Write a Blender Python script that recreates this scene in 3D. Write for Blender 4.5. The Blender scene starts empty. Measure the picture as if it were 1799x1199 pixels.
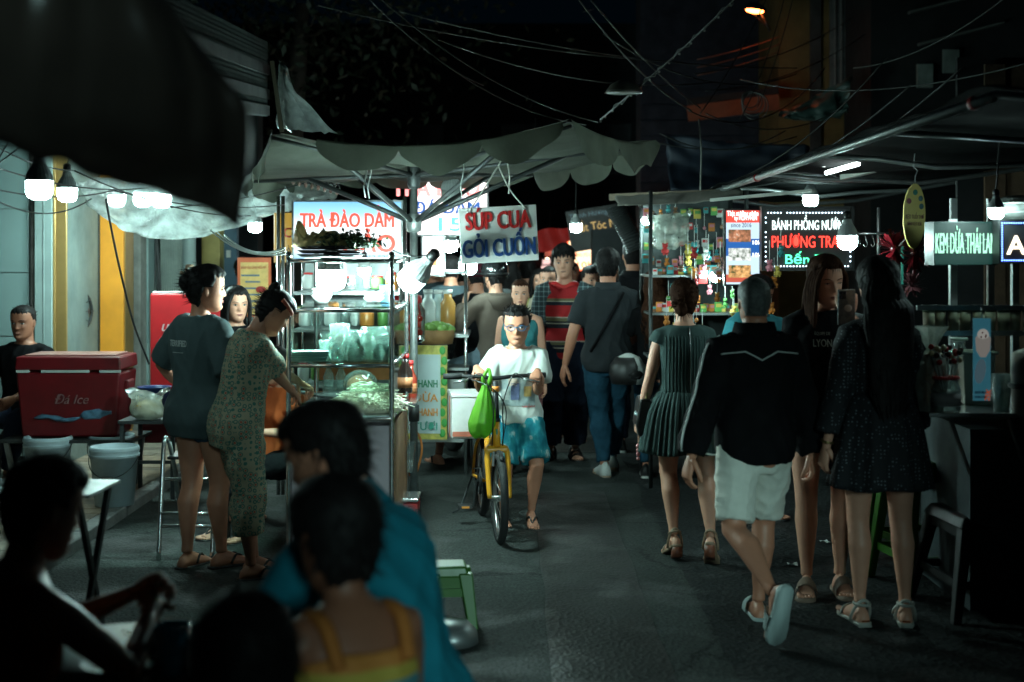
import bpy, bmesh, math, random
import numpy as np
from mathutils import Vector, Matrix, noise
from mathutils.bvhtree import BVHTree
random.seed(7); np.random.seed(7)
SC = bpy.context.scene
COL = SC.collection
PI = math.pi
V3 = Vector

# ------------------------------------------------------------------ camera, sky, exposure
F = 2499.0      # focal length in photograph pixels (50 mm on a 36 mm frame)
HZ = 445.0      # horizon row
CH = 1.62       # camera height
cam = bpy.data.cameras.new('camera'); cam_o = bpy.data.objects.new('camera', cam); COL.objects.link(cam_o)
cam_o.location = (0, 0, CH); cam_o.rotation_euler = (PI/2, 0, 0)
cam.lens = 50; cam.sensor_width = 36; cam.shift_y = -(599.5-HZ)/1799
cam.clip_start = 0.1; cam.clip_end = 500
cam.dof.use_dof = True; cam.dof.focus_distance = 8.2; cam.dof.aperture_fstop = 1.9
SC.camera = cam_o
world = bpy.data.worlds.new('World'); SC.world = world; world.use_nodes = True
wn = world.node_tree.nodes; wl = world.node_tree.links
sky = wn.new('ShaderNodeTexSky'); sky.sky_type = 'NISHITA'; sky.sun_disc = False
sky.sun_elevation = math.radians(-5); sky.sun_rotation = math.radians(200)
nt_ = wn.new('ShaderNodeMixRGB'); nt_.inputs[0].default_value = .97; nt_.inputs[2].default_value = (.006,.027,.05,1)     # night: almost all city-glow blue-black
wl.new(sky.outputs[0], nt_.inputs[1]); wl.new(nt_.outputs[0], wn['Background'].inputs[0]); wn['Background'].inputs[1].default_value = 0.02
sun = bpy.data.lights.new('sun', 'SUN'); sun.energy = .46; sun.angle = math.radians(9); sun.color = (.60,1,.97)   # low glow, cut to shape by the added unseen walls behind the camera
sun_o = bpy.data.objects.new('sun', sun); COL.objects.link(sun_o); sun_o.rotation_euler = V3((-.2,1,-.2)).to_track_quat('-Z', 'Y').to_euler()
SC.view_settings.view_transform = 'Standard'; SC.view_settings.look = 'None'
SC.view_settings.exposure = 1.3; SC.view_settings.gamma = 1.0
SC.render.engine = 'CYCLES'
SC.cycles.use_denoising = True
SC.cycles.max_bounces = 6; SC.cycles.transparent_max_bounces = 16
SC.cycles.diffuse_bounces = 3; SC.cycles.glossy_bounces = 3; SC.cycles.transmission_bounces = 4
SC.cycles.sample_clamp_indirect = 4.0
SC.cycles.caustics_reflective = False; SC.cycles.caustics_refractive = False

def P(u, v, Y):
    return V3(((u-899.5)/F*Y, Y, CH+(HZ-v)/F*Y))
def GX(u, Y): return (u-899.5)/F*Y
def GZ(v, Y): return CH+(HZ-v)/F*Y

# ------------------------------------------------------------------ materials
MATS = {}
def M(name, col=(.5,.5,.5), rough=.6, metal=0.0, var=.15, vs=6, bump=.0, bs=80, em=None, ems=0, spec=.5, coat=0, trl=0, alpha=1.0):
    if name in MATS: return MATS[name]
    m = bpy.data.materials.new(name); m.use_nodes = True; MATS[name] = m
    nt = m.node_tree; n = nt.nodes; l = nt.links
    b = n['Principled BSDF']
    b.inputs['Base Color'].default_value = (*col, 1)
    b.inputs['Roughness'].default_value = rough; b.inputs['Metallic'].default_value = metal
    b.inputs['Specular IOR Level'].default_value = spec
    if coat: b.inputs['Coat Weight'].default_value = coat; b.inputs['Coat Roughness'].default_value = .12
    if alpha < 1: b.inputs['Alpha'].default_value = alpha
    tc = None
    if var > 0 or bump > 0:
        tc = n.new('ShaderNodeTexCoord')
    if var > 0:
        t = n.new('ShaderNodeTexNoise'); t.inputs['Scale'].default_value = vs; t.inputs['Detail'].default_value = 6
        t.inputs['Roughness'].default_value = .62
        l.new(tc.outputs['Object'], t.inputs['Vector'])
        r = n.new('ShaderNodeMapRange'); r.inputs['From Min'].default_value = .28; r.inputs['From Max'].default_value = .72
        r.inputs['To Min'].default_value = 1-var; r.inputs['To Max'].default_value = 1+var*.6
        l.new(t.outputs[0], r.inputs[0])
        mx = n.new('ShaderNodeVectorMath'); mx.operation = 'SCALE'; mx.inputs[0].default_value = col
        l.new(r.outputs[0], mx.inputs['Scale']); l.new(mx.outputs[0], b.inputs['Base Color'])
        r2 = n.new('ShaderNodeMapRange'); r2.inputs['From Min'].default_value = .25; r2.inputs['From Max'].default_value = .75
        r2.inputs['To Min'].default_value = min(1, rough*1.15+.02); r2.inputs['To Max'].default_value = rough*.85
        l.new(t.outputs[0], r2.inputs[0]); l.new(r2.outputs[0], b.inputs['Roughness'])
    if bump > 0:
        t = n.new('ShaderNodeTexNoise'); t.inputs['Scale'].default_value = bs; t.inputs['Detail'].default_value = 5
        l.new(tc.outputs['Object'], t.inputs['Vector'])
        bp = n.new('ShaderNodeBump'); bp.inputs['Strength'].default_value = bump; bp.inputs['Distance'].default_value = .01
        l.new(t.outputs[0], bp.inputs['Height']); l.new(bp.outputs[0], b.inputs['Normal'])
    if em is not None:
        b.inputs['Emission Color'].default_value = (*em, 1); b.inputs['Emission Strength'].default_value = ems
    if trl > 0:
        out = n['Material Output']; tr = n.new('ShaderNodeBsdfTranslucent'); tr.inputs[0].default_value = (*col, 1)
        ms = n.new('ShaderNodeMixShader'); ms.inputs[0].default_value = trl
        l.new(b.outputs[0], ms.inputs[1]); l.new(tr.outputs[0], ms.inputs[2]); l.new(ms.outputs[0], out.inputs[0])
    return m
def nodes(m): return m.node_tree.nodes, m.node_tree.links, m.node_tree.nodes['Principled BSDF']
def ramp(n, stops, interp='CONSTANT'):
    r = n.new('ShaderNodeValToRGB'); e = r.color_ramp; e.interpolation = interp
    while len(e.elements) < len(stops): e.elements.new(.5)
    for el, (p, c) in zip(e.elements, stops): el.position = p; el.color = (*c, 1)
    return r
def EM(name, col=(1,1,1), s=1):
    if name in MATS: return MATS[name]
    m = bpy.data.materials.new(name); m.use_nodes = True; MATS[name] = m
    b = m.node_tree.nodes['Principled BSDF']
    b.inputs['Base Color'].default_value = (.02,.02,.02,1); b.inputs['Roughness'].default_value = .5
    b.inputs['Emission Color'].default_value = (*col, 1); b.inputs['Emission Strength'].default_value = s
    return m
def film(name, tint=(.9,1,.97), gl=.09, rough=.08, diff=0.0, dcol=(.7,.8,.78), bump=0):
    """thin clear sheet: mostly see-through, some gloss, some milky scatter"""
    if name in MATS: return MATS[name]
    m = bpy.data.materials.new(name); m.use_nodes = True; MATS[name] = m
    nt = m.node_tree; n = nt.nodes; l = nt.links; n.remove(n['Principled BSDF'])
    t = n.new('ShaderNodeBsdfTransparent'); t.inputs[0].default_value = (*tint, 1)
    g = n.new('ShaderNodeBsdfGlossy'); g.inputs['Roughness'].default_value = rough
    fr = n.new('ShaderNodeFresnel'); fr.inputs[0].default_value = 1.45
    ad = n.new('ShaderNodeMath'); ad.operation = 'MULTIPLY_ADD'; ad.inputs[1].default_value = .8; ad.inputs[2].default_value = gl*.4
    l.new(fr.outputs[0], ad.inputs[0])
    a = n.new('ShaderNodeMixShader'); l.new(ad.outputs[0], a.inputs[0]); l.new(t.outputs[0], a.inputs[1]); l.new(g.outputs[0], a.inputs[2])
    last = a
    if diff > 0:
        d = n.new('ShaderNodeBsdfDiffuse'); d.inputs[0].default_value = (*dcol, 1)
        tr = n.new('ShaderNodeBsdfTranslucent'); tr.inputs[0].default_value = (*dcol, 1)
        dm = n.new('ShaderNodeMixShader'); dm.inputs[0].default_value = .5; l.new(d.outputs[0], dm.inputs[1]); l.new(tr.outputs[0], dm.inputs[2])
        tc = n.new('ShaderNodeTexCoord'); ns = n.new('ShaderNodeTexNoise'); ns.inputs['Scale'].default_value = 9; ns.inputs['Detail'].default_value = 8
        l.new(tc.outputs['Object'], ns.inputs[0])
        mr = n.new('ShaderNodeMapRange'); mr.inputs['From Min'].default_value = .3; mr.inputs['From Max'].default_value = .7
        mr.inputs['To Min'].default_value = diff*.5; mr.inputs['To Max'].default_value = min(1, diff*1.5); l.new(ns.outputs[0], mr.inputs[0])
        x = n.new('ShaderNodeMixShader'); l.new(mr.outputs[0], x.inputs[0]); l.new(last.outputs[0], x.inputs[1]); l.new(dm.outputs[0], x.inputs[2]); last = x
        if bump:
            bp = n.new('ShaderNodeBump'); bp.inputs['Strength'].default_value = bump; bp.inputs['Distance'].default_value = .02
            n2 = n.new('ShaderNodeTexNoise'); n2.inputs['Scale'].default_value = 14; n2.inputs['Detail'].default_value = 4; n2.inputs['Distortion'].default_value = 1.5
            l.new(tc.outputs['Object'], n2.inputs[0]); l.new(n2.outputs[0], bp.inputs['Height'])
            for q in (g, d, tr): l.new(bp.outputs[0], q.inputs['Normal'])
    l.new(last.outputs[0], n['Material Output'].inputs[0])
    return m

# ------------------------------------------------------------------ mesh helpers
def orth(f, up=V3((0,0,1))):
    f = V3(f).normalized(); s = f.cross(up)
    if s.length < 1e-4: s = f.cross(V3((0,1,0)))
    s.normalize(); return s, f, s.cross(f).normalized()
class MB:
    def __init__(s): s.V = []; s.Fc = []; s.mi = []
    def add(s, vs, fs, mi=0):
        o = len(s.V); s.V += [tuple(v) for v in vs]; s.Fc += [tuple(i+o for i in f) for f in fs]; s.mi += [mi]*len(fs); return s
    def box(s, c, d, rz=0, R=None, mi=0):
        R = R or Matrix.Rotation(rz, 3, 'Z'); c = V3(c)
        vs = [c+R@V3((x*d[0]/2, y*d[1]/2, z*d[2]/2)) for z in (-1,1) for x, y in ((-1,-1),(1,-1),(1,1),(-1,1))]
        return s.add(vs, [(3,2,1,0),(4,5,6,7),(0,1,5,4),(1,2,6,5),(2,3,7,6),(3,0,4,7)], mi)
    def bar(s, a, b, w, h, mi=0):
        a, b = V3(a), V3(b); x, f, u = orth(b-a); vs = []
        for p in (a, b):
            for i, j in ((-1,-1),(1,-1),(1,1),(-1,1)): vs.append(p+x*i*w/2+u*j*h/2)
        return s.add(vs, [(0,1,2,3),(7,6,5,4),(0,4,5,1),(1,5,6,2),(2,6,7,3),(3,7,4,0)], mi)
    def loft(s, rings, cap=True, mi=0, closed=True):
        n = len(rings[0]); vs = [p for r in rings for p in r]; fs = []
        m = n if closed else n-1
        for i in range(len(rings)-1):
            for j in range(m):
                k = (j+1) % n; fs.append((i*n+j, i*n+k, (i+1)*n+k, (i+1)*n+j))
        if cap and closed: fs.append(tuple(range(n-1, -1, -1))); b = (len(rings)-1)*n; fs.append(tuple(b+j for j in range(n)))
        return s.add(vs, fs, mi)
    def tube(s, pts, r, n=8, mi=0, cap=True):
        pts = [V3(p) for p in pts]; L = len(pts)
        if not hasattr(r, '__len__'): r = [r]*L
        rings = []; px = None
        for i, p in enumerate(pts):
            t = (pts[min(i+1, L-1)]-pts[max(i-1, 0)])
            if t.length < 1e-7: t = V3((0,0,1))
            t.normalize()
            if px is None: x = orth(t)[0]
            else:
                x = px-t*px.dot(t)
                if x.length < 1e-5: x = orth(t)[0]
                x.normalize()
            y = t.cross(x); px = x
            rings.append([p+(x*math.cos(a)+y*math.sin(a))*r[i] for a in [2*PI*k/n for k in range(n)]])
        return s.loft(rings, cap, mi)
    def cyl(s, a, b, r0, r1=None, n=14, mi=0, cap=True): return s.tube([a, b], [r0, r0 if r1 is None else r1], n, mi, cap)
    def lathe(s, prof, c=(0,0,0), n=16, R=None, mi=0, sx=1, sy=1):
        c = V3(c); rings = []
        for r, z in prof:
            ring = [V3((math.cos(2*PI*k/n)*max(r, 1e-4)*sx, math.sin(2*PI*k/n)*max(r, 1e-4)*sy, z)) for k in range(n)]
            rings.append([c+((R@p) if R else p) for p in ring])
        return s.loft(rings, True, mi)
    def ball(s, c, r, n=12, m=8, R=None, mi=0):
        if not hasattr(r, '__len__'): r = (r, r, r)
        c = V3(c); rings = []
        for i in range(m+1):
            a = -PI/2+PI*i/m; a = max(-PI/2+.02, min(PI/2-.02, a))
            ring = [V3((math.cos(2*PI*k/n)*math.cos(a)*r[0], math.sin(2*PI*k/n)*math.cos(a)*r[1], math.sin(a)*r[2])) for k in range(n)]
            rings.append([c+((R@p) if R else p) for p in ring])
        return s.loft(rings, True, mi)
    def torus(s, c, R_, r, axis=(1,0,0), n=32, m=8, mi=0):
        c = V3(c); a, f, u = orth(V3(axis)); rings = []
        for i in range(n):
            t = 2*PI*i/n; d = a*math.cos(t)+u*math.sin(t)
            rings.append([c+d*(R_+r*math.cos(2*PI*k/m))+f*r*math.sin(2*PI*k/m) for k in range(m)])
        rings.append(rings[0]); return s.loft(rings, False, mi)
    def grid(s, fn, nu, nv, mi=0):
        vs = [fn(i/nu, j/nv) for j in range(nv+1) for i in range(nu+1)]; w = nu+1
        return s.add(vs, [(j*w+i, j*w+i+1, (j+1)*w+i+1, (j+1)*w+i) for j in range(nv) for i in range(nu)], mi)
    def mesh(s, name, mats, smooth=False):
        me = bpy.data.meshes.new(name); me.from_pydata([tuple(v) for v in s.V], [], s.Fc)
        for m in (mats if isinstance(mats, (list, tuple)) else [mats]): me.materials.append(m)
        if any(s.mi): me.polygons.foreach_set('material_index', s.mi)
        if smooth: me.polygons.foreach_set('use_smooth', [True]*len(me.polygons))
        me.update(); return me
    def build(s, name, mat, parent=None, smooth=False, bevel=0, solid=0, loc=None, auto=True):
        me = s.mesh(name, mat, smooth); o = bpy.data.objects.new(name, me); COL.objects.link(o)
        if parent: o.parent = parent
        if loc is not None: o.location = loc
        if solid: md = o.modifiers.new('solid', 'SOLIDIFY'); md.thickness = solid; md.offset = 0
        if bevel:
            md = o.modifiers.new('bevel', 'BEVEL'); md.width = bevel; md.segments = 2; md.limit_method = 'ANGLE'; md.angle_limit = .6
            me.polygons.foreach_set('use_smooth', [True]*len(me.polygons))
            md.harden_normals = True
        return o
def tag(o, label=None, cat=None, group=None, kind=None):
    if label: o['label'] = label
    if cat: o['category'] = cat
    if group: o['group'] = group
    if kind: o['kind'] = kind
    return o
def thing(name, label, cat, loc=(0,0,0), rz=0, group=None):
    o = bpy.data.objects.new(name, None); COL.objects.link(o); o.location = loc; o.rotation_euler = (0, 0, rz)
    o.empty_display_size = .1
    return tag(o, label, cat, group)
def copy_tree(o, parent=None):
    c = o.copy(); COL.objects.link(c)
    if parent: c.parent = parent
    for ch in list(o.children): copy_tree(ch, c)
    return c
def text(parent, s, loc, size, mat, xs=1.0, bold=0.0, ex=.0015, name='lettering', align='CENTER', rot=None, shear=0, width=None, arr=False):
    """flat lettering standing in the XZ plane, reading from -Y"""
    cu = bpy.data.curves.new('t', 'FONT'); cu.body = s; cu.size = size; cu.align_x = align; cu.align_y = 'CENTER'
    cu.extrude = ex; cu.shear = shear; cu.resolution_u = 3
    o = bpy.data.objects.new('t', cu); COL.objects.link(o)
    dg = bpy.context.evaluated_depsgraph_get(); me = bpy.data.meshes.new_from_object(o.evaluated_get(dg))
    bpy.data.objects.remove(o); bpy.data.curves.remove(cu)
    nv = len(me.vertices); a = np.empty(nv*3, 'f'); me.vertices.foreach_get('co', a); a = a.reshape(-1, 3)
    if nv and width: xs = width/max(1e-5, (a[:,0].max()-a[:,0].min()))
    b = np.stack([a[:,0]*xs, -a[:,2], a[:,1]], 1)
    if bold > 0 and nv:        # heavier strokes: shifted copies, each a hair further forward
        fs = [tuple(p_.vertices) for p_ in me.polygons]; VV = []; FF = []
        for q, (dx, dz) in enumerate(((0,0), (-bold,0), (bold,0), (0,-bold*.7), (0,bold*.7), (-bold*.7,bold*.5), (bold*.7,-bold*.5), (bold*.7,bold*.5), (-bold*.7,-bold*.5))):
            VV.append(b+np.array([dx, -.00025*q, dz])); FF += [tuple(i+q*nv for i in f) for f in fs]
        bpy.data.meshes.remove(me); me = bpy.data.meshes.new(name); b = np.concatenate(VV); me.from_pydata(b.tolist(), [], FF)
    me.vertices.foreach_set('co', b.ravel().astype('f')); me.name = name; me.materials.clear(); me.materials.append(mat); me.update()
    if arr: return me
    t = bpy.data.objects.new(name, me); COL.objects.link(t); t.location = loc
    if rot: t.rotation_euler = rot
    if parent: t.parent = parent
    return t
def catmull(pts, k=8):
    pts = [V3(p) for p in pts]; q = [pts[0]]+pts+[pts[-1]]; out = []
    for i in range(1, len(q)-2):
        a, b, c, d = q[i-1:i+3]
        for j in range(k):
            t = j/k; out.append(.5*((2*b)+(c-a)*t+(2*a-5*b+4*c-d)*t*t+(3*b-a-3*c+d)*t**3))
    out.append(pts[-1]); return out
def sag(a, b, s, n=14):
    a, b = V3(a), V3(b); return [a.lerp(b, i/n)-V3((0,0,s*4*(i/n)*(1-i/n))) for i in range(n+1)]
# ------------------------------------------------------------------ people
def wave(Vx, ks, seed, smooth=True):
    """sum of warped sines over points, vectorised"""
    r = np.random.RandomState(seed); out = np.zeros(len(Vx))
    for k, a in ks:
        for _ in range(3):
            d = r.normal(size=3); d /= np.linalg.norm(d); w = r.normal(size=3); w /= np.linalg.norm(w)
            q = np.sin(Vx@d*k+r.rand()*6+1.3*np.sin(Vx@w*k*.6+r.rand()*6))
            out += a*(q if smooth else 2*(1-np.abs(q))**1.6-.6)/3
    return out
def remesh(mb, vox, smooth=4, sf=.5):
    me = mb.mesh('tmp', []); o = bpy.data.objects.new('tmp', me); COL.objects.link(o)
    r = o.modifiers.new('r', 'REMESH'); r.mode = 'VOXEL'; r.voxel_size = vox
    if smooth: s = o.modifiers.new('s', 'SMOOTH'); s.factor = sf; s.iterations = smooth
    dg = bpy.context.evaluated_depsgraph_get(); e = bpy.data.meshes.new_from_object(o.evaluated_get(dg))
    n = len(e.vertices); a = np.empty(n*3, 'f'); e.vertices.foreach_get('co', a)
    nn = np.empty(n*3, 'f'); e.vertex_normals.foreach_get('vector', nn)
    f = [tuple(p.vertices) for p in e.polygons]
    bpy.data.objects.remove(o); bpy.data.meshes.remove(me); bpy.data.meshes.remove(e)
    return a.reshape(-1, 3).astype('d'), nn.reshape(-1, 3).astype('d'), f
def ell(c, s, f, a, b, n=24, b2=None, p=2.2):
    out = []
    for k in range(n):
        t = 2*PI*k/n; cs, sn = math.cos(t), math.sin(t)
        x = math.copysign(abs(cs)**(2/p), cs); y = math.copysign(abs(sn)**(2/p), sn)
        out.append(c+s*a*x+f*(b if y > 0 or b2 is None else b2)*y)
    return out
def ik(a, t, l1, l2, pole):
    a, t = V3(a), V3(t); d = t-a; L = d.length
    if L > (l1+l2)*.998: d = d*((l1+l2)*.998/L); t = a+d; L = d.length
    n = d.normalized(); x = (l1*l1-l2*l2+L*L)/(2*L); h = math.sqrt(max(0, l1*l1-x*x))
    p = V3(pole); p = p-n*p.dot(n); p.normalize()
    return a+n*x+p*h, t
SKIN = {}
def skin(k):
    c = {'tan': (.52,.22,.135), 'light': (.70,.345,.235), 'pale': (.74,.44,.34), 'dark': (.30,.12,.07)}[k]
    m = M('skin_'+k, c, .48, var=.12, vs=9, bump=.12, bs=160); b = m.node_tree.nodes['Principled BSDF']
    return m
HAIR_BLACK = M('hair_black', (.013,.011,.011), 0.6, var=.5, vs=40, spec=.16)
HAIR_BROWN = M('hair_brown', (.045,.017,.009), .75, var=.5, vs=40, spec=.08)
HAIR_GREY = M('hair_grey', (.10,.105,.10), .6, var=.6, vs=60)
EYEW = M('eye_white', (.5,.48,.46), .3, var=0); EYEI = M('eye_iris', (.012,.008,.006), .15, var=0)
LIP = M('lips', (.42,.13,.11), .4, var=.1); LIPD = M('lips_dull', (.34,.14,.10), .5, var=.1)

HZT = [-.06, 0, .06, .15, .25, .35, .45, .55, .65, .75, .85, .93, .98, 1.0]
HWT = [.13, .175, .225, .265, .292, .308, .322, .333, .338, .332, .295, .215, .12, .012]
HFT = [.30, .385, .40, .39, .388, .392, .40, .41, .415, .405, .365, .275, .155, .015]
HBT = [.10, .14, .20, .27, .33, .375, .41, .435, .445, .435, .39, .30, .17, .015]
def head_pts(off=None, na=56, nz=44, feat=True, fem=False):
    """grid (nz+1, na, 3) of the head surface in head-height units, chin at z=0, facing +Y"""
    z = np.concatenate([np.linspace(-.06, .62, int(nz*.68)), np.linspace(.64, 1.0, nz+1-int(nz*.68))])
    w = np.interp(z, HZT, HWT); fr = np.interp(z, HZT, HFT); bk = np.interp(z, HZT, HBT)
    t = np.linspace(0, 1, na, endpoint=False); ang = PI/2+2*PI*t-.28*np.sin(2*PI*t)*2     # denser round the face
    Z, A = np.meshgrid(z, ang, indexing='ij'); c, s = np.cos(A), np.sin(A)
    p = 2.25; x = np.sign(c)*np.abs(c)**(2/p); y = np.sign(s)*np.abs(s)**(2/p)
    X = x*w[:,None]; Y = np.where(y > 0, y*fr[:,None], y*bk[:,None])
    if feat:
        f = np.clip(s, 0, 1)**.5
        g = lambda cx, cz, sx, sz: np.exp(-((np.abs(X)-cx)/sx)**2-((Z-cz)/sz)**2)*f
        nose = np.exp(-(X/(.038+.035*np.clip((.52-Z)/.2, 0, 1)))**2)*np.interp(Z, [.26, .30, .335, .38, .5, .56], [0, .035, .10, .085, .025, 0])*f
        D = nose-.035*g(.145,.49,.085,.05)+.016*g(.14,.575,.10,.03)+.018*g(0,.205,.09,.045)-.012*g(0,.135,.08,.02)+.028*g(0,.06,.07,.05)+.02*g(.19,.37,.08,.07)-.012*g(.1,.30,.05,.06)
        if fem: D -= .006*g(0,.06,.07,.05)
        Y = Y+D
    G = np.stack([X, Y, Z], -1)
    if off is not None:
        cen = np.array([0, 0, .55]); d = G-cen; L = np.linalg.norm(d, axis=-1, keepdims=True)
        G = G+d/L*off(G, A)[..., None]
    return G, A
def add_head(mb, T, fem=False, eyes='open', smile=False, lipmi=4):
    sc = T.to_3x3().col[0].length; sl = lambda L: [x*sc for x in L]
    G, A = head_pts(fem=fem); nz, na, _ = G.shape
    mb.loft([[T@V3(p) for p in r] for r in G], True, 0)
    for sx in (-1, 1):       # ears
        R = Matrix.Rotation(sx*.35, 3, 'Z')
        mb.ball(T@V3((sx*.335, -.03, .44)), (.0,.0,.0), 4, 3) if False else None
        rings = []
        for i in range(7):
            a = -PI/2+PI*i/6; zz = math.sin(a)*.115; wr = max(.01, math.cos(a))
            rings.append([T@V3((sx*(.315+.028*math.cos(b)*wr+.03*wr*max(0, -math.sin(b))), -.045+.062*math.sin(b)*wr-.02*zz/.1*.4, .44+zz)) for b in [2*PI*k/10 for k in range(10)]])
        mb.loft(rings, True, 0)
    h = .0255 if eyes == 'open' else .012
    for sx in (-1, 1):
        e = V3((sx*.145, .352, .487))
        Rz = Matrix.Rotation(-sx*.22, 3, 'Z')
        rings = []
        mb.ball((0,0,0), 0.0001, 3, 2, mi=1)
        def tr(v): return T@(e+Rz@V3(v))
        for mi, (a, b, c, oy) in ((1, (.062, .03, h, 0)), (2, (.034, .036, min(h*1.02, .028), .0015))):
            rg = []
            for i in range(7):
                t = -PI/2+PI*i/6; t = max(-1.5, min(1.5, t))
                rg.append([tr((math.cos(q)*math.cos(t)*a, math.sin(q)*math.cos(t)*b+oy, math.sin(t)*c)) for q in [2*PI*k/10 for k in range(10)]])
            mb.loft(rg, True, mi)
        mb.tube([tr((-.066, .014, .0+.1*h)), tr((-.03, .031, h*1.0)), tr((.015, .033, h*1.12)), tr((.067, .012, .3*h))], sl([.003, .0065, .0065, .003]), 5, 2)
        mb.tube([T@V3((sx*x, y, z)) for x, y, z in ((.055,.425,.562), (.12,.418,.585), (.18,.385,.59), (.235,.325,.57))], sl([.006, .012, .011, .004]), 6, 3)
    c = .012 if smile else -.004
    y0 = .425
    up = [(-.095, y0-.035, .20+c), (-.05, y0-.008, .214), (0, y0+.004, .213), (.05, y0-.008, .214), (.095, y0-.035, .20+c)]
    lo = [(-.09, y0-.037, .198+c), (-.05, y0-.01, .184), (0, y0-.002, .179), (.05, y0-.01, .184), (.09, y0-.037, .198+c)]
    mb.tube([T@V3(p) for p in up], sl([.004, .012, .014, .012, .004]), 6, 4); mb.tube([T@V3(p) for p in lo], sl([.004, .014, .018, .014, .004]), 6, 4)
    mb.tube([T@V3((sx*.088, y0-.022+.012*(1-abs(sx)), .198+c*abs(sx))) for sx in (-1, -.5, 0, .5, 1)], .0035*sc, 5, 2)

def strands(mb, G, A, T, n, ln, rs, flow, sel, wd=.02, fl_up=False):
    nz, na, _ = G.shape; c = 0; tries = 0
    while c < n and tries < n*30:
        tries += 1; i = rs.randint(3, nz-1); j = rs.randint(0, na); p = G[i, j]
        if not sel(p, A[i, j]): continue
        c += 1; nrm = p-np.array([0, 0, .55]); nrm /= np.linalg.norm(nrm)
        f = np.array(flow(p, A[i, j]))+rs.normal(size=3)*.25; f /= np.linalg.norm(f)
        L = ln*(.6+.8*rs.rand()); sd = np.cross(f, nrm); sd /= max(1e-5, np.linalg.norm(sd)); q = p.copy(); a = []; b = []
        for k in range(4):
            ww = wd*(1-k/3.15)*.5; a.append(T@V3(q+sd*ww)); b.append(T@V3(q-sd*ww)); q = q+f*L/3+nrm*((.03 if fl_up else .014) if k == 0 else -.012)
        mb.add(a+b, [(k, k+1, 5+k, 4+k) for k in range(3)])
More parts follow.
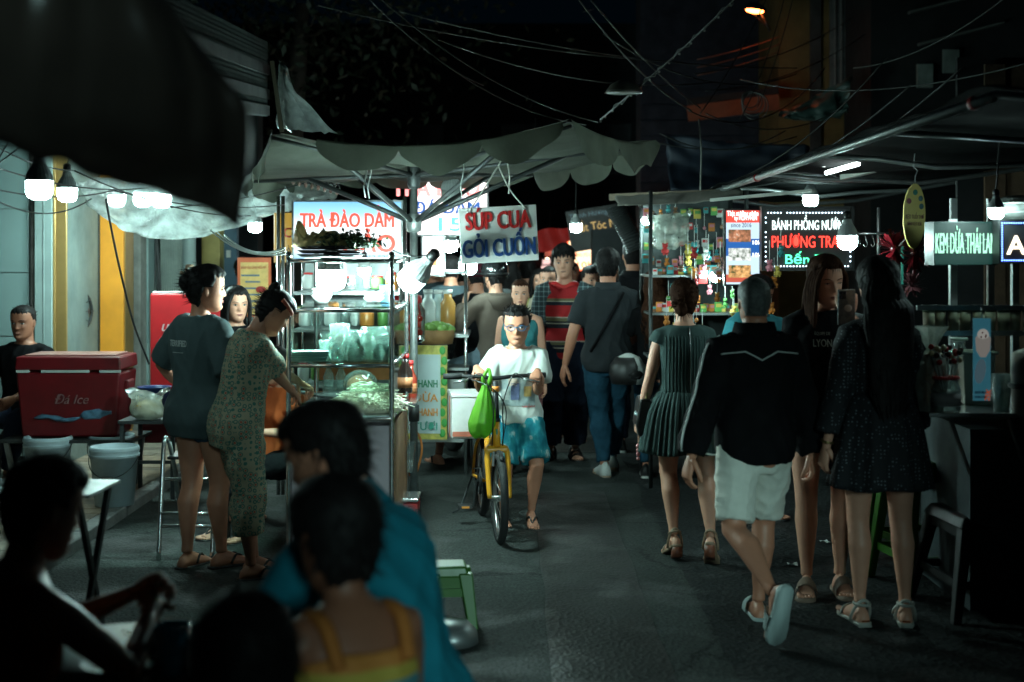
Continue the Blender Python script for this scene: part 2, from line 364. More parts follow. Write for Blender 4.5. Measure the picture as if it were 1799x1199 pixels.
def make_hair(style, T, seed=1):
    """shell over the scalp that dives under the skin at the hairline, tufts, and hanging lengths"""
    mb = MB(); rs = np.random.RandomState(seed)
    st = dict(th=.05, front=.80, side=.50, back=.14, rough=.02); st.update(style)
    def off(G, A):
        fr = np.sin(A)                                     # +1 front, -1 back
        line = np.where(fr > .35, st['front'], np.where(fr > -.25, st['side']+(st['front']-st['side'])*np.clip((fr-.1)/.25, 0, 1), st['side']+(st['back']-st['side'])*np.clip((-.25-fr)/.35, 0, 1)))
        q = G.reshape(-1, 3)
        line = line+(st.get('ragged', .02)*np.sin(A*17+seed)+st.get('ragged', .02)*np.sin(A*29+2*seed))
        m = np.clip((G[..., 2]-line)/.05, -1, 1)
        if st.get('ears', True):
            ear = (np.abs(np.abs(G[..., 0])-.32) < .06) & (np.abs(G[..., 1]+.03) < .09) & (G[..., 2] < .55); m = np.where(ear, -1, m)
        stri = np.sin(A*60+G[..., 2]*9+seed)*.25+np.sin(A*37-G[..., 2]*14)*.3
        lump = wave(q*np.array([1, 1, .6]), [(9, 1.0), (22, .6)], seed).reshape(m.shape)
        top = 1+st.get('top', 0)*np.clip((G[..., 2]-.6)/.4, 0, 1)
        return np.where(m > 0, m*(st['th']*top+st['rough']*(stri+lump)), m*.05)
    G, A = head_pts(off, 72, 40, feat=False); mb.loft([[T@V3(p) for p in r] for r in G])
    H = T
    if st.get('tufts', 140):
        fl = st.get('flow', 'down')
        def flow(p, a):
            s = math.sin(a)
            if fl == 'fringe': return (.15*math.cos(a)+.5*p[0], s*.8, -.75)
            if fl == 'up': return (p[0]*.6, p[1]*.6, .55)
            if fl == 'back': return (0, -1, -.15)
            return (p[0]*.7, p[1]*.9, -.75)
        def sel(p, a):
            s = math.sin(a); ln = st['front'] if s > .35 else (st['side'] if s > -.25 else st['back'])
            return p[2] > ln+.08
        strands(mb, G, A, H, st.get('tufts', 140), st.get('tl', .13), rs, flow, sel, st.get('tw', .03), fl == 'up')
    if st.get('long'):
        # hanging length: rings from the crown down the back; widths in head heights
        Lh = st['long']; wv = st.get('wavy', .0); nA = 64; rings = []; up = T.to_3x3().inverted()@V3((0,0,1)); 
        top = .78; N = 26; wide = st.get('wide', 1.0); fwd = st.get('fwd', 0.0)
        o3 = T.translation; Rm = T.to_3x3(); sc = Rm.col[0].length
        for i in range(N+1):
            t = i/N; z = top-(top+Lh)*t
            w = np.interp(z, [-Lh, -Lh*.6, -.3, .1, .5, .78], [.20, .36, .42*wide, .39*wide, .385, .26])*(1+.0*t)
            d = np.interp(z, [-Lh, -.5, -.1, .2, .5, .78], [.10, .16, .22, .33, .44, .30])
            yc = np.interp(z, [-Lh, -.5, -.1, .2, .5, .78], [-.30, -.30, -.26, -.17, -.06, -.05])+fwd*(1 if z < .2 else .3)
            ring = []
            for k in range(nA):
                a = 2*PI*k/nA; fs = math.sin(a)
                rr = 1+.035*math.sin(a*23+i*.15+seed)+.025*math.sin(a*41+seed*2+i*.1)+wv*math.sin(z*9+a*3+seed)*.6+.04*math.sin(i*.7+a*5)
                yy = d*fs*rr if fs < 0 else d*.35*fs*rr
                x = w*math.cos(a)*rr+wv*.3*math.sin(z*7+seed)
                # below the chin the length hangs straight down in the world
                p = V3((x, yc+yy, z))
                if z >= .25: q = T@p
                else: q = T@V3((x*.0, 0, .25)); q = q+(Rm@V3((x, yc+yy, 0)))+V3((0, 0, (z-.25)*sc))
                ring.append(q)
            rings.append(ring)
        mb.loft(rings)
        for k in range(st.get('locks', 46)):              # loose locks break the outline at the ends
            a = PI+PI*rs.rand(); z0 = -Lh*(.2+.7*rs.rand()); pts = []
            for q in range(6):
                z = z0-q*.1; x = math.cos(a)*(.40-.05*q*.6)*(1+.1*rs.rand()); y = -.28+math.sin(a)*.16+fwd
                pts.append((T@V3((0, 0, .25)))+Rm@V3((x+wv*math.sin(z*9+k), y, 0))+V3((0, 0, (z-.25)*sc)))
            mb.tube(pts, [sc*.018, sc*.02, sc*.018, sc*.014, sc*.009, sc*.003], 4)
    if st.get('sidelocks'):
        for sx in (-1, 1):
            L = st['sidelocks']
            for q in range(5):
                x0 = sx*(.30+.02*q); pts = [(x0*.55, .28-.05*q, .84), (x0*1.05, .30-.07*q, .62), (x0*1.18, .26-.08*q, .35), (x0*1.2, .20-.06*q, .05)]
                pts = [T@V3(p) for p in pts]; e = pts[-1]; sc = T.to_3x3().col[0].length
                pts += [e+V3((0, 0, -L*sc*k/3))+T.to_3x3()@V3((sx*.03*math.sin(k+q), .03*k*.5, 0)) for k in (1, 2, 3)]
                mb.tube(catmull(pts, 3), [sc*.06]*12+[sc*.055*(1-i/8) for i in range(7)], 6)
    if st.get('bun'):
        bx, by, bz, br = st['bun']; rings = []
        for i in range(11):
            t = -PI/2+PI*i/10; t = max(-1.5, min(1.5, t)); rings.append([])
            for k in range(28):
                a = 2*PI*k/28; r = br*(1+.09*math.sin(a*5+i*.9)+.05*math.sin(a*13-i*1.7))
                rings[-1].append(T@V3((bx+math.cos(a)*math.cos(t)*r, by+math.sin(a)*math.cos(t)*r*.8, bz+math.sin(t)*r*1.0)))
        mb.loft(rings)
        for k in range(22):
            a = rs.rand()*2*PI; p = V3((bx+math.cos(a)*br*.8, by-.02, bz+math.sin(a)*br*.8)); d = V3((math.cos(a), -.4+rs.rand()*.6, math.sin(a)-.2)).normalized()
            mb.tube([T@p, T@(p+d*br*.5), T@(p+d*br*.9+V3((0,0,-.05)))], [.006*br, .006*br, .002*br] if False else [T.to_3x3().col[0].length*.012]*2+[T.to_3x3().col[0].length*.003], 4)
    if st.get('tail'):
        tx, ty, tz, tl = st['tail']; sc = T.to_3x3().col[0].length
        for k in range(16):
            dx, dy = rs.normal()*.05, rs.normal()*.05
            b = T@V3((tx, ty, tz)); pts = [T@V3((tx*.6+dx*.3, ty+.12, tz+.05)), T@V3((tx+dx, ty-.04+dy, tz))]
            for q in (1, 2, 3, 4): pts.append(b+T.to_3x3()@V3((dx*(1+.6*q)+.03*math.sin(q+k), -.05+dy*(1+.4*q), 0))+V3((0, 0, -sc*tl*q/4)))
            mb.tube(catmull(pts, 2), [sc*.05]*7+[sc*.04, sc*.03, sc*.016, sc*.005], 5)
    return mb

class Body: pass
def person(label, loc, rz, S=1.65, hf=.140, bulk=1.0, fem=False, sk='tan', group=None, pelvis=None, lean=(0,0), curl=(0,0), twist=0.0,
           head=(0,0,0), feet=None, hands=None, epole=None, kpole=None, hdir=None, palm=None, hcurl=(.5,.5), hair=None, hairm=None,
           wear=(), shoes=None, vox=.0095, eyes='open', smile=False, belly=0.0, face=True, sit=False):
    """one figure facing +Y in its own axes (x to its right); feet/hands are targets for two-bone limbs"""
    B = Body(); U = S*(1-hf)/.868; B.U = U
    smat = skin(sk)
    pz = .525*U if pelvis is None else pelvis[2]
    p0 = V3((0,0,pz)) if pelvis is None else V3(pelvis)
    fw = .88 if fem else 1.0
    # spine
    ts = np.linspace(.44, .90, 24); pts = {}; pos = []; dirs = []
    def dirat(t):
        k = min(1, max(0, (t-.53)/.32)); lx, ly = lean[0]+curl[0]*k, lean[1]+curl[1]*k
        return V3((math.sin(lx), math.sin(ly), math.cos(lx)*math.cos(ly))).normalized()
    def sp(t):
        p = p0.copy(); a, b = .53, t; n = 10
        for i in range(n): p += dirat(a+(b-a)*(i+.5)/n)*((b-a)/n*U)
        return p
    def fr(t):
        d = dirat(t); k = min(1, max(0, (t-.53)/.28)); s = V3((math.cos(twist*k), math.sin(twist*k), 0)); s = (s-d*s.dot(d)).normalized()
        f = d.cross(s).normalized(); return s, f, d
    B.sp, B.fr = sp, fr
    sh_w = .100*fw*(.5+.5*bulk); hip_w = .052*(1.06 if fem else 1)
    TZ = [.45, .48, .53, .575, .62, .68, .73, .77, .80, .822, .842]
    TW = [.062, .088, .100, .093, .084, .091, .099, .102, .098, .078, .045] if not fem else [.062, .09, .102, .093, .078, .082, .088, .090, .086, .068, .038]
    TF = [.045, .058, .062, .060, .056, .061, .066, .062, .054, .044, .036] if not fem else [.045, .058, .060, .054, .05, .058, .07, .058, .047, .038, .032]
    TB = [.055, .072, .074, .060, .053, .058, .062, .060, .055, .048, .040]
    TW = [w*(bulk if i < 9 else .5+.5*bulk) for i, w in enumerate(TW)]; TF = [w*bulk for w in TF]; TB = [w*bulk for w in TB]
    TF = [f+belly*math.exp(-((z-.60)/.06)**2) for f, z in zip(TF, TZ)]
    def torso(mb, t0, t1, infl=0.0, n=28, k=16, hem=0.0):
        rings = []
        for i in range(k+1):
            t = t0+(t1-t0)*i/k; c = sp(t); s, f, d = fr(t)
            e = infl+hem*max(0, (.60-t)/.15)
            rings.append(ell(c, s, f, np.interp(t, TZ, TW)*U+e, np.interp(t, TZ, TF)*U+e, n, np.interp(t, TZ, TB)*U+e))
        mb.loft(rings)
    # limbs
    SH = [sp(.800)+fr(.80)[0]*sx*sh_w*U for sx in (1, -1)]
    HP = [p0+fr(.53)[0]*sx*hip_w*U-V3((0,0,.005*U)) for sx in (1, -1)]
    la, lf, lt, ls = .170*U, .150*U, .245*U, .235*U
    hands = list(hands) if hands else [None, None]
    for i, sx in enumerate((1, -1)):
        if hands[i] is None: hands[i] = SH[i]+V3((sx*.035*U, .02*U, -.315*U))
    epole = epole or [(.35, -1, 0), (-.35, -1, 0)]; kpole = kpole or [(.05, 1, 0), (-.05, 1, 0)]
    if feet is None: feet = [(.06*U, 0, 0, -.12, 0), (-.06*U, 0, 0, .12, 0)]
    EL, WR, KN, AN, FD = [], [], [], [], []
    for i in range(2):
        e, w = ik(SH[i], hands[i], la, lf, epole[i]); EL.append(e); WR.append(w)
        x, y, z, yaw, pit = feet[i]; a = V3((x, y, z+.045*U))
        k, a2 = ik(HP[i], a, lt, ls, kpole[i]); KN.append(k); AN.append(a2); FD.append((yaw, pit))
    B.WR, B.EL, B.SH, B.AN, B.KN, B.HP = WR, EL, SH, AN, KN, HP
    aw = (.9 if fem else 1)*(.45+.55*bulk)
    def arm(mb, i, infl=0.0, upto=2.0, flare=0.0, n=14, start=-1.0):
        s, e, w = SH[i], EL[i], WR[i]; inn = sp(.79)
        full = [(inn.lerp(s, .5)+V3((0,0,.010*U)), .032), (s+V3((0,0,-.010*U)), .035), (s.lerp(e, .3), .031), (s.lerp(e, .75), .0265), (e, .0235), (e.lerp(w, .25), .0245), (e.lerp(w, .6), .020), (w, .0152)]
        par = [-.2, 0, .3, .75, 1, 1.25, 1.6, 2]; P_, R_ = [], []
        for (p, r), q in zip(full, par):
            if q < start: continue
            if q <= upto+1e-6: P_.append(p); R_.append(r*U*aw+infl+flare*max(0, q))
        if upto < 2:
            k = next(j for j, q in enumerate(par) if q > upto); a_, b_ = full[k-1], full[k]; t = (upto-par[k-1])/(par[k]-par[k-1])
            if t > .02: P_.append(a_[0].lerp(b_[0], t)); R_.append((a_[1]+(b_[1]-a_[1])*t)*U*aw+infl+flare*max(0, upto))
        mb.tube(P_, R_, n)
    lw = (.98 if fem else 1)*(.35+.65*bulk)
    def leg(mb, i, infl=0.0, upto=2.0, flare=0.0, n=16, start=-1.0, kneeflare=None):
        h, k, a = HP[i], KN[i], AN[i]; bend = (k-(h+a)/2); 
        back = -bend.normalized()*.012*U if bend.length > 1e-4 else V3((0,-.012*U,0))
        if abs(back.z) > .8*back.length: back = V3((0,0,0))
        full = [(h+V3((0,0,.03*U)), .050), (h.lerp(k, .12), .055), (h.lerp(k, .5), .047), (h.lerp(k, .85), .037), (k, .0345), (k.lerp(a, .12)+back*.3, .033), (k.lerp(a, .3)+back, .0355), (k.lerp(a, .6)+back*.5, .027), (k.lerp(a, .88), .0185), (a, .0195)]
        par = [-.1, .12, .5, .85, 1, 1.12, 1.3, 1.6, 1.88, 2]; P_, R_ = [], []
        for (p, r), q in zip(full, par):
            if q < start: continue
            if q <= upto+1e-6: P_.append(p); R_.append((max(r, kneeflare) if kneeflare and q > .5 else r)*U*lw+infl+flare*max(0, q))
        if upto < 2:
            j = next(j for j, q in enumerate(par) if q > upto); a_, b_ = full[j-1], full[j]; t = (upto-par[j-1])/(par[j]-par[j-1])
            if t > .02:
                r = (a_[1]+(b_[1]-a_[1])*t)
                P_.append(a_[0].lerp(b_[0], t)); R_.append((max(r, kneeflare) if kneeflare else r)*U*lw+infl+flare*max(0, upto))
        mb.tube(P_, R_, n)
    # head transform
    hy, hp, hr = head; Rh = Matrix.Rotation(hy, 4, 'Z')@Matrix.Rotation(hp, 4, 'X')@Matrix.Rotation(hr, 4, 'Y')
    piv = sp(.845); hh = hf*S
    T = Matrix.Translation(piv)@Rh@Matrix.Translation(V3((0, .012*U, .020*U)))@Matrix.Scale(hh, 4)@Matrix.Diagonal((.94+.11*((sum(map(ord, label))*7) % 10)/10, .97+.06*((sum(map(ord, label))*3) % 10)/10, 1, 1))
    B.T, B.hh = T, hh
    # body mesh
    mb = MB(); torso(mb, .455, .842)
    for i in range(2): arm(mb, i); leg(mb, i)
    if fem:
        for sx in (1, -1):
            s, f, d = fr(.72); mb.ball(sp(.715)+s*sx*.038*U+f*.044*U, (.033*U, .027*U, .032*U), 10, 8)
    hb = T@V3((0, -.10, .22))
    nr = (.0315 if fem else .036)*U
    mb.tube([sp(.80), sp(.835), piv.lerp(hb, .4), hb], [nr*1.3, nr*1.12, nr, nr], 14)
    vv, nn, ff = remesh(mb, vox)
    mb = MB(); mb.add(vv, ff)
    # hands
    hdir = hdir or [None, None]; palm = palm or [None, None]
    B.HF = []
    for i, sx in enumerate((1, -1)):
        f = V3(hdir[i]).normalized() if hdir[i] else (WR[i]-EL[i]).normalized()
        n = V3(palm[i]) if palm[i] else V3((-sx, .25, 0))
        n = (n-f*n.dot(f)).normalized(); s = f.cross(n).normalized()
        if s.dot(V3((0, 1, 0))) < 0 and not palm[i]: pass
        hs = U*(.92 if fem else 1)
        w = WR[i]; rg = []
        for t, a, b in ((-.012, .0150, .0125), (.006, .0165, .0115), (.022, .0225, .0115), (.042, .0255, .0105), (.058, .0245, .0085), (.063, .0215, .006)):
            rg.append(ell(w+f*t*hs, s, n, a*hs, b*hs, 14))
        mb.loft(rg, True, 0)
        cu = hcurl[i]; th = s if s.dot(V3((0,1,0))) >= 0 or palm[i] else -s
        side = 1.0 if sx == 1 else -1.0
        ts_ = s*(-1 if (f.cross(n)).dot(s) > 0 and sx == 1 else 1)      # thumb on the inner edge
        ts_ = s*(-side)
        B.HF.append((w.copy(), f.copy(), n.copy(), s.copy()))
        for j in range(4):
            root = w+f*(.056-.003*abs(j-1.3))*hs+ts_*((1.5-j)*.0122)*hs; L = (.042, .047, .044, .035)[j]*hs; a = .18*cu; p = root; pp = [root-f*.012*hs, root]
            for seg, k in ((.45, .55), (.32, .95), (.26, .75)):
                a += cu*k*(1+.06*j); d = (f*math.cos(a)+n*math.sin(a)+ts_*(1.5-j)*.05).normalized(); p = p+d*L*seg*1.02; pp.append(p)
            mb.tube(pp, [.0062*hs, .0063*hs, .0058*hs, .0052*hs, .0036*hs], 7)
        p = w+f*.014*hs+ts_*.017*hs+n*.004*hs; d = (f*.75+ts_*.6+n*.45).normalized(); d2 = (f*.95+ts_*.15+n*(.3+.5*cu)).normalized()
        mb.tube([p-d*.012*hs, p, p+d*.026*hs, p+d*.026*hs+d2*.02*hs, p+d*.026*hs+d2*.034*hs], [.009*hs, .0095*hs, .0078*hs, .0068*hs, .0045*hs], 8)
    # feet
    B.FT = []
    for i, sx in enumerate((1, -1)):
        yaw, pit = FD[i]; R = Matrix.Rotation(yaw, 3, 'Z')@Matrix.Rotation(-pit, 3, 'X'); a = AN[i]
        fx, fy, fz = R.col[0].copy(), R.col[1].copy(), R.col[2].copy(); B.FT.append((a.copy(), fx, fy, fz))
        rg = []
        for y, w_, h_ in ((-.038, .006, .012), (-.034, .0155, .024), (-.022, .0195, .037), (-.005, .0195, .048), (.015, .020, .050), (.035, .0215, .040), (.06, .0245, .028), (.082, .0265, .020), (.092, .0255, .0155), (.097, .022, .011)):
            base = a+fy*y*U-fz*.044*U; ring = []
            for k in range(14):
                t = 2*PI*k/14; zz = max(0, math.sin(t)); zb = min(0, math.sin(t)); ring.append(base+fx*math.cos(t)*w_*U+fz*(zz*h_*U+zb*.002*U+.002*U))
            rg.append(ring)
        mb.loft(rg)
        for j in range(5):
            x = (-.0195+.0098*j)*U*sx*-1; L = (.026, .025, .022, .018, .013)[j]*U; r = (.0082, .0062, .006, .0056, .005)[j]*U
            b = a+fx*(x)+fy*.088*U-fz*(.044*U-r); mb.tube([b-fy*.01*U, b+fy*L*.6, b+fy*L, b+fy*(L+r*.6)], [r, r, r*.9, r*.3], 7)
    if face: add_head(mb, T, fem, eyes, smile)
    else:
        G, A = head_pts(); mb.loft([[T@V3(p) for p in r] for r in G])
        for sx in (-1, 1): mb.ball(T@V3((sx*.33, -.04, .44)), (.03*hh, .05*hh, .10*hh), 8, 6)
    o = mb.build('person', [smat, EYEW, EYEI, hairm or HAIR_BLACK, LIP if fem else LIPD], None, True)
    o.location = loc; o.rotation_euler = (0, 0, rz); tag(o, label, 'person', group); B.o = o
    # clothes
    def cloth(mb_, name, mat, wr=.006, seed=0, sm=5, k=(16, 38), zs=.6, vx=None):
        v, n_, f_ = remesh(mb_, vx or vox, sm); q = v*np.array([1, 1, zs])
        v = v+n_*(wave(q, [(k[0], wr), (k[1], wr*.45)], seed, False)+wr*.2)[:, None]
        m2 = MB(); m2.add(v, f_); return m2.build(name, mat, o, True)
    B.parts = {}
    for it in wear:
        kind, mat = it[0], it[1]; kw = dict(it[2]) if len(it) > 2 else {}
        if kind == 'top':
            m2 = MB(); e = kw.get('ease', .014); hem = kw.get('hem', .50); torso(m2, hem, kw.get('neck', .838), e, hem=kw.get('hemflare', .022))
            sl = kw.get('sleeve', .62)
            if sl > 0:
                for i in range(2): arm(m2, i, e*.75+kw.get('sl_ease', .002), sl, kw.get('flare', .008))
            if fem:
                for sx in (1, -1): s, f, d = fr(.72); m2.ball(sp(.715)+s*sx*.038*U+f*.044*U, (.033*U+e, .027*U+e*.8, .032*U+e), 10, 8)
            B.parts[kw.get('name', 'shirt')] = cloth(m2, kw.get('name', 'shirt'), mat, kw.get('wr', .011), kw.get('seed', 1))
        elif kind == 'bottom':
            m2 = MB(); e = kw.get('ease', .008); torso(m2, .45, kw.get('waist', .565), e*.3)
            for i in range(2): leg(m2, i, e, kw.get('len', 1.9), kw.get('flare', .004), kneeflare=kw.get('kf'))
            B.parts['b'] = cloth(m2, kw.get('name', 'trousers'), mat, kw.get('wr', .008), kw.get('seed', 2), k=(20, 55), zs=.9)
        elif kind == 'skirt':
            m2 = MB(); t0, z1 = kw.get('t0', .62), kw['z1']; n = 200; rings = []; sd = kw.get('seed', 3); np_ = kw.get('pleats', 0); K = 18
            top = sp(t0); s, f, d = fr(t0); a0, b0 = np.interp(t0, TZ, TW)*U+.012, np.interp(t0, TZ, TB)*U+.012
            for q in range(K+1):
                t = q/K; z = top.z+(z1-top.z)*t; c = V3((top.x*(1-t)+p0.x*t, top.y*(1-t)+p0.y*t, z))
                fl = kw.get('flare', .10); tt = t**.8; ring = []
                for k in range(n):
                    a = 2*PI*k/n; pl = 0
                    if np_: ph = (a/(2*PI)*np_) % 1; pl = (abs(ph-.35)/.65 if ph > .35 else 1-ph/.35-0)*.016*min(1, t*3+.25)
                    fold = (.4*math.sin(a*5+sd)+.35*math.sin(a*9+sd*2+1)+.2*math.sin(a*17+sd))*kw.get('fold', .018)*tt
                    aa = max(a0, 0)+fl*tt+.028*math.sin(min(1, t*2.2)*PI/2)*1.0
                    bb = b0+fl*.85*tt+.03*math.sin(min(1, t*2.2)*PI/2)
                    ring.append(c+V3(s)*(aa+fold+pl)*math.cos(a)+V3(f)*(bb+fold+pl)*math.sin(a)+V3((0,0,.006*math.sin(a*5+sd)*t)))
                rings.append(ring)
            m2.loft(rings, False); B.parts['skirt'] = m2.build(kw.get('name', 'skirt'), mat, o, True, solid=.003)
        elif kind == 'collar':
            m2 = MB(); r = kw.get('r', .046)*U; h = kw.get('h', .03)*U
            c = sp(.832); s, f, d = fr(.84); rings = []
            for z, k in ((-.012*U, 1.12), (h*.55, 1.0), (h, 1.02), (h*1.02, 1.12), (h*.4, 1.26), (-.002*U, 1.42)):
                rings.append([c+s*math.cos(t)*r*k*1.02+f*math.sin(t)*r*k*.95+d*(z-(.35*r*max(0, math.sin(t))**6)) for t in [2*PI*q/28 for q in range(28)]])
            m2.loft(rings, False); B.parts['collar'] = m2.build('collar', mat, o, True, solid=.003)
        elif kind == 'strip':    # a band of cloth laid on a path (piping, strap, belt)
            m2 = MB(); m2.tube(catmull(kw['pts'], 6), kw.get('r', .006), 6); m2.build(kw.get('name', 'piping'), mat, o, True)
    if hair: make_hair(hair, T, hair.get('seed', 1)).build('hair', hairm or HAIR_BLACK, o, True)
    if shoes:
        for i, sx in enumerate((1, -1)):
            a, fx, fy, fz = B.FT[i]; kind = shoes[0]; m2 = MB()
            def at(x, y, z): return a+fx*x*U*sx+fy*y*U+fz*(z-.044)*U
            out = [(-.0, -.043), (.014, -.040), (.021, -.028), (.0215, 0), (.022, .03), (.028, .07), (.029, .095), (.022, .113), (.004, .121), (-.014, .117), (-.025, .102), (-.026, .075), (-.022, .03), (-.021, 0), (-.02, -.028), (-.013, -.040)]
            def sole(z0, z1, k=1.0, mi=0): m2.loft([[at(x*k, y*k+(.04*(1-k)), z0) for x, y in out], [at(x*k*1.03, y*k+(.04*(1-k)), (z0+z1)/2) for x, y in out], [at(x*k, y*k+(.04*(1-k)), z1) for x, y in out]], True, mi)
            if kind == 'flip':
                sole(-.009, .0015, 1.06)
                for k in (1, -1): m2.tube(catmull([at(-.006, .092, .004), at(-.004, .085, .016), at(k*.016, .05, .034), at(k*.024, .025, .006)], 4), .0042*U, 6, 1)
            elif kind == 'slide':
                sole(-.014, .003, 1.1); rg = []
                for y in (.045, .065, .088): rg.append([at(math.cos(t)*(.031+.002*(y > .06)), y, max(-.004, math.sin(t)*(.047-.28*(y-.045)))) for t in [PI*k/12 for k in range(13)]])
                m2.loft(rg, False, 1, closed=False); rg2 = [[p+fz*.004*U for p in r] for r in rg]; m2.loft(rg2, False, 1, closed=False)
            elif kind == 'sandal':
                sole(-.012, .002, 1.05)
                for y0, y1, h in ((.075, .078, .027), (.045, .05, .042), (.005, -.03, .056)):
                    m2.tube([at(math.cos(t)*.0285, y0+(y1-y0)*abs(math.sin(t)), max(0, math.sin(t)*h)) for t in [PI*k/10 for k in range(11)]], .0055*U, 6, 1)
                m2.tube([at(.022, -.0, .02), at(.016, -.034, .032), at(0, -.043, .036), at(-.016, -.034, .032), at(-.022, -.0, .02)], .005*U, 6, 1)
            elif kind == 'sneaker':
                sole(-.014, .006, 1.08, 1); rg = []
                for y, w_, h_ in ((-.044, .010, .03), (-.04, .021, .05), (-.02, .0255, .062), (.0, .0255, .062), (.02, .025, .058), (.045, .027, .046), (.075, .030, .033), (.1, .0285, .026), (.115, .022, .019), (.121, .010, .012)):
                    rg.append([at(math.cos(t)*w_, y, .002+max(0, math.sin(t))*h_+min(0, math.sin(t))*.003) for t in [2*PI*k/14 for k in range(14)]])
                m2.loft(rg, True, 0)
            elif kind == 'heel':
                hgt = shoes[3]; up = (fz.z < 2)
                sole(-.008, .002, 1.03)
                b = [at(x, y, -.006) for x, y in ((-.018, -.042), (.018, -.042), (.018, -.008), (-.018, -.008))]; dn = V3((0, 0, -1)) if fz.z > .6 else -fz
                m2.loft([b, [p+dn*hgt+(fy*.004) for p in b]], True, 1)
                for y0, y1, h in ((.07, .074, .026), (.006, -.03, .062)):
                    m2.tube([at(math.cos(t)*.0275, y0+(y1-y0)*abs(math.sin(t)), max(0, math.sin(t)*h)) for t in [PI*k/10 for k in range(11)]], .0048*U, 6, 0)
                m2.tube([at(.021*math.cos(t), -.01-.033*max(0, math.sin(t))+.02*max(0, -math.sin(t)), .05) for t in [2*PI*k/16 for k in range(17)]], .0045*U, 6, 0)
            m2.build({'flip': 'flip_flop', 'slide': 'slide_sandal', 'sandal': 'sandal', 'sneaker': 'shoe', 'heel': 'heeled_sandal'}[kind], [shoes[1], shoes[2]], o, True)
    return B
def onbody(B, t, a, out=.0):
    return B.sp(t)
# ------------------------------------------------------------------ setting: ground, road, kerb, walls
def road_mat(name, col, grain, rlo, rhi, bump, crack):
    m = M(name, col, .6, var=0, spec=.07); n, l, b = nodes(m)
    tc = n.new('ShaderNodeTexCoord')
    a = n.new('ShaderNodeTexNoise'); a.inputs['Scale'].default_value = .9; a.inputs['Detail'].default_value = 9; a.inputs['Roughness'].default_value = .68
    g = n.new('ShaderNodeTexNoise'); g.inputs['Scale'].default_value = grain; g.inputs['Detail'].default_value = 4
    v = n.new('ShaderNodeTexVoronoi'); v.inputs['Scale'].default_value = grain*.55
    c = n.new('ShaderNodeTexVoronoi'); c.feature = 'DISTANCE_TO_EDGE'; c.inputs['Scale'].default_value = .55
    wp = n.new('ShaderNodeVectorMath'); wp.operation = 'ADD'
    sc = n.new('ShaderNodeVectorMath'); sc.operation = 'SCALE'; sc.inputs['Scale'].default_value = .9
    l.new(a.outputs['Color'], sc.inputs[0]); l.new(tc.outputs['Object'], wp.inputs[0]); l.new(sc.outputs[0], wp.inputs[1]); l.new(wp.outputs[0], c.inputs['Vector'])
    for q in (a, g, v): l.new(tc.outputs['Object'], q.inputs['Vector'])
    mr = n.new('ShaderNodeMapRange'); mr.inputs[1].default_value = .3; mr.inputs[2].default_value = .7; mr.inputs[3].default_value = .55; mr.inputs[4].default_value = 1.35; l.new(a.outputs[0], mr.inputs[0])
    mg = n.new('ShaderNodeMapRange'); mg.inputs[1].default_value = .3; mg.inputs[2].default_value = .7; mg.inputs[3].default_value = .6; mg.inputs[4].default_value = 1.4; l.new(g.outputs[0], mg.inputs[0])
    mc = n.new('ShaderNodeMapRange'); mc.inputs[1].default_value = 0; mc.inputs[2].default_value = .012; mc.inputs[3].default_value = 1-crack; mc.inputs[4].default_value = 1; l.new(c.outputs['Distance'], mc.inputs[0])
    p1 = n.new('ShaderNodeMath'); p1.operation = 'MULTIPLY'; l.new(mr.outputs[0], p1.inputs[0]); l.new(mg.outputs[0], p1.inputs[1])
    p2 = n.new('ShaderNodeMath'); p2.operation = 'MULTIPLY'; l.new(p1.outputs[0], p2.inputs[0]); l.new(mc.outputs[0], p2.inputs[1])
    cs = n.new('ShaderNodeVectorMath'); cs.operation = 'SCALE'; cs.inputs[0].default_value = col; l.new(p2.outputs[0], cs.inputs['Scale']); l.new(cs.outputs[0], b.inputs['Base Color'])
    rr = n.new('ShaderNodeMapRange'); rr.inputs[1].default_value = .38; rr.inputs[2].default_value = .62; rr.inputs[3].default_value = rlo; rr.inputs[4].default_value = rhi; l.new(a.outputs[0], rr.inputs[0]); l.new(rr.outputs[0], b.inputs['Roughness'])
    w2 = n.new('ShaderNodeTexNoise'); w2.inputs['Scale'].default_value = 1.7; w2.inputs['Detail'].default_value = 7; l.new(tc.outputs['Object'], w2.inputs['Vector'])
    ws = n.new('ShaderNodeMapRange'); ws.inputs[1].default_value = .53; ws.inputs[2].default_value = .66; ws.inputs[3].default_value = .05; ws.inputs[4].default_value = .4; l.new(w2.outputs[0], ws.inputs[0]); l.new(ws.outputs[0], b.inputs['Specular IOR Level'])   # damp patches
    h = n.new('ShaderNodeMath'); h.operation = 'ADD'; l.new(g.outputs[0], h.inputs[0]); l.new(v.outputs['Distance'], h.inputs[1])
    bp = n.new('ShaderNodeBump'); bp.inputs['Strength'].default_value = bump; bp.inputs['Distance'].default_value = .012; l.new(h.outputs[0], bp.inputs['Height']); l.new(bp.outputs[0], b.inputs['Normal'])
    return m
ASPH = road_mat('asphalt_rough', (.028,.031,.031), 55, .5, .85, .8, .3)
CONC = road_mat('road_concrete', (.045,.051,.048), 90, .62, .92, .45, .55)
tag(MB().grid(lambda a, b: ((a-.5)*160, -10+b*170, 0), 40, 40).build('ground', ASPH), kind='structure')
rs = random.Random(3)
edge = [(.86+.05*noise.noise(V3((0, i*.37, 0)))+.02*noise.noise(V3((4, i*1.7, 0))), -2+i*.25) for i in range(200)]
mb = MB(); vs = []; fs = []
for x, y in edge: vs += [(-2.6, y, .006), (-.9, y, .007), (x, y, .006)]
for i in range(len(edge)-1): k = i*3; fs += [(k, k+1, k+4, k+3), (k+1, k+2, k+5, k+4)]
mb.add(vs, fs); road = tag(mb.build('road', CONC), kind='structure')
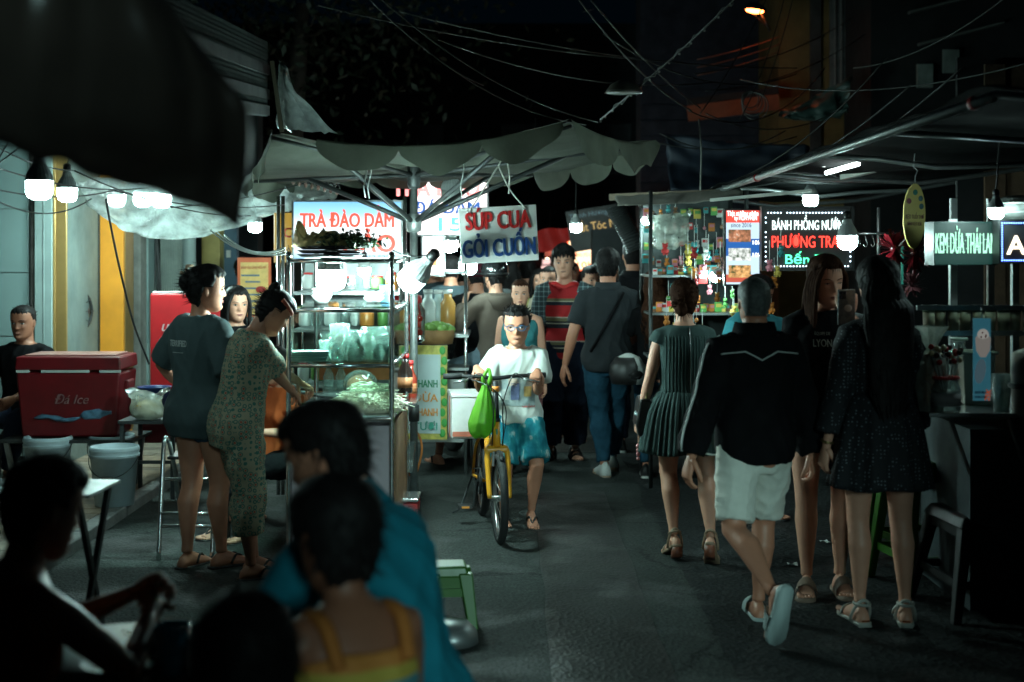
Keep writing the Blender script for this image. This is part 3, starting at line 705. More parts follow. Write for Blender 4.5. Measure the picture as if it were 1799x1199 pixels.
# repair strips poured over the concrete lane
for (x0, x1, y0, y1, c) in ((.15, .62, 5.2, 9.6, .045), (-1.1, -.5, 4.6, 7.2, .05), (.2, .7, 11.5, 15, .047)):
    MB().grid(lambda a, b: (x0+(x1-x0)*a+.02*noise.noise(V3((a*9, b*7, 1))), y0+(y1-y0)*b+.02*noise.noise(V3((a*9, b*7, 5))), .0105), 8, 24).build('patch', road_mat('patch_%g' % c, (c, c*1.02, c*.97), 80, .3, .6, .45, .4), road)
SIDE = M('sidewalk_base', (.11,.11,.10), .6, var=.3, bump=.2)
sw = tag(MB().box((-4.53, 16, .02), (4.14, 42, .07)).build('sidewalk', SIDE), kind='structure')
KERB = M('kerb_stone', (.13,.13,.125), .7, var=.3, bump=.5, bs=40)
for i in range(14):
    MB().box((-2.405+rs.uniform(-.006, .006), 4.3+i*.805, .03), (.10, .79, .085)).build('kerb_stone', KERB, sw, bevel=.012)
TILES = [M('plank_tile_%d' % i, c, .38, var=.3, vs=14, bump=.06) for i, c in enumerate(((.34,.25,.18), (.28,.23,.18), (.40,.33,.26), (.24,.19,.15)))]
for r in range(34):
    y = 6.6+r*.152; x = -2.47; k = 0
    while x > -4.2 and k < 4:
        w = .58 if (r % 2 == 0 or k) else .29
        MB().box((x-w/2, y, .058+rs.uniform(-.0015, .0015)), (w-.006, .146, .014)).build('plank_tile', TILES[(r*7+k*3+rs.randint(0, 3)) % 4], sw)
        x -= w; k += 1
# litter on the asphalt
LIT = M('litter_white', (.6,.62,.6), .6, var=.2)
for u, v, s in ((1392, 995, .035), (1447, 955, .03), (1462, 957, .05)):
    Y = 4048/(v-445)
    tag(MB().grid(lambda a, b: (GX(u, Y)+(a-.5)*s*1.5, Y+(b-.5)*s, .012+.008*math.sin(a*5+b*3)), 4, 3).build('paper_scrap', LIT), 'small white scrap of torn paper lying on the dark asphalt', 'litter', 'paper scraps on the asphalt')

# ---- shop fronts on the left
def wallmat(name, c, **k): return M(name, c, k.get('rough', .55), var=k.get('var', .22), vs=k.get('vs', 3), bump=k.get('bump', .08), bs=30)
W_PALE = wallmat('paint_pale', (.26,.33,.32)); W_GREY = wallmat('paint_grey', (.19,.24,.23), var=.35); W_GOLD = M('metal_gold', (.40,.25,.09), .3, .5, var=.2, vs=4)
W_OR = M('paint_orange', (.80,.30,.02), .5, var=.1, vs=8, bump=.15, bs=120); W_BLK = M('trim_black', (.02,.02,.02), .5); DIRTY = wallmat('render_dirty', (.22,.22,.20), var=.55, vs=5, bump=.3)
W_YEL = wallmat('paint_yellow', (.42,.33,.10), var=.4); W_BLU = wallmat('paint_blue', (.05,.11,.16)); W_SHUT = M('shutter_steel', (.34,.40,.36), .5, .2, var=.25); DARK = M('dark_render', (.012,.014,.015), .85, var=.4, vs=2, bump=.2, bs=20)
def pil(name, u0, u1, Y, dep, z0, z1, mat, parent, bevel=.006):
    x0, x1 = GX(u0, Y), GX(u1, Y); return MB().box(((x0+x1)/2, Y+dep/2, (z0+z1)/2), (x1-x0, dep, z1-z0)).build(name, mat, parent, bevel=bevel)
b1 = thing('tiled_shop_front', 'pale square-tiled shop front with gold and white door trim behind the hanging bulbs', 'building')
xr = GX(118, 10.5)
MB().box(((-7+xr)/2, 10.5+.4, 1.8), (xr+7, .78, 3.6)).build('wall', W_GREY, b1)
TILE = [M('wall_tile_%d' % i, c, .3, var=.06, vs=4) for i, c in enumerate(((.20,.28,.275), (.225,.305,.295), (.18,.255,.25)))]
for i in range(6):
    for j in range(7):
        MB().box((GX(52, 10.5)-.235-i*.47, 10.494, .30+j*.47), (.462, .016, .462)).build('tile', TILE[(i*5+j*3+i*j) % 3], b1, bevel=.003)
pil('trim', 53, 59, 10.47, .03, .06, 3.5, M('trim_rust', (.16,.15,.14), .5, var=.8, vs=7), b1)
pil('pilaster', 60, 91, 10.44, .08, .06, 3.5, W_PALE, b1); pil('trim', 75, 77, 10.435, .01, .06, 3.5, W_GREY, b1)
pil('door_frame', 92, 97, 10.46, .06, .06, 3.5, W_GOLD, b1); pil('door_panel', 98, 117, 10.475, .03, .06, 3.5, W_GOLD, b1)
b2 = thing('orange_pillar', 'bright orange painted pillar with a black edge and gold side', 'pillar')
pil('shaft', 175, 217, 11.3, .26, .06, 3.4, W_OR, b2); pil('edge_strip', 166, 174.6, 11.28, .10, .06, 3.4, W_BLK, b2); 
x = GX(217, 11.3); MB().box((x+.006, 11.44, 1.8), (.008, .24, 3.2)).build('side_panel', W_GOLD, b2)
b3 = thing('shuttered_shop_front', 'grimy shop front with ribbed green shutter, drain pipe and patched yellow wall', 'building')
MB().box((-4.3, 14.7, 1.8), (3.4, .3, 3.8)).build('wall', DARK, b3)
pil('column', 231, 247, 11.9, .3, .06, 3.4, DIRTY, b3); pil('tiled_column', 248, 261, 12.1, .3, .06, 3.4, TILE[2], b3)
for j in range(9): pil('tile', 248.3, 260.7, 12.09, .012, .2+j*.33, .2+j*.33+.322, TILE[j % 3], b3, .002)
for k in range(10):
    u = 281+k*4; pil('shutter_slat', u, u+3.6, 12.8, .03+.012*(k % 2), .06, 3.3, W_SHUT, b3)
MB().cyl((GX(332, 12.6), 12.6, .06), (GX(332, 12.6), 12.6, 3.4), .06, n=20).build('drain_pipe', W_PALE, b3, True)
pil('wall_panel', 354, 386, 13.3, .2, .06, 3.4, W_YEL, b3); pil('door', 388, 416, 13.5, .1, .06, 3.2, W_BLU, b3); pil('notice', 397, 405, 13.47, .015, GZ(453, 13.5), GZ(440, 13.5), M('paper', (.6,.62,.6), .7), b3)
for k in range(5):
    u = 262+k*4; MB().tube([(GX(u, 12.3)+.02*math.sin(q*1.3+k), 12.3, .4+q*.28) for q in range(11)], .011, 6).build('conduit', W_BLK, b3, True)
fe = thing('wall_fan', 'black round fan with red hub hung on the grey wall', 'fan', P(124, 548, 10.9))
fe.rotation_euler = (0, 0, .9)
MB().torus((0,0,0), .19, .012, (0,1,0)).build('guard', W_BLK, fe, True); MB().ball((0,0,0), (.05,.03,.05)).build('hub', M('fan_red', (.45,.03,.03), .4), fe, True)
for k in range(3): a = k*2.1; MB().ball((math.cos(a)*.09, 0, math.sin(a)*.09), (.08,.008,.045), R=Matrix.Rotation(-a, 3, 'Y')).build('blade', M('fan_blade', (.12,.02,.02), .4), fe, True)
for k in range(6): a = k*PI/6; MB().tube([(math.cos(a)*.19, -.03, math.sin(a)*.19), (0, -.05, 0), (-math.cos(a)*.19, -.03, -math.sin(a)*.19)], .003, 4).build('wire', W_BLK, fe, True)
# poster with menu print
mp = thing('menu_poster', 'orange framed yellow menu poster on the far shop wall', 'poster', P(446, 505, 12.2))
w, h = 58/F*12.2, 104/F*12.2
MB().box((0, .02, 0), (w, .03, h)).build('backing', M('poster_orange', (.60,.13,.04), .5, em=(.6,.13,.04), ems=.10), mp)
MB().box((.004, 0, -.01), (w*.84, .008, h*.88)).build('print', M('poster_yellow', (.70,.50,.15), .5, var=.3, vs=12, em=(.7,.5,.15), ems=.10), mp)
text(mp, 'BÁNH ĐA LÒNG HIẾU MỸ', (0, -.008, h*.33), .035, M('ink_red', (.5,.04,.03), .6), width=w*.76)
for j in range(6): MB().box((-.03+.02*(j % 2), -.006, h*.2-j*.055), (w*(.55-.1*(j % 3)), .004, .014)).build('print_line', M('ink_blue', (.10,.20,.30), .6), mp)
MB().ball((.06, -.006, -.02), (.045,.006,.03)).build('dish_picture', M('ink_red'), mp, True)

# ---- right side: building, dark walls, rear stalls wall
rb = thing('wooden_wall', 'dark brown wall of old vertical boards behind the ice cream stall', 'wall')
WOOD = [M('old_board_%d' % i, c, .8, var=.6, vs=5, bump=.3, bs=25) for i, c in enumerate(((.10,.06,.035), (.075,.05,.035), (.12,.075,.045)))]
for k in range(22): MB().box((3.02+k*.135, 8.9+.012*(k % 2), 1.4), (.128, .03, 2.8)).build('board', WOOD[(k*5) % 3], rb)
MB().box((4.5, 8.96, 1.4), (3.4, .04, 2.9)).build('backing', DARK, rb)
hb = thing('yellow_house', 'tall peeling ochre house front above the right-hand awnings', 'building')
OCH = M('ochre_peeling', (.17,.125,.045), .8, var=.5, vs=2.5, bump=.3, bs=12)
x0, x1 = GX(1368, 16), GX(1505, 16)
MB().box(((x0+x1)/2, 17, 3.6), (x1-x0, 2, 7.2)).build('wall', OCH, hb)
MB().box(((x0+x1)/2+.38, 15.97, 4.3), (.5, .05, 2.2)).build('window_grille', M('grille_grey', (.12,.14,.14), .6, var=.4), hb)
for k in range(7): MB().box(((x0+x1)/2+.18+k*.068, 15.93, 4.3), (.014, .03, 2.2)).build('grille_bar', M('grille_bar', (.2,.22,.22), .5), hb)
MB().box(((x0+x1)/2-.03, 15.98, 4.2), (.12, .05, 3.4)).build('stain', M('soot_streak', (.05,.055,.055), .9, var=.5), hb)
MB().box(((x0+x1)/2+.15, 15.9, 4.72), (1.0, .12, .07)).build('ledge', DARK, hb)
dk = thing('dark_house', 'unlit dark house rising beside the ochre wall at the upper corner', 'building')
MB().box((GX(1505, 15)+2.4, 16, 3.6), (4.6, 2.4, 7.2)).build('wall', DARK, dk)
for k in range(3): MB().box((GX(1640, 15)+.1*k, 14.72, 4.55-.33*k), (.9, .1, .025), R=Matrix.Rotation(-.25, 3, 'Y')).build('railing', M('rail_dim', (.14,.15,.14), .5), dk)
for k in range(2): MB().box((GX(1610+45*k, 15), 14.7, GZ(115+25*(1-k), 15)), (.16, .05, .24)).build('pale_panel', M('panel_dim', (.2,.24,.22), .7, var=.4), dk)
ob = thing('balcony_fascia', 'dim orange balcony fascia glowing under the street lamp', 'balcony', P(1288, 190, 15.5), .0)
MB().box((0, 0, 0), (1.0, .06, .17), R=Matrix.Rotation(-.13, 3, 'Y')).build('fascia', M('fascia_orange', (.22,.06,.025), .7, var=.4), ob)
MB().box((0, .03, .13), (1.0, .06, .07), R=Matrix.Rotation(-.13, 3, 'Y')).build('slab', DARK, ob)
far = thing('far_house', 'black unlit house front closing the far end of the lane', 'building')
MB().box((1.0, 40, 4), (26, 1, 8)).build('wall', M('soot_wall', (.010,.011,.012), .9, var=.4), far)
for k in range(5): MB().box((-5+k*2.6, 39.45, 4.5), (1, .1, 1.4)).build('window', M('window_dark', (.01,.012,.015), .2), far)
mh = thing('blue_house', 'dim blue boarded house side behind the lane stalls', 'building')
MB().box((GX(1320, 17), 17.6, 2.5), (2.6, .6, 5)).build('wall', M('boards_blue', (.012,.02,.035), .8, var=.4), mh)
for k in range(9): MB().box((GX(1320, 17), 17.28, 2.0+k*.19), (2.6, .03, .17)).build('board', M('boards_blue'), mh)
# tree in the dark at the upper left
tr = thing('street_tree', 'dark street tree barely visible above the umbrella', 'tree', (-2.6, 17, 0))
MB().tube([(0,0,0), (.05,0,1.5), (-.05,.1,3), (.1,0,4.6)], [.2,.17,.14,.08], 10).build('trunk', M('bark', (.06,.05,.04), .9, var=.5, bump=.6), tr, True)
mb = MB(); r2 = np.random.RandomState(4)
for k in range(2600):
    c = np.array([0, 0, 4.7])+r2.normal(size=3)*np.array([1.1, .9, .8]); d = r2.normal(size=3); d /= np.linalg.norm(d); e = np.cross(d, r2.normal(size=3)); e /= np.linalg.norm(e)
    mb.add([c-d*.07, c+e*.03, c+d*.07, c-e*.03], [(0,1,2,3)])
mb.build('crown', M('leaf_dark', (.02,.03,.015), .6, var=.4), tr)

# unseen walls added behind the viewpoint; their openings shape the low sun
rh = thing('sun_mask_walls', 'unseen dark walls added behind the viewpoint to shape the low sun', 'building', (0, -1.2, 0))
for nm, x0, x1, z0, z1 in (('wall', -14, -.85, 0, 2.80), ('wall', -.85, .30, 0, 2.42), ('wall', .30, .45, 0, 2.80), ('wall', 2.9, 14, 0, 2.80), ('upper_sun_blocker', -14, 14, 2.803, 30)):  # gap above the lower wall is cut to let sun onto the tarp
    MB().box(((x0+x1)/2, -.15, (z0+z1)/2), (x1-x0, .3, z1-z0)).build(nm, DARK, rh)
MB().box((1.67, -.15, 2.752), (2.44, .36, .09)).build('opening_edge', DARK, rh)
# ------------------------------------------------------------------ shared object materials
STEEL = M('stainless', (.62,.64,.64), .22, .95, var=.12, vs=8); STEELD = M('steel_dull', (.34,.36,.36), .42, .8, var=.3, vs=9); GALV = M('galvanised', (.36,.38,.37), .45, .7, var=.35, vs=18)
IRON = M('iron_dark', (.05,.055,.055), .5, .5, var=.4); BLACKP = M('plastic_black', (.014,.014,.015), .4, var=.2); WHITEP = M('plastic_white', (.62,.64,.62), .4, var=.1)
GLASS = film('glass_sheet', (.90,.98,.95), .10, .03); CLEARP = film('plastic_clear', (.85,.92,.9), .18, .12, .16, (.7,.8,.78), .6)
MILKY = film('plastic_sheet', (.6,.68,.66), .2, .22, .55, (.66,.74,.72), .9); BAGF = film('bag_film', (.75,.8,.75), .2, .12, .4, (.62,.68,.6), .8)
RED = M('paint_red', (.62,.03,.03), .45, var=.15); NAVY = M('ink_navy', (.01,.05,.19), .55, var=.05); INKRED = M('ink_red_sign', (.62,.02,.02), .55, var=.05)
HOUS = M('lamp_housing', (.42,.45,.45), .45, var=.08); GREENP = M('plastic_green', (.03,.115,.008), .38, var=.15)
LIGHTC = (.66, 1.0, .95)
def bulb(label, pos, d, ems, tilt=(0,0), group='white LED bulbs over the stalls', cord=None, col=LIGHTC):
    t = thing('led_bulb', label, 'light bulb', pos, 0, group); t.rotation_euler = (tilt[0], tilt[1], 0); r = d/2
    dm = EM('bulb_%g_%g' % (ems, col[0]), col, ems) if ems > 0 else M('bulb_off', (.5,.55,.53), .4)
    MB().lathe([(.02*r, -.85*r), (.5*r, -.82*r), (.85*r, -.62*r), (r, -.25*r), (r, .6*r)], n=20).build('diffuser', dm, t, True)
    mb = MB(); rings = []; n = 40
    for rr, z in ((1.03, .6), (1.0, .8), (.92, 1.15), (.72, 1.5), (.5, 1.85), (.42, 2.3), (.3, 2.4)):
        rings.append([((rr+(.035 if k % 2 and z < 1.9 else 0))*r*math.cos(2*PI*k/n), (rr+(.035 if k % 2 and z < 1.9 else 0))*r*math.sin(2*PI*k/n), z*r) for k in range(n)])
    mb.loft(rings); mb.build('housing', HOUS, t)
    MB().lathe([(.34*r, 2.3*r), (.42*r, 2.4*r), (.42*r, 3.0*r), (.2*r, 3.2*r)], n=14).build('socket', BLACKP, t, True)
    if cord is not None:
        R = t.rotation_euler.to_matrix(); a = R@V3((0,0,3.1*r)); c = V3(cord)-V3(pos); inv = R.inverted()
        MB().tube([inv@p for p in sag(a, c, .03)], .004, 6).build('cord', BLACKP, t, True)
    return t
def cable(pts, r=.005, mat=None, label='thin black cable strung through the air above the lane', group='cables strung above the lane', name='cable'):
    return tag(MB().tube(pts, r, 6).build(name, mat or BLACKP, None, True), label, 'cable', group)

# ------------------------------------------------------------------ market umbrella over the carts
um = thing('market_umbrella', 'big grey-green canvas market umbrella with scalloped edge on a steel pole', 'umbrella', (GX(727, 8.8), 8.8, 0))
o = um.location; O = V3((o.x, o.y, 0))
CANV = M('canvas_grey', (.095,.105,.082), .85, var=.25, vs=5, bump=.25, bs=160, trl=.35)
mb = MB(); mb.cyl((0,0,0), (0,0,2.12), 0.024, n=16); mb.build('pole', M('pole_steel', (.20,.215,.21), .5, .6, var=.35, vs=18), um, True)
MB().lathe([(.034, 0), (.034, .10)], (0,0,.58), 14).build('clamp', IRON, um, True)
hubz = GZ(392, 8.8); MB().lathe([(.02,-.06), (.045,-.05), (.05,0), (.045,.05), (.02,.06)], (0,0,hubz), 14).build('runner', GALV, um, True)
MB().lathe([(.03,-.08), (.04,-.06), (.045,.06), (.03,.08)], (0,0,2.10), 14).build('crown', IRON, um, True)
cor = [P(478, 232, 7.3), P(1003, 212, 7.3), P(1152, 248, 8.9), P(935, 302, 10.4), P(570, 306, 10.4), P(430, 312, 8.9)]
cor = [c-O for c in cor]; ctr = V3((0, 0, 2.17))
mb = MB(); N = len(cor)
def rim(k, t):
    a, b = cor[k], cor[(k+1) % N]; p = a.lerp(b, t); return p-V3((0, 0, .10*4*t*(1-t)*(1 if k in (0,) else .5)))
for k in range(N):
    def fn(a, b, k=k):
        p = rim(k, a); q = ctr.lerp(p, b); sg = math.sin(b*PI)*.05*math.sin(a*PI)
        return q+V3((0, 0, -sg+.012*noise.noise(V3((q.x*4, q.y*4, k)))+.02*b*noise.noise(V3((q.x*2, q.y*9, k+4)))))
    mb.grid(fn, 26, 16)
mb.build('canopy', CANV, um, True)
def valance(k, n, drop, name='valance', t0=0.0, t1=1.0):
    def fn(a, b):
        t = t0+(t1-t0)*a; p = rim(k, t); lob = abs(math.sin(a*n*PI))**.55*(.75+.35*noise.noise(V3((a*7, k, 2))))
        out = (p-ctr); out.z = 0; out.normalize()
        return p+V3((0,0,-b*drop*(.18+.9*lob)+.006))+out*(.012*math.sin(a*31+k)*b+.02*b)
    MB().grid(fn, 90, 6).build(name, CANV, um, True)
valance(0, 3, .17, t0=.15, t1=.97); valance(1, 2, .20); valance(2, 3, .17); valance(3, 4, .1); valance(5, 2, .16); valance(4, 2, .15)
for k in range(N):
    MB().tube([V3((0,0,2.10)), ctr.lerp(cor[k], .5)-V3((0,0,.045)), cor[k]-V3((0,0,.03))], [.013,.012,.010], 8).build('rib', IRON, um, True)
    e = ctr.lerp(cor[k], .62)-V3((0,0,.04)); MB().cyl((0,0,hubz), e, .015, n=8).build('strut', IRON, um, True)
for u, v, Y in ((645, 300, 7.9), (652, 302, 7.9), (815, 300, 8.0)):      # tie strings
    p = P(u, v, Y)-O; MB().tube([p+V3((0,0,.06)), p, p-V3((.02,0,.09)), p-V3((.01,0,.15))], .004, 5).build('tie', WHITEP, um, True)

# hanging board: SÚP CUA / GỎI CUỐN
bc = P(876, 412, 8.0); hb_ = thing('hanging_board', 'white hanging board lettered SÚP CUA in red and GỎI CUỐN in navy', 'sign', bc); hb_.rotation_euler = (0, -.055, .06)
w, h = 137/F*8, 98/F*8
MB().box((0, 0, 0), (w, .012, h)).build('board', M('board_white', (.80,.80,.78), .45, var=.08, vs=4), hb_, bevel=.004)
text(hb_, 'SÚP CUA', (0, -.0075, h*.235), .138, INKRED, bold=.0038, width=w*.83); text(hb_, 'GỎI CUỐN', (.0, -.0075, -h*.255), .138, NAVY, bold=.0038, width=w*.93)
for sx in (-1, 1): MB().torus((sx*w*.36, -.008, h*.44), .008, .003, (0,1,0), 14, 6).build('eyelet', STEELD, hb_, True)
top = P(882, 292, 8.0)-bc
for sx in (-1, 1): MB().tube(catmull([V3((sx*w*.36, -.008, h*.44)), V3((sx*w*.18, 0, h*.78)), top], 5), .005, 6).build('rope', M('rope_white', (.6,.6,.55), .8), hb_, True)
MB().tube(catmull([top, top+V3((.04,0,.05)), top+V3((.06,0,-.05)), top+V3((.05,0,-.16))], 5), .005, 6).build('rope', M('rope_white'), hb_, True)

# ------------------------------------------------------------------ light-box signs behind the cart
def lightbox(name, label, u0, v0, u1, v1, Y, col, ems, dep=.08, frame=None, rz=0, cat='sign', fw=.012, face=None):
    t = thing(name, label, cat, P((u0+u1)/2, (v0+v1)/2, Y), rz); w, h = (u1-u0)/F*Y, (v1-v0)/F*Y
    MB().box((0, dep/2, 0), (w, dep, h)).build('case', frame or STEELD, t)
    MB().box((0, -.003, 0), (w-2*fw, .004, h-2*fw)).build('face', face or EM(name+'_face', col, ems), t)
    for a, b, c in (((0, -.006, h/2-fw/2), (w, .014, fw), 0), ((0, -.006, -h/2+fw/2), (w, .014, fw), 0), ((-w/2+fw/2, -.006, 0), (fw, .0135, h-2*fw), 0), ((w/2-fw/2, -.006, 0), (fw, .0135, h-2*fw), 0)):
        MB().box(a, b).build('frame', frame or STEEL, t)
    return t, w, h
def grad_face(name, stops, s, scale, axis='z'):
    m = EM(name, (1,1,1), s); n, l, b = nodes(m)
    tc = n.new('ShaderNodeTexCoord'); sx = n.new('ShaderNodeSeparateXYZ'); l.new(tc.outputs['Object'], sx.inputs[0])
    mr = n.new('ShaderNodeMapRange'); mr.inputs[1].default_value = -scale/2; mr.inputs[2].default_value = scale/2; l.new(sx.outputs['Z' if axis == 'z' else 'X'], mr.inputs[0])
    r = ramp(n, stops, 'LINEAR'); l.new(mr.outputs[0], r.inputs[0]); l.new(r.outputs[0], b.inputs['Emission Color']); return m
blue = grad_face('peach_tea_face', [(0, (.10,.30,.52)), (.18, (.62,.80,.84)), (.55, (.85,.92,.92)), (.8, (.28,.55,.74)), (1, (.14,.40,.66))], .75, .4)
s1, w, h = lightbox('peach_tea_sign', 'lit blue and white light box reading TRÀ ĐÀO DẰM above the glass cart', 513, 352, 708, 460, 9.4, (1,1,1), 1, .10, STEELD, face=blue)
ER = EM('letter_red_lit', (.75,.075,.045), .95); EB = EM('letter_blue_lit', (.01,.10,.38), .7); EC = EM('letter_cyan_lit', (.10,.62,.70), 1.0); EP = EM('letter_pink_lit', (.90,.25,.24), 1.1)
text(s1, 'TRÀ ĐÀO DẰM', (0, -.010, h*.16), .13, ER, bold=.0038, width=w*.84)
text(s1, 'THẢO', (w*.13, -.010, -h*.22), .16, ER, bold=.005, width=w*.6); text(s1, 'ĐT: 0913.525', (w*.18, -.010, -h*.43), .035, EB, width=w*.4)
s2 = thing('yellow_side_sign', 'narrow yellow side panel with red and black letters beside the blue sign', 'sign', P(500, 418, 9.45), .35)
MB().box((0, .02, 0), (.13, .04, .33)).build('panel', EM('yellow_side', (.55,.36,.06), .32), s2); text(s2, 'C', (.02, -.004, .03), .09, RED, bold=.002); text(s2, 'GÀ', (.0, -.004, -.09), .07, BLACKP)
for u in (489, 497, 711): tag(MB().cyl(P(u, 345, 9.42), (GX(u, 9.42), 9.42, .02), .013, n=10).build('sign_post', STEEL, None, True), {489: 'steel post at the outer edge of the yellow panel', 497: 'second steel post just inside the yellow panel', 711: 'steel post at the right edge of the blue light box'}[u], 'post')
s3, w, h = lightbox('price_sign', 'overexposed white light box with pink ĐÀO lettering and 15k price', 722, 303, 858, 415, 10.6, (1.0,.86,.86), 1.15, .10, STEELD)
text(s3, 'TRÀ ĐÀO', (-.10, -.011, h*.24), .17, EP, bold=.006, width=w*1.12); text(s3, 'ĐÁ ĐẰM', (-.02, -.011, -h*.07), .12, EB, width=w*.85, bold=.004); text(s3, '15k', (.05, -.011, -h*.33), .14, EC, bold=.004, width=w*.55)
s4, w, h = lightbox('neon_price_board', 'glowing orange-white menu board ending in 10K above the crowd', 997, 419, 1058, 476, 16, (1.0,.66,.40), 1.05, .06, EM('neon_red', (1,.10,.03), 1.6), fw=.015)
for q, (t_, z, sz) in enumerate((('TRÚC LAM - TRÚC LINH', .30, .06), ('HƯƠNG (TỪ CHƠN)', -.02, .055), ('10K', -.33, .10))): text(s4, t_, (0, -.016, h*z), sz, EM('letter_orange', (.95,.16,.04), .9), width=w*(.84 if q < 2 else .5), bold=.001)
s5 = thing('barber_sign', 'tilted black barber sign with gold letters reading Cắt Tóc Nam', 'sign', P(1052, 400, 14.5)); s5.rotation_euler = (0, -.16, 0)
MB().box((0,.02,0), (.62, .03, .42)).build('panel', M('barber_black', (.02,.016,.014), .5), s5); GOLD = EM('letter_gold', (.55,.36,.12), .42)
text(s5, 'Thanh Hương Dung', (0,-.004,.15), .07, EM('letter_dimblue', (.12,.22,.25), .3), width=.56); text(s5, 'Cắt Tóc Nam', (.02,-.004,.02), .12, GOLD, bold=.001, width=.56); text(s5, 'GỘI - NHUỘM', (.1,-.004,-.12), .06, GOLD, width=.4)
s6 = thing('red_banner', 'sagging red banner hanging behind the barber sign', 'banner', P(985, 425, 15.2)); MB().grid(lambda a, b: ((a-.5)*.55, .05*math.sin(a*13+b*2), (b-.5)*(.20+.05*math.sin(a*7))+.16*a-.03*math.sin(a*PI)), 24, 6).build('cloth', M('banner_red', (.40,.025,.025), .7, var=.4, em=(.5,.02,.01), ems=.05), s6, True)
# drink stall further back
s7, w, h = lightbox('drink_light_box', 'small lit box with a drink cup picture on the drinks stall', 740, 413, 781, 486, 10.2, (1.0,.93,.90), 1.1, .14, STEELD)
mb = MB(); mb.lathe([(.025,-.07), (.036,.03), (.034,.03)], (.0,-.012,0), 16, sy=.1); mb.build('cup_picture', EM('cup_orange', (.95,.45,.20), .9), s7, True); text(s7, 'TRÀ', (0,-.012,.09), .045, EM('letter_orange2', (.9,.45,.1), .9))
s8 = thing('lime_drink_board', 'green and yellow bordered drinks board lettered CHANH and DỪA standing on the road', 'sign', P(748, 690, 10.0), -.1)
w, h = .30, .66; MB().box((0, .015, 0), (w, .03, h)).build('board', M('drinkboard_yellow', (.62,.55,.12), .5, var=.5, vs=14), s8); MB().box((-.012, -.004, -.01), (w*.78, .008, h*.84)).build('print', M('drinkboard_pale', (.55,.66,.66), .5, var=.1), s8)
for k in range(9): MB().ball((w*.44*(1 if k % 2 else .9), -.004, h*(.45-k*.11)), (.022,.004,.03)).build('leaf_print', M('leaf_print', (.07,.40,.08), .5), s8, True)
for q, (t_, c) in enumerate((('CHANH', (.02,.22,.10)), ('DỪA', (.75,.30,.05)), ('CHANH', (.75,.30,.05)), ('TƯƠI', (.05,.35,.25)))): text(s8, t_, (-.0, -.010, .06-q*.10), .075, M('dk_ink%d' % q, c, .5), bold=.0015, width=.17)
ds = thing('drinks_cart', 'steel drinks cart with jars behind the umbrella pole', 'food cart', (GX(755, 10.3), 10.3, 0))
for sx in (-1, 1):
    for sy in (0, 1): MB().cyl((sx*.26, sy*.8, .02), (sx*.26, sy*.8, 1.55), .013, n=8).build('post', STEEL, ds, True)
for z in (.78, 1.02, 1.48): MB().box((0, .4, z), (.56, .84, .02)).build('shelf', STEELD, ds)
MB().box((0, .4, .5), (.53, .8, .5)).build('cabinet', M('cabinet_white', (.4,.43,.42), .5), ds)
bk = thing('lime_basket', 'brown basket heaped with green limes on the drinks cart', 'basket', P(768, 592, 10.15)); mb = MB(); mb.lathe([(.11,-.05), (.13,.05), (.12,.05), (.10,-.04)], n=20); mb.build('basket', M('wicker', (.25,.13,.05), .8, var=.4), bk, True)
for k in range(14): a = k*2.4; r_ = .028*math.sqrt(k); MB().ball((math.cos(a)*r_, math.sin(a)*r_*.9, .05+.035*(1-k/14)), (.034,.032,.03), 10, 7).build('lime', M('lime', (.16,.30,.06), .45, var=.3, vs=20), bk, True)
jr = thing('cherry_jar', 'clear jar of bright red cherries beside the umbrella pole', 'jar', P(716, 602, 9.7)); MB().lathe([(.10,0), (.12,.02), (.12,.22), (.09,.27), (.09,.30)], n=24).build('glass', GLASS, jr, True)
CH_ = M('cherry', (.75,.045,.02), .25, var=.15)
for k in range(46): a = k*2.4; r_ = .095*math.sqrt(random.random()); MB().ball((math.cos(a)*r_, math.sin(a)*r_, .025+.15*(k/46)), .022, 8, 6).build('cherry', CH_, jr, True)
MB().lathe([(.098,.27), (.098,.32), (.02,.33)], n=20).build('lid', RED, jr, True)
for k, (u, Y, lab, c) in enumerate(((752, 10.4, 'white lidded tub on the drinks cart shelf', (.55,.6,.58)), (787, 10.5, 'amber syrup bottle at the end of the drinks cart', (.45,.22,.05)), (770, 10.6, 'tall clear water jug at the back of the drinks cart', (.4,.5,.5)))):
    t = thing('syrup_container', lab, 'container', P(u, 545, Y)); MB().lathe([(.05,-.12), (.055,-.1), (.055,.05), (.03,.09), (.03,.13)], n=16).build('container', M('cont%d' % k, c, .25), t, True); MB().lathe([(.035,.12), (.035,.15)], n=12).build('cap', WHITEP, t, True)

# ------------------------------------------------------------------ glass food cart
CX0, CX1, CY0, CY1 = GX(507, 7.4), GX(688, 7.4), 7.4, 8.45
fc = thing('glass_food_cart', 'stainless glass-fronted food cart lit by a bare bulb inside', 'food cart', ((CX0+CX1)/2, 7.4, 0)); W = CX1-CX0
zt, z1, z2, z3 = 1.60, GZ(546, 7.4), GZ(643, 7.4), GZ(737, 7.4)
def twist_post(x, y, z0, z1_, tw):
    mb = MB(); rings = []; n = 12; K = 60
    for i in range(K+1):
        z = z0+(z1_-z0)*i/K; rings.append([(x+.013*(1+(.16*math.cos(2*(a-z*55)) if tw else 0))*math.cos(a), y+.013*(1+(.16*math.cos(2*(a-z*55)) if tw else 0))*math.sin(a), z) for a in [2*PI*k/n for k in range(n)]])
    mb.loft(rings); return mb
for sx in (-1, 1):
    for y in (0, 1.05):
        twist_post(sx*W/2, y, .06, zt, sx == 1).build('post', STEEL, fc, True)
        MB().lathe([(.001,0), (.014,.004), (.018,.016), (.012,.03), (.002,.034)], (sx*W/2, y, zt-.005), 12).build('finial', STEEL, fc, True)
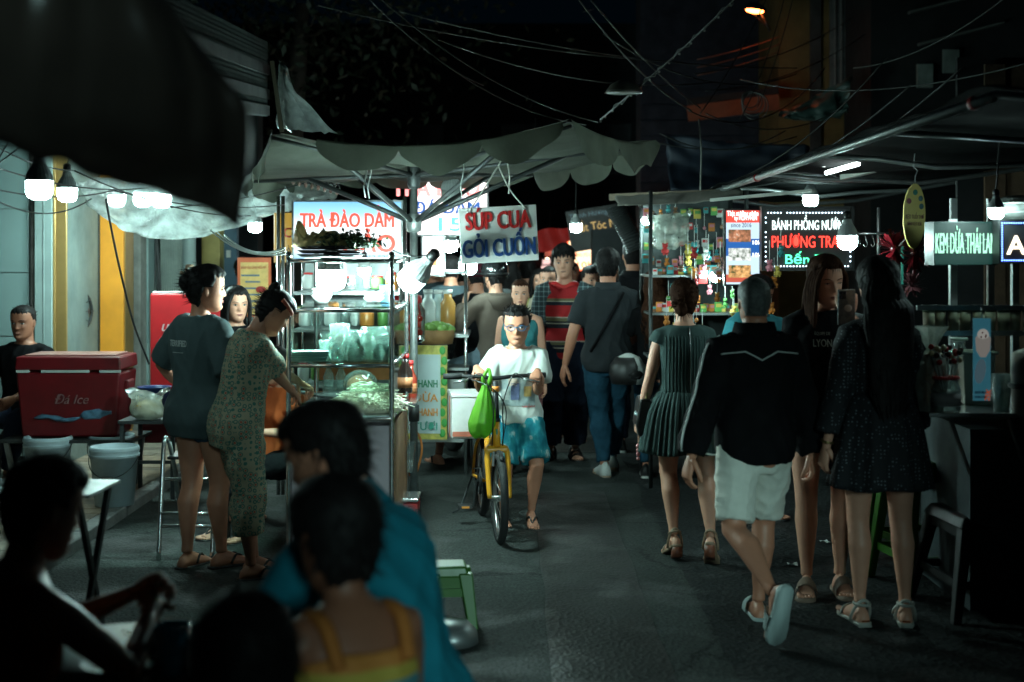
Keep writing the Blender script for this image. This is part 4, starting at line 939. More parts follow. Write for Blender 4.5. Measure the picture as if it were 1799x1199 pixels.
for z in (zt-.02, z1, z2, z3):
    for y in (0, 1.05): MB().cyl((-W/2, y, z), (W/2, y, z), .011 if z != z3 else .016, n=10).build('rail', STEEL, fc, True)
    for sx in (-1, 1): MB().cyl((sx*W/2, 0, z), (sx*W/2, 1.05, z), .010, n=8).build('side_rail', STEEL, fc, True)
for z in (z1, z2): MB().box((0, .52, z+.016), (W-.02, 1.0, .008)).build('glass_shelf', GLASS, fc)
MB().box((0, .52, z3+.012), (W+.02, 1.04, .014)).build('counter', STEEL, fc)
MB().box((0, .0, (z2+z3)/2+.13), (W-.03, .005, .25)).build('glass_pane', GLASS, fc); MB().box((0, .0, (z2+z1)/2), (W-.03, .005, z1-z2-.04)).build('glass_pane', GLASS, fc); MB().box((W/2, .52, (z3+z1)/2), (.005, 1.0, z1-z3-.05)).build('glass_pane', GLASS, fc)
PINK = M('panel_mauve', (.42,.34,.37), .5, var=.12, vs=4)
MB().box((0, .012, .40), (W-.03, .012, .64)).build('front_panel', PINK, fc); MB().box((-W/2, .52, .40), (.012, 1.0, .64)).build('side_panel', PINK, fc); MB().box((W/2, .52, .40), (.012, 1.0, .64)).build('side_panel', M('panel_wood', (.30,.16,.08), .6, var=.3), fc)
MB().box((0, 1.04, .40), (W-.03, .012, .64)).build('rear_panel', PINK, fc); MB().box((0, .52, .09), (W, 1.04, .02)).build('base', STEELD, fc)
MB().box((0, 1.03, (z3+z2)/2+.06), (W-.04, .01, .17)).build('orange_board', M('board_orange', (.55,.15,.05), .6, var=.2), fc)
MB().box((0, .80, zt-.01), (W, .5, .008)).build('roof_tray', STEELD, fc)
for sx in (-1, 1): MB().torus((sx*W*.36, .25, .075), .065, .014, (1,0,0), 20, 6).build('wheel', BLACKP, fc, True)
text(fc, '0', (W*.40, .004, .32), .09, BLACKP)
CL = fc.location
def CP(x, y, z): return CL+V3((x, y, z))
# noodles: a heap of loose strands
nd = thing('noodle_heap', 'pale heap of white rice noodles on the cart counter', 'noodles', CP(.13, .22, z3+.02)); r3 = np.random.RandomState(5); NM = M('rice_noodle', (.78,.72,.54), .5, var=.2)
mb = MB()
for k in range(430):
    a = r3.rand()*6.28; rr = .19*math.sqrt(r3.rand()); h_ = .15*(1-(rr/.2)**1.6)*(.55+.45*r3.rand()); d = r3.rand()*6.28; L = .035+.05*r3.rand(); b_ = r3.normal()*.02
    c = V3((math.cos(a)*rr*1.0, math.sin(a)*rr*.8, h_+.004)); pts = [c+V3((math.cos(d)*L*t+b_*t*t*math.sin(d), math.sin(d)*L*t-b_*t*t*math.cos(d), (.012-.02*t*t)+(.02*r3.rand() if abs(t) > .9 else 0))) for t in (-1, -.5, 0, .5, 1)]
    pts = [V3((p.x, p.y, max(.003, p.z))) for p in pts]; mb.tube(pts, .0022, 4, cap=False)
tag(mb.build('strand', NM, nd, True), kind='stuff')
rings = [[(math.cos(a)*.185*q*1.0, math.sin(a)*.15*q, .135*(1-q**1.7)*.9+.002) for a in [2*PI*k/24 for k in range(24)]] for q in (1, .8, .6, .4, .2, .02)]
MB().loft(rings).build('core', NM, nd, True)
pn = thing('wok_pan', 'black pan by the cook on the cart counter', 'pan', CP(-.05, .45, z3+.02)); MB().lathe([(.08,0), (.13,.05), (.14,.07), (.13,.06), (.07,.012)], n=24).build('pan', BLACKP, pn, True); MB().cyl((-.13, 0, .06), (-.28, 0, .09), .010, n=8).build('handle', BLACKP, pn, True)
tub = thing('food_tray', 'white foam tray of greens next to the noodles', 'tray', CP(-.12, .12, z3+.02)); MB().box((0,0,.015), (.16,.14,.03)).build('tray', WHITEP, tub, bevel=.006)
for k in range(18): MB().tube([V3((r3.normal()*.05, r3.normal()*.04, .03+.02*r3.rand())) for _ in range(3)], .006, 5).build('herb', M('herb_green', (.06,.16,.03), .5, var=.4), tub, True)
# glasses and tubs on the middle shelf
FILL = [(.55,.16,.06), (.50,.52,.46), (.12,.30,.06), (.60,.35,.12), (.55,.55,.5)]
spec = [(-.02, .15, .055, .19, 0), (.075, .10, .05, .15, 1), (.14, .2, .055, .17, 2), (.20, .12, .05, .12, 4), (-.09, .2, .05, .10, 4), (.02, .45, .05, .14, 3), (.15, .5, .05, .13, 1), (-.12, .55, .06, .12, 2), (.21, .42, .04, .16, 0)]
gl = ['tall plastic cup of shrimp rolls on the middle cart shelf', 'clear cup of pale salad next to the shrimp rolls', 'cup of herbs and greens at the middle of the cart shelf', 'short white tub nearest the twisted post', 'small white tub left of the shrimp rolls', 'amber filled cup in the second row of the cart shelf', 'pale filled cup in the second row near the post', 'green filled cup at the back of the cart shelf', 'thin red filled cup behind the white tub']
for (x, y, r, h_, f), lab in zip(spec, gl):
    t = thing('food_cup', lab, 'cup', CP(x, y, z2+.021)); MB().lathe([(r*.75,0), (r,h_), (r*.97,h_), (r*.72,.004)], n=20).build('cup', CLEARP, t, True)
    mb = MB()
    for k in range(16): a = k*2.4; q = r*.6*math.sqrt(random.random()); mb.ball((math.cos(a)*q, math.sin(a)*q, .02+(h_-.03)*k/16), (r*.3, r*.25, r*.22), 7, 5)
    mb.build('filling', M('filling_%d' % f, FILL[f], .5, var=.5, vs=30), t, True)
st_ = thing('lid_stack', 'flat stack of white plastic lids at the left of the middle shelf', 'lids', CP(-.17, .1, z2+.021))
for k in range(4): MB().box((0, 0, .006+.013*k), (.19, .15, .010), rz=.05*k).build('lid', M('lid_white', (.5,.55,.55), .35), st_)
for k, (x, y, c, lab) in enumerate(((.12, .55, (.16,.17,.165), 'grey bowl stack on the top cart shelf'), (-.15, .4, (.15,.15,.145), 'steel container on the top cart shelf by the post'), (.19, .6, (.02,.06,.09), 'small dark blue box on the top cart shelf'))):
    t = thing('top_shelf_tub', lab, 'container', CP(x, y, z1+.021))
    if k < 2: [MB().lathe([(.035,0), (.06,.03+.02*k), (.056,.03+.02*k), (.03,.005)], (0,0,.018*q), 22).build('bowl', M('tub%d' % k, c, .35), t, True) for q in range(3)]
    else: MB().box((0,0,.05), (.08,.08,.10)).build('box', M('tub2', c, .4), t, bevel=.004)
sb = thing('orange_salad_bag', 'clear bag of orange shrimp on the lower cart shelf', 'bag', CP(.03, .7, z3+.08)); MB().ball((0,0,.03), (.08,.06,.06), 16, 10).build('shrimp_mass', M('filling_0'), sb, True); MB().ball((0,0,.04), (.10,.075,.08), 16, 10).build('bag', CLEARP, sb, True)
for k, x in enumerate((-.16, -.09)):
    t = thing('plastic_bottle', ['clear plastic bottle by the pan inside the cart', 'second clear bottle nearer the noodles inside the cart'][k], 'bottle', CP(x, .78, z3+.02)); MB().lathe([(.03,0), (.035,.01), (.035,.11), (.03,.12), (.034,.13), (.013,.18), (.013,.20)], n=16).build('bottle', CLEARP, t, True); MB().lathe([(.015,.195), (.015,.215)], n=12).build('cap', RED if k else WHITEP, t, True)
# herbs and bag on the roof
hbk = thing('herb_tray', 'dark tray stacked with leafy herbs under yellow plastic on the cart roof', 'tray', CP(-.08, .25, zt-.005)); 
for k in range(3): MB().lathe([(.02,0), (.15,.0), (.185,.02), (.15,.008), (.02,.006)], (0,0,.022*k), 26, sx=1).build('tray', BLACKP, hbk, True)
mb = MB()
for k in range(900):
    c = np.array([.08, 0, .085])+r3.normal(size=3)*np.array([.07, .07, .022]); c[2] = max(.06, c[2]); d = r3.normal(size=3); d /= np.linalg.norm(d); e = np.cross(d, r3.normal(size=3)); e /= np.linalg.norm(e); mb.add([c-d*.02, c+e*.009, c+d*.02, c-e*.009], [(0,1,2,3)])
mb.build('herbs', M('herb_dark', (.02,.05,.015), .5, var=.4), hbk)
def crumple(a, b):
    x = -.19+.34*a; bell = math.sin(a*PI)**.7; z = .06+.075*bell*math.sin(b*PI)**.6+.13*max(0, 1-abs(a-.06)*9)*math.sin(b*PI); y = (b-.5)*.28
    return V3((x, y, z))+V3((noise.noise(V3((a*9, b*7, 3)))*.02, noise.noise(V3((a*9, b*7, 8)))*.02, noise.noise(V3((a*11, b*9, 1)))*.03))
MB().grid(crumple, 30, 20).build('plastic_wrap', film('wrap_yellow', (.9,.78,.5), .2, .2, .7, (.85,.68,.36), .8), hbk, True)
bulb('bright white bulb glowing inside the glass cart', CP(-.07, .2, GZ(490, 7.6)), .15, 210, cord=CP(-.07, .35, zt))
bulb('tilted bright bulb clipped to the umbrella pole side of the cart', P(722, 492, 7.9), .145, 190, tilt=(.3, .75), cord=P(690, 440, 7.9))
# things at the right end of the cart
for k, (u, v, Y, c, lab) in enumerate(((714, 690, 8.3, (.02,.012,.01), 'dark soy sauce bottle at the end of the glass cart'), (722, 700, 8.5, (.35,.04,.02), 'red chilli sauce bottle at the end of the glass cart'), (704, 700, 8.55, (.4,.3,.1), 'amber fish sauce bottle at the end of the glass cart'))):
    t = thing('sauce_bottle', lab, 'bottle', P(u, v, Y)); MB().lathe([(.032,0), (.036,.01), (.036,.12), (.014,.17), (.013,.21)], n=16).build('bottle', M('sauce%d' % k, c, .15), t, True); MB().lathe([(.016,.2), (.016,.225)], n=10).build('cap', RED, t, True); MB().lathe([(.0368,.03), (.0368,.09)], n=16).build('paper_label', M('lbl%d' % k, (.55,.2,.08), .6, var=.5, vs=25), t, True)
shf = thing('side_tray', 'hanging steel side tray with sauce bottles on the cart end', 'tray', P(712, 700, 8.4)); MB().box((.0,0,-.01), (.16,.5,.012)).build('tray', STEEL, shf); MB().bar((-.07, .2, 0), (-.10, .2, -.35), .012, .012).build('bracket', STEELD, shf)
hs = tag(MB().tube(catmull([P(720, 745, 8.9), P(738, 770, 8.9), P(740, 800, 8.9), P(725, 840, 8.9), P(708, 800, 8.9)], 8), .007, 8).build('gas_hose', M('hose_orange', (.55,.17,.03), .45), None, True), 'orange gas hose looping beside the umbrella pole', 'hose')
gb = thing('clear_bin', 'clear plastic bin hung low at the cart end', 'bin', P(713, 800, 8.5)); MB().loft([[(x*.05, y*.09, z) for x, y in ((-1,-1),(1,-1),(1,1),(-1,1))] if False else [(x*(.05+.01*z*8), y*.09, z) for x, y in ((-1,-1),(1,-1),(1,1),(-1,1))] for z in (-.09, .07)]).build('bin', CLEARP, gb)
sl = thing('low_tin_stool', 'low stool with a silver top and red side in front of the pole', 'stool', (GX(712, 8.2), 8.2, 0)); 
ztop = GZ(873, 8.2); MB().box((0, 0, ztop), (.17, .26, .02)).build('top', STEEL, sl, bevel=.006); MB().box((0, 0, ztop-.05), (.155, .24, .06)).build('apron', RED, sl)
for sx in (-1, 1):
    for sy in (-1, 1): MB().bar((sx*.07, sy*.11, ztop-.05), (sx*.075, sy*.115, .0), .02, .02).build('leg', IRON, sl)

# tea cart standing behind the glass cart, under the blue sign
tc_ = thing('tea_cart', 'steel tea cart with stacked bowls and jars behind the glass cart', 'food cart', (GX(610, 9.2), 9.15, 0)); TW_ = .70
for sx in (-1, 1):
    for y in (0, .5): MB().cyl((sx*TW_/2, y, 0), (sx*TW_/2, y, 1.58), .013, n=8).build('post', STEEL, tc_, True)
for z in (.76, 1.12, 1.36): MB().box((0, .25, z), (TW_, .52, .018)).build('shelf', STEELD, tc_)
MB().box((0, .25, .42), (TW_-.04, .48, .62)).build('cabinet', M('cabinet_orange', (.42,.13,.05), .55, var=.3), tc_); MB().box((0, .51, 1.15), (TW_, .012, .8)).build('back_panel', M('cabinet_back', (.30,.34,.34), .5, var=.3), tc_)
rq = random.Random(21); kinds = [('steel', STEEL), ('white', WHITEP), ('orange', M('jar_orange', (.55,.2,.04), .3)), ('green', M('jar_green', (.10,.25,.06), .3)), ('brown', M('jar_brown', (.16,.07,.03), .3)), ('clear', CLEARP)]
for z in (.77, 1.13, 1.37):
    x = -.30
    while x < .32:
        nm, mt_ = rq.choice(kinds); r_ = rq.uniform(.028, .05); h_ = rq.uniform(.06, .18)
        t = thing('tea_jar', '%s jar or bowl among the goods on the tea cart shelves' % nm, 'jar', (tc_.location.x+x, 9.15+rq.uniform(.06, .4), z+.01), 0, 'jars and bowls on the tea cart')
        MB().lathe([(r_*.85, 0), (r_, h_*.1), (r_, h_*.8), (r_*.75, h_*.92), (r_*.75, h_)], n=16).build('jar', mt_, t, True); MB().lathe([(r_*.8, h_*.98), (r_*.8, h_*1.1), (r_*.2, h_*1.13)], n=14).build('lid', rq.choice([RED, WHITEP, STEELD]), t, True)
        x += r_*2+.012
bulb('bulb glowing under the roof of the tea cart behind the glass cart', (GX(640, 9.3), 9.3, 1.50), .08, 120, cord=(GX(640, 9.3), 9.35, 1.75))
# ------------------------------------------------------------------ left side: cool boxes, buckets, tables, bulbs, tarps
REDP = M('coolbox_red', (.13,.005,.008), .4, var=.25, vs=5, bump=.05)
cb = thing('red_cool_box', 'big scuffed red cool box with closed lid standing on a steel table', 'cool box', (GX(128, 9.3), 9.4, GZ(766, 9.3)))
w = 186/F*9.25; hb2 = GZ(652, 9.3)-GZ(766, 9.3)
def taper(mb, w0, d0, w1, d1, z0, z1_): return mb.loft([[(x*w0/2, y*d0/2, z0) for x, y in ((-1,-1),(1,-1),(1,1),(-1,1))], [(x*w1/2, y*d1/2, z1_) for x, y in ((-1,-1),(1,-1),(1,1),(-1,1))]])
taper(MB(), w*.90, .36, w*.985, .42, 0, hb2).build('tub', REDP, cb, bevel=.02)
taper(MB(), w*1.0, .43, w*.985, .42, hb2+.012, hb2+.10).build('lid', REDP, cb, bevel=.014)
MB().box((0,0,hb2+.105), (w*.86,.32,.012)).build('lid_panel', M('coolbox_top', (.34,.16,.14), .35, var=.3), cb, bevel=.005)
for x, l_ in ((-.42, .12), (-.02, .45), (.40, .20)): MB().box((x*w, -.214, hb2+.006), (w*l_, .012, .016)).build('seal', M('seal_white', (.5,.53,.5), .6, var=.3), cb)
MB().box((w*.5, 0, hb2*.78), (.03, .16, .06)).build('handle', REDP, cb, bevel=.01)
SCUF = M('print_worn', (.24,.12,.12), .6, var=.7, vs=25); SBLU = M('print_blue', (.09,.20,.30), .6, var=.7, vs=20)
text(cb, 'Đá Ice', (.02, -.208, hb2*.58), .085, SCUF, shear=.3, rot=(-.08, 0, 0)); 
MB().tube([(-.22+.05*k, -.199-.0006*k, hb2*.30+.012*math.sin(k*1.1)) for k in range(7)], [.006,.018,.012,.02,.012,.016,.006], 6).build('wave_print', SBLU, cb, True)
MB().lathe([(.004,-.10), (.030,-.07), (.036,.03), (.024,.05), (.015,.09), (.016,.11)], (.17, -.188, hb2*.36), 14, R=Matrix.Rotation(PI/2*.93, 3, 'Y'), sy=.35).build('bottle_print', SBLU, cb, True)
ct = thing('cool_box_table', 'dark steel table frame under the closed red cool box', 'table', (GX(128, 9.3), 9.4, 0)); zc = GZ(768, 9.3)
MB().box((0,0,zc-.012), (.86,.5,.02)).build('top', IRON, ct)
for sx in (-1, 1):
    for sy in (-1, 1): MB().bar((sx*.38 if sx > 0 else -.4, sy*.2, zc-.02), (sx*.33, sy*.2, .065), .03, .03).build('leg', STEELD, ct)
ob2 = thing('open_cool_box', 'second red cool box with its lid standing open', 'cool box', (GX(318, 9.9), 9.9, 0))
zl0, zl1 = GZ(690, 9.9), GZ(516, 9.9)
MB().box((0, .19, (zl0+zl1)/2), (.52, .06, zl1-zl0)).build('lid', M('coolbox_red2', (.55,.02,.025), .4, var=.12), ob2, bevel=.02); MB().box((0, 0, zl0-.17), (.50, .36, .32)).build('tub', REDP, ob2, bevel=.02)
text(ob2, 'Thanh', (-.03, .157, GZ(580, 9.9)), .11, M('script_white', (.65,.55,.55), .5), shear=.3, rot=(0, PI, 0)); MB().box((0, .19, zl1+.004), (.48, .05, .012)).build('lid_edge', WHITEP, ob2, bevel=.004)
bt = thing('prep_table', 'dark low table holding a blue basin and bagged food', 'table', (GX(262, 9.1), 9.2, 0)); zt2 = GZ(738, 9.1)
MB().box((.02, 0, zt2), (.36,.5,.02)).build('top', IRON, bt)
for sx in (-1, 1):
    for sy in (-1, 1): MB().bar((.02+sx*.16, sy*.22, zt2), (.02+sx*.16, sy*.22, .065), .025, .025).build('leg', IRON, bt)
MB().bar((-.15, -.22, .3), (.18, -.22, .3), .02, .02).build('stretcher', IRON, bt)
bs_ = thing('blue_basin', 'round dark blue plastic basin on the prep table', 'basin', (GX(268, 9.3), 9.35, zt2+.01)); MB().lathe([(.08,0), (.105,.17), (.115,.18), (.10,.175), (.075,.01)], n=26).build('basin', M('plastic_navy', (.015,.04,.15), .3), bs_, True)
pb = thing('food_bag', 'clear plastic bag of yellow snacks slumped on the prep table', 'bag', (GX(257, 9.0), 9.02, zt2+.015))
rg = []
for i in range(13):
    t = i/12; z = .17*t; r_ = np.interp(t, [0,.15,.5,.8,1], [.06,.10,.10,.09,.13]); rg.append([(r_*math.cos(a)*(1+.12*math.sin(a*5+t*6)+.05*math.sin(a*11)), r_*.8*math.sin(a)*(1+.1*math.sin(a*4+t*9)), z+.025*t*math.sin(a*3)) for a in [2*PI*k/40 for k in range(40)]])
MB().loft(rg, False).build('bag', BAGF, pb, True); MB().ball((0,0,.06), (.08,.065,.055), 14, 10).build('snacks', M('snack_yellow', (.50,.32,.08), .6, var=.6, vs=40, bump=.6), pb, True)
BK = M('bucket_blue_grey', (.40,.50,.54), .45, var=.18, vs=6)
def bucket(u, v, lab, s=1.0, m=BK):
    Y = 4048/(v-445)*.995; Y = (CH-.065)*F/(v-445); t = thing('paint_bucket', lab, 'bucket', (GX(u, Y), Y, .066), 0, 'pale plastic buckets on the pavement')
    k = s; MB().lathe([(.10*k,0), (.118*k,.005), (.142*k,.30*k), (.150*k,.30*k), (.150*k,.315*k), (.145*k,.32*k), (.152*k,.335*k), (.152*k,.35*k), (.146*k,.365*k), (.135*k,.365*k), (.112*k,.02)], n=40).build('tub', m, t, True)
    for z in (.315, .345): MB().torus((0,0,z*k), .150*k, .004, (0,0,1), 40, 6).build('rib', m, t, True)
    MB().tube([(.152*k*math.cos(a), -.152*k*max(0, math.sin(a))*.9-.01, .315*k-.13*k*math.sin(a)**1.0) for a in [PI*q/16 for q in range(17)]], .003, 6).build('wire_handle', IRON, t, True)
    MB().cyl((-.035*k, -.148*k, .188*k), (.035*k, -.148*k, .188*k), .009, n=8).build('grip', BLACKP, t, True)
    return t
bucket(201, 888, 'blue-grey plastic bucket with black wire handle in front of the cool box table')
bucket(196, 862, 'bucket half hidden behind the front bucket', 1.0)
bucket(84, 868, 'shadowed bucket at the far left under the cool box table', 1.02)
# folding steel chair frame
fr_ = thing('steel_chair', 'tubular steel folding chair frame beside the grey shirt woman', 'chair', (GX(335, 7.6), 7.75, 0))
for sx in (-1, 1):
    x = sx*.14
    MB().tube(catmull([(x, -.28, .01), (x, -.22, .32), (x, -.17, .58), (x*.98, -.13, .63), (x*.95, -.08, .60)], 5), .0125, 10).build('front_leg', STEEL, fr_, True); MB().tube([(x*.9, .25, .01), (x*.9, .02, .45), (x*.9, -.1, .60)], .0125, 10).build('rear_leg', STEELD, fr_, True)
for z, y in ((.18, -.25), (.245, -.24), (.42, -.2)): MB().cyl((-.14, y, z), (.14, y, z), .009, n=8).build('rung', STEEL, fr_, True)
MB().box((0, .02, .52), (.27, .28, .018)).build('seat', BLACKP, fr_, bevel=.006)
mt = thing('folding_table', 'low folding table with a bare shiny metal top at the left edge', 'table', (GX(40, 5.4), 5.45, 0))
zt3 = .72; MB().box((0, 0, zt3), (2*(GX(184, 5.3)-GX(40, 5.3)), .36, .014), rz=-.05).build('top', STEELD, mt, bevel=.003)
for sx in (-1, 1): MB().bar((sx*.22, -.1, zt3), (sx*.28, .12, .01), .02, .02).build('leg', IRON, mt); MB().bar((sx*.28, .12, zt3), (sx*.22, -.12, .01), .02, .02).build('leg', IRON, mt)
# dim table in front of the diners
dt = thing('diners_table', 'low dark table between the seated diners', 'table', (GX(230, 3.7), 3.7, 0)); MB().lathe([(.30,0), (.31,.012), (.30,.024)], (0,0,.56), 36).build('top', M('table_dark', (.03,.05,.05), .3), dt, True)
for k in range(4): a = k*PI/2+.6; MB().bar((math.cos(a)*.2, math.sin(a)*.2, .56), (math.cos(a)*.26, math.sin(a)*.26, 0), .025, .025).build('leg', IRON, dt)
bw = thing('teal_bowl', 'shiny dark teal bowl on the low diners table', 'bowl', (GX(300, 3.6), 3.62, .586)); MB().lathe([(.05,0), (.09,.05), (.10,.07), (.09,.06), (.045,.01)], n=30).build('bowl', M('bowl_teal', (.02,.12,.14), .12), bw, True)
gs = thing('blue_tumbler', 'blue plastic tumbler beside the teal bowl', 'tumbler', (GX(285, 3.4), 3.5, .586)); MB().lathe([(.035,0), (.045,.12), (.042,.12), (.032,.01)], n=22).build('tumbler', M('plastic_teal', (.02,.13,.18), .15), gs, True)
pl = thing('metal_plate', 'small steel plate at the near side of the low table', 'plate', (GX(200, 3.5), 3.55, .586)); MB().lathe([(.07,0), (.095,.015), (.09,.012), (.06,.004)], n=26).build('plate', M('plate_dull', (.08,.09,.09), .4, .6), pl, True)
def stool(x, y, lab, mat, rz=0, s=1.0, h=.45, group='green plastic stools'):
    t = thing('plastic_stool', lab, 'stool', (x, y, 0), rz, group)
    taper(MB(), .30*s, .30*s, .26*s, .26*s, h-.05, h).build('seat', mat, t, bevel=.012)
    for sx in (-1, 1):
        for sy in (-1, 1):
            MB().loft([[(sx*(.175*s)+dx, sy*.175*s+dy, 0) for dx, dy in ((-.02,-.02),(.02,-.02),(.02,.02),(-.02,.02))], [(sx*.12*s+dx, sy*.12*s+dy, h-.03) for dx, dy in ((-.03,-.03),(.03,-.03),(.03,.03),(-.03,.03))]]).build('leg', mat, t, bevel=.006)
    for k in range(4):
        R = Matrix.Rotation(k*PI/2, 3, 'Z'); MB().bar(R@V3((-.155*s, -.155*s, .16)), R@V3((.155*s, -.155*s, .16)), .012, .035).build('stretcher', mat, t); MB().bar(R@V3((-.13*s, -.13*s, h-.07)), R@V3((.13*s, -.13*s, h-.07)), .010, .05).build('apron', mat, t)
    return t
stool(GX(788, 6.2), 6.2, 'small green plastic stool just behind the teal shirt man', GREENP, .1, .58, .27)
sp_ = thing('steel_bowl', 'upturned dull steel bowl beside the small green stool', 'bowl', (GX(790, 5.9), 5.9, .0)); MB().lathe([(.12,0), (.115,.05), (.08,.09), (.02,.10)], n=24).build('bowl', STEELD, sp_, True)
stool(GX(1640, 6.9), 6.95, 'tall green plastic stool beside the dotted dress woman', GREENP, .15, 1.25, .62); 
t = stool(GX(1628, 7.3), 7.35, 'second green stool stacked behind the tall green stool', GREENP, .3, 1.2, .80)
t = stool(GX(1735, 6.5), 6.5, 'black plastic stool under the ice cream counter', M('plastic_blackish', (.008,.008,.009), .5), .1, 1.5, .45)
# hanging bulbs
def hung(lab, u, v, Y, px, ems, up=.35): return bulb(lab, P(u, v, Y), px/F*Y, ems, cord=P(u+6, v, Y)+V3((0,0,up)))
BX = 50
hung('nearest hanging bulb at the far left, in front of the tiled wall', 69, 332, 6.6, 46, 24); hung('second bulb in line, in front of the gold door panel', 118, 341, 9.2, 34, BX); hung('third bulb in line, over the white plastic sheet edge', 205, 352, 9.8, 31, BX)
hung('bulb behind the white plastic sheet, left of the pair', 252, 350, 9.9, 34, 110); hung('bulb behind the white plastic sheet, right of the pair', 283, 352, 10.0, 34, 110); hung('small bulb seen below the plastic sheet near the yellow panel', 448, 399, 10.4, 24, 40)
hung('unlit grey bulb in front of the price sign', 793, 345, 10.0, 36, 0, .3); hung('small lit bulb under the rear edge of the umbrella', 935, 289, 10.8, 17, BX)
# cables along the bulbs
for k, (a, b, s_) in enumerate((((-20, 250, 6.4), (130, 300, 7.0), .03), ((-20, 290, 6.4), (260, 330, 8.6), .05), ((-20, 330, 6.5), (200, 335, 8.2), .04), ((-20, 345, 6.4), (160, 350, 8.0), .08), ((20, 240, 6.4), (-20, 310, 6.4), .0), ((60, 240, 6.6), (-20, 300, 6.4), .0), ((130, 300, 7.0), (440, 380, 8.8), .06), ((200, 335, 8.2), (500, 360, 9.2), .05), ((300, 365, 8.6), (600, 300, 9.6), .04))):
    cable(sag(P(*a), P(*b), s_), .004, label='thin black wire sagging between the hanging bulbs', group='wires between the bulbs')
cable(catmull([P(186, 350, 8.2), P(195, 400, 8.3), P(212, 480, 8.5), P(235, 570, 8.8), P(262, 640, 9.0)], 8), .007, label='thick black cable dropping past the orange pillar to the cool boxes', group=None)
for k in range(3): cable(sag(P(370+k*12, 405+k*4, 8.8), P(500, 446-k*5, 7.6), .06), .005, WHITEP, 'pale rope running down to the glass cart corner', 'ropes tied to the cart')
# tarps and sheets
def sheet(name, lab, cat, rows, mat, solid=0, wob=.02, k=6, fr=(6, 6), seed=0):
    """rows: list of rows of (u, v, Y); smooth surface through them"""
    R_ = [catmull([P(*q) for q in r], k) for r in rows]; C_ = [catmull([r[j] for r in R_], k) for j in range(len(R_[0]))]
    nu, nv = len(C_)-1, len(C_[0])-1; mb = MB()
    def fn(a, b):
        p = C_[round(a*nu)][round(b*nv)]; q = V3((a*fr[0], b*fr[1], seed)); return p+V3((noise.noise(q)*wob*.5, noise.noise(q+V3((9,0,0)))*wob, noise.noise(q+V3((0,9,0)))*wob*.5))+V3((0, (1-abs(noise.noise(q*1.7+V3((0,0,4)))))*wob*.8, 0))
    mb.grid(fn, nu, nv); return tag(mb.build(name, mat, None, True, solid=solid), lab, cat)
TARP = M('tarp_brown', (.055,.042,.035), .30, var=.3, vs=3, bump=.05, bs=12, spec=.6, trl=.10)
sheet('awning_tarp', 'dark wrinkled brown tarp drooping over the upper left corner, close by', 'tarp', [[(-120, -120, 1.9), (60, -120, 2.0), (200, -90, 2.1), (262, -40, 2.2), (300, 20, 2.3)], [(-120, 20, 1.9), (60, 30, 2.0), (220, 60, 2.1), (330, 90, 2.2), (405, 165, 2.3)], [(-120, 140, 1.95), (60, 160, 2.05), (220, 200, 2.15), (350, 230, 2.25), (432, 215, 2.32)], [(-120, 205, 2.0), (60, 240, 2.1), (180, 272, 2.2), (330, 310, 2.3), (436, 310, 2.36)], [(-120, 222, 2.05), (60, 272, 2.14), (170, 308, 2.24), (300, 345, 2.3), (424, 398, 2.38)]], TARP, .004, .022, 9, (11, 1.6))
mb = MB(); BEAM = M('awning_beam', (.05,.055,.055), .6)
aw = thing('ribbed_awning', 'grey-green ribbed awning sheet with dark battens behind the brown tarp', 'awning'); RIB = M('ribbed_sheet', (.07,.10,.095), .6, var=.2, trl=.25)
A_, B_, C_, D_ = P(262, -30, 4.6), P(470, 75, 7.4), P(470, 205, 7.2), P(330, 190, 4.6)
def aws(a, b): p = (A_.lerp(B_, a)).lerp(D_.lerp(C_, a), b); return p+V3((0, 0, .008*math.sin(b*120)))
MB().grid(aws, 30, 120).build('sheet', RIB, aw, True)
for b in (.33, .62, .86): MB().bar(aws(0, b)-V3((0,.02,.03)), aws(1, b)-V3((0,.02,.03)), .03, .05).build('batten', BEAM, aw)
MB().cyl(aws(0, .97), aws(1, .97), .006, n=6).build('edge_tube', STEEL, aw, True)
sheet('folded_tarp', 'clear tarp gathered to a point above the umbrella corner', 'tarp', [[(489, 108, 7.9), (492, 108, 7.9), (495, 112, 7.9)], [(486, 160, 7.9), (505, 165, 7.8), (525, 168, 7.9)], [(486, 225, 7.9), (530, 230, 7.75), (592, 234, 7.9)]], MILKY, 0, .05, 7, (12, 4), 3)
tag(MB().bar(P(478, 108, 7.85), P(495, 232, 7.85), .03, .02).build('awning_pole', M('pole_wood', (.30,.26,.18), .6), None), 'pale pole holding up the gathered tarp tip', 'pole')
sheet('plastic_sheet', 'white translucent plastic sheet sagging under the hanging bulbs', 'plastic sheet', [[(135, 318, 8.3), (200, 310, 8.6), (300, 318, 8.9), (380, 330, 8.9), (440, 318, 8.9)], [(145, 345, 8.4), (205, 372, 8.7), (290, 385, 9.0), (370, 380, 9.0), (445, 352, 9.0)], [(150, 362, 8.5), (210, 400, 8.8), (280, 421, 9.1), (360, 414, 9.1), (450, 390, 9.1)]], MILKY, 0, .05, 8, (9, 5), 1)
sheet('clear_plastic_sheet', 'crinkled clear plastic sheet stretched behind the umbrella towards the blue sign', 'plastic sheet', [[(430, 312, 9.5), (480, 305, 9.7), (540, 300, 9.9), (605, 300, 10)], [(435, 345, 9.4), (490, 340, 9.6), (540, 335, 9.8), (590, 335, 9.9)], [(440, 385, 9.3), (500, 372, 9.5), (545, 355, 9.6), (590, 348, 9.7)]], MILKY, 0, .06, 8, (9, 6), 2)
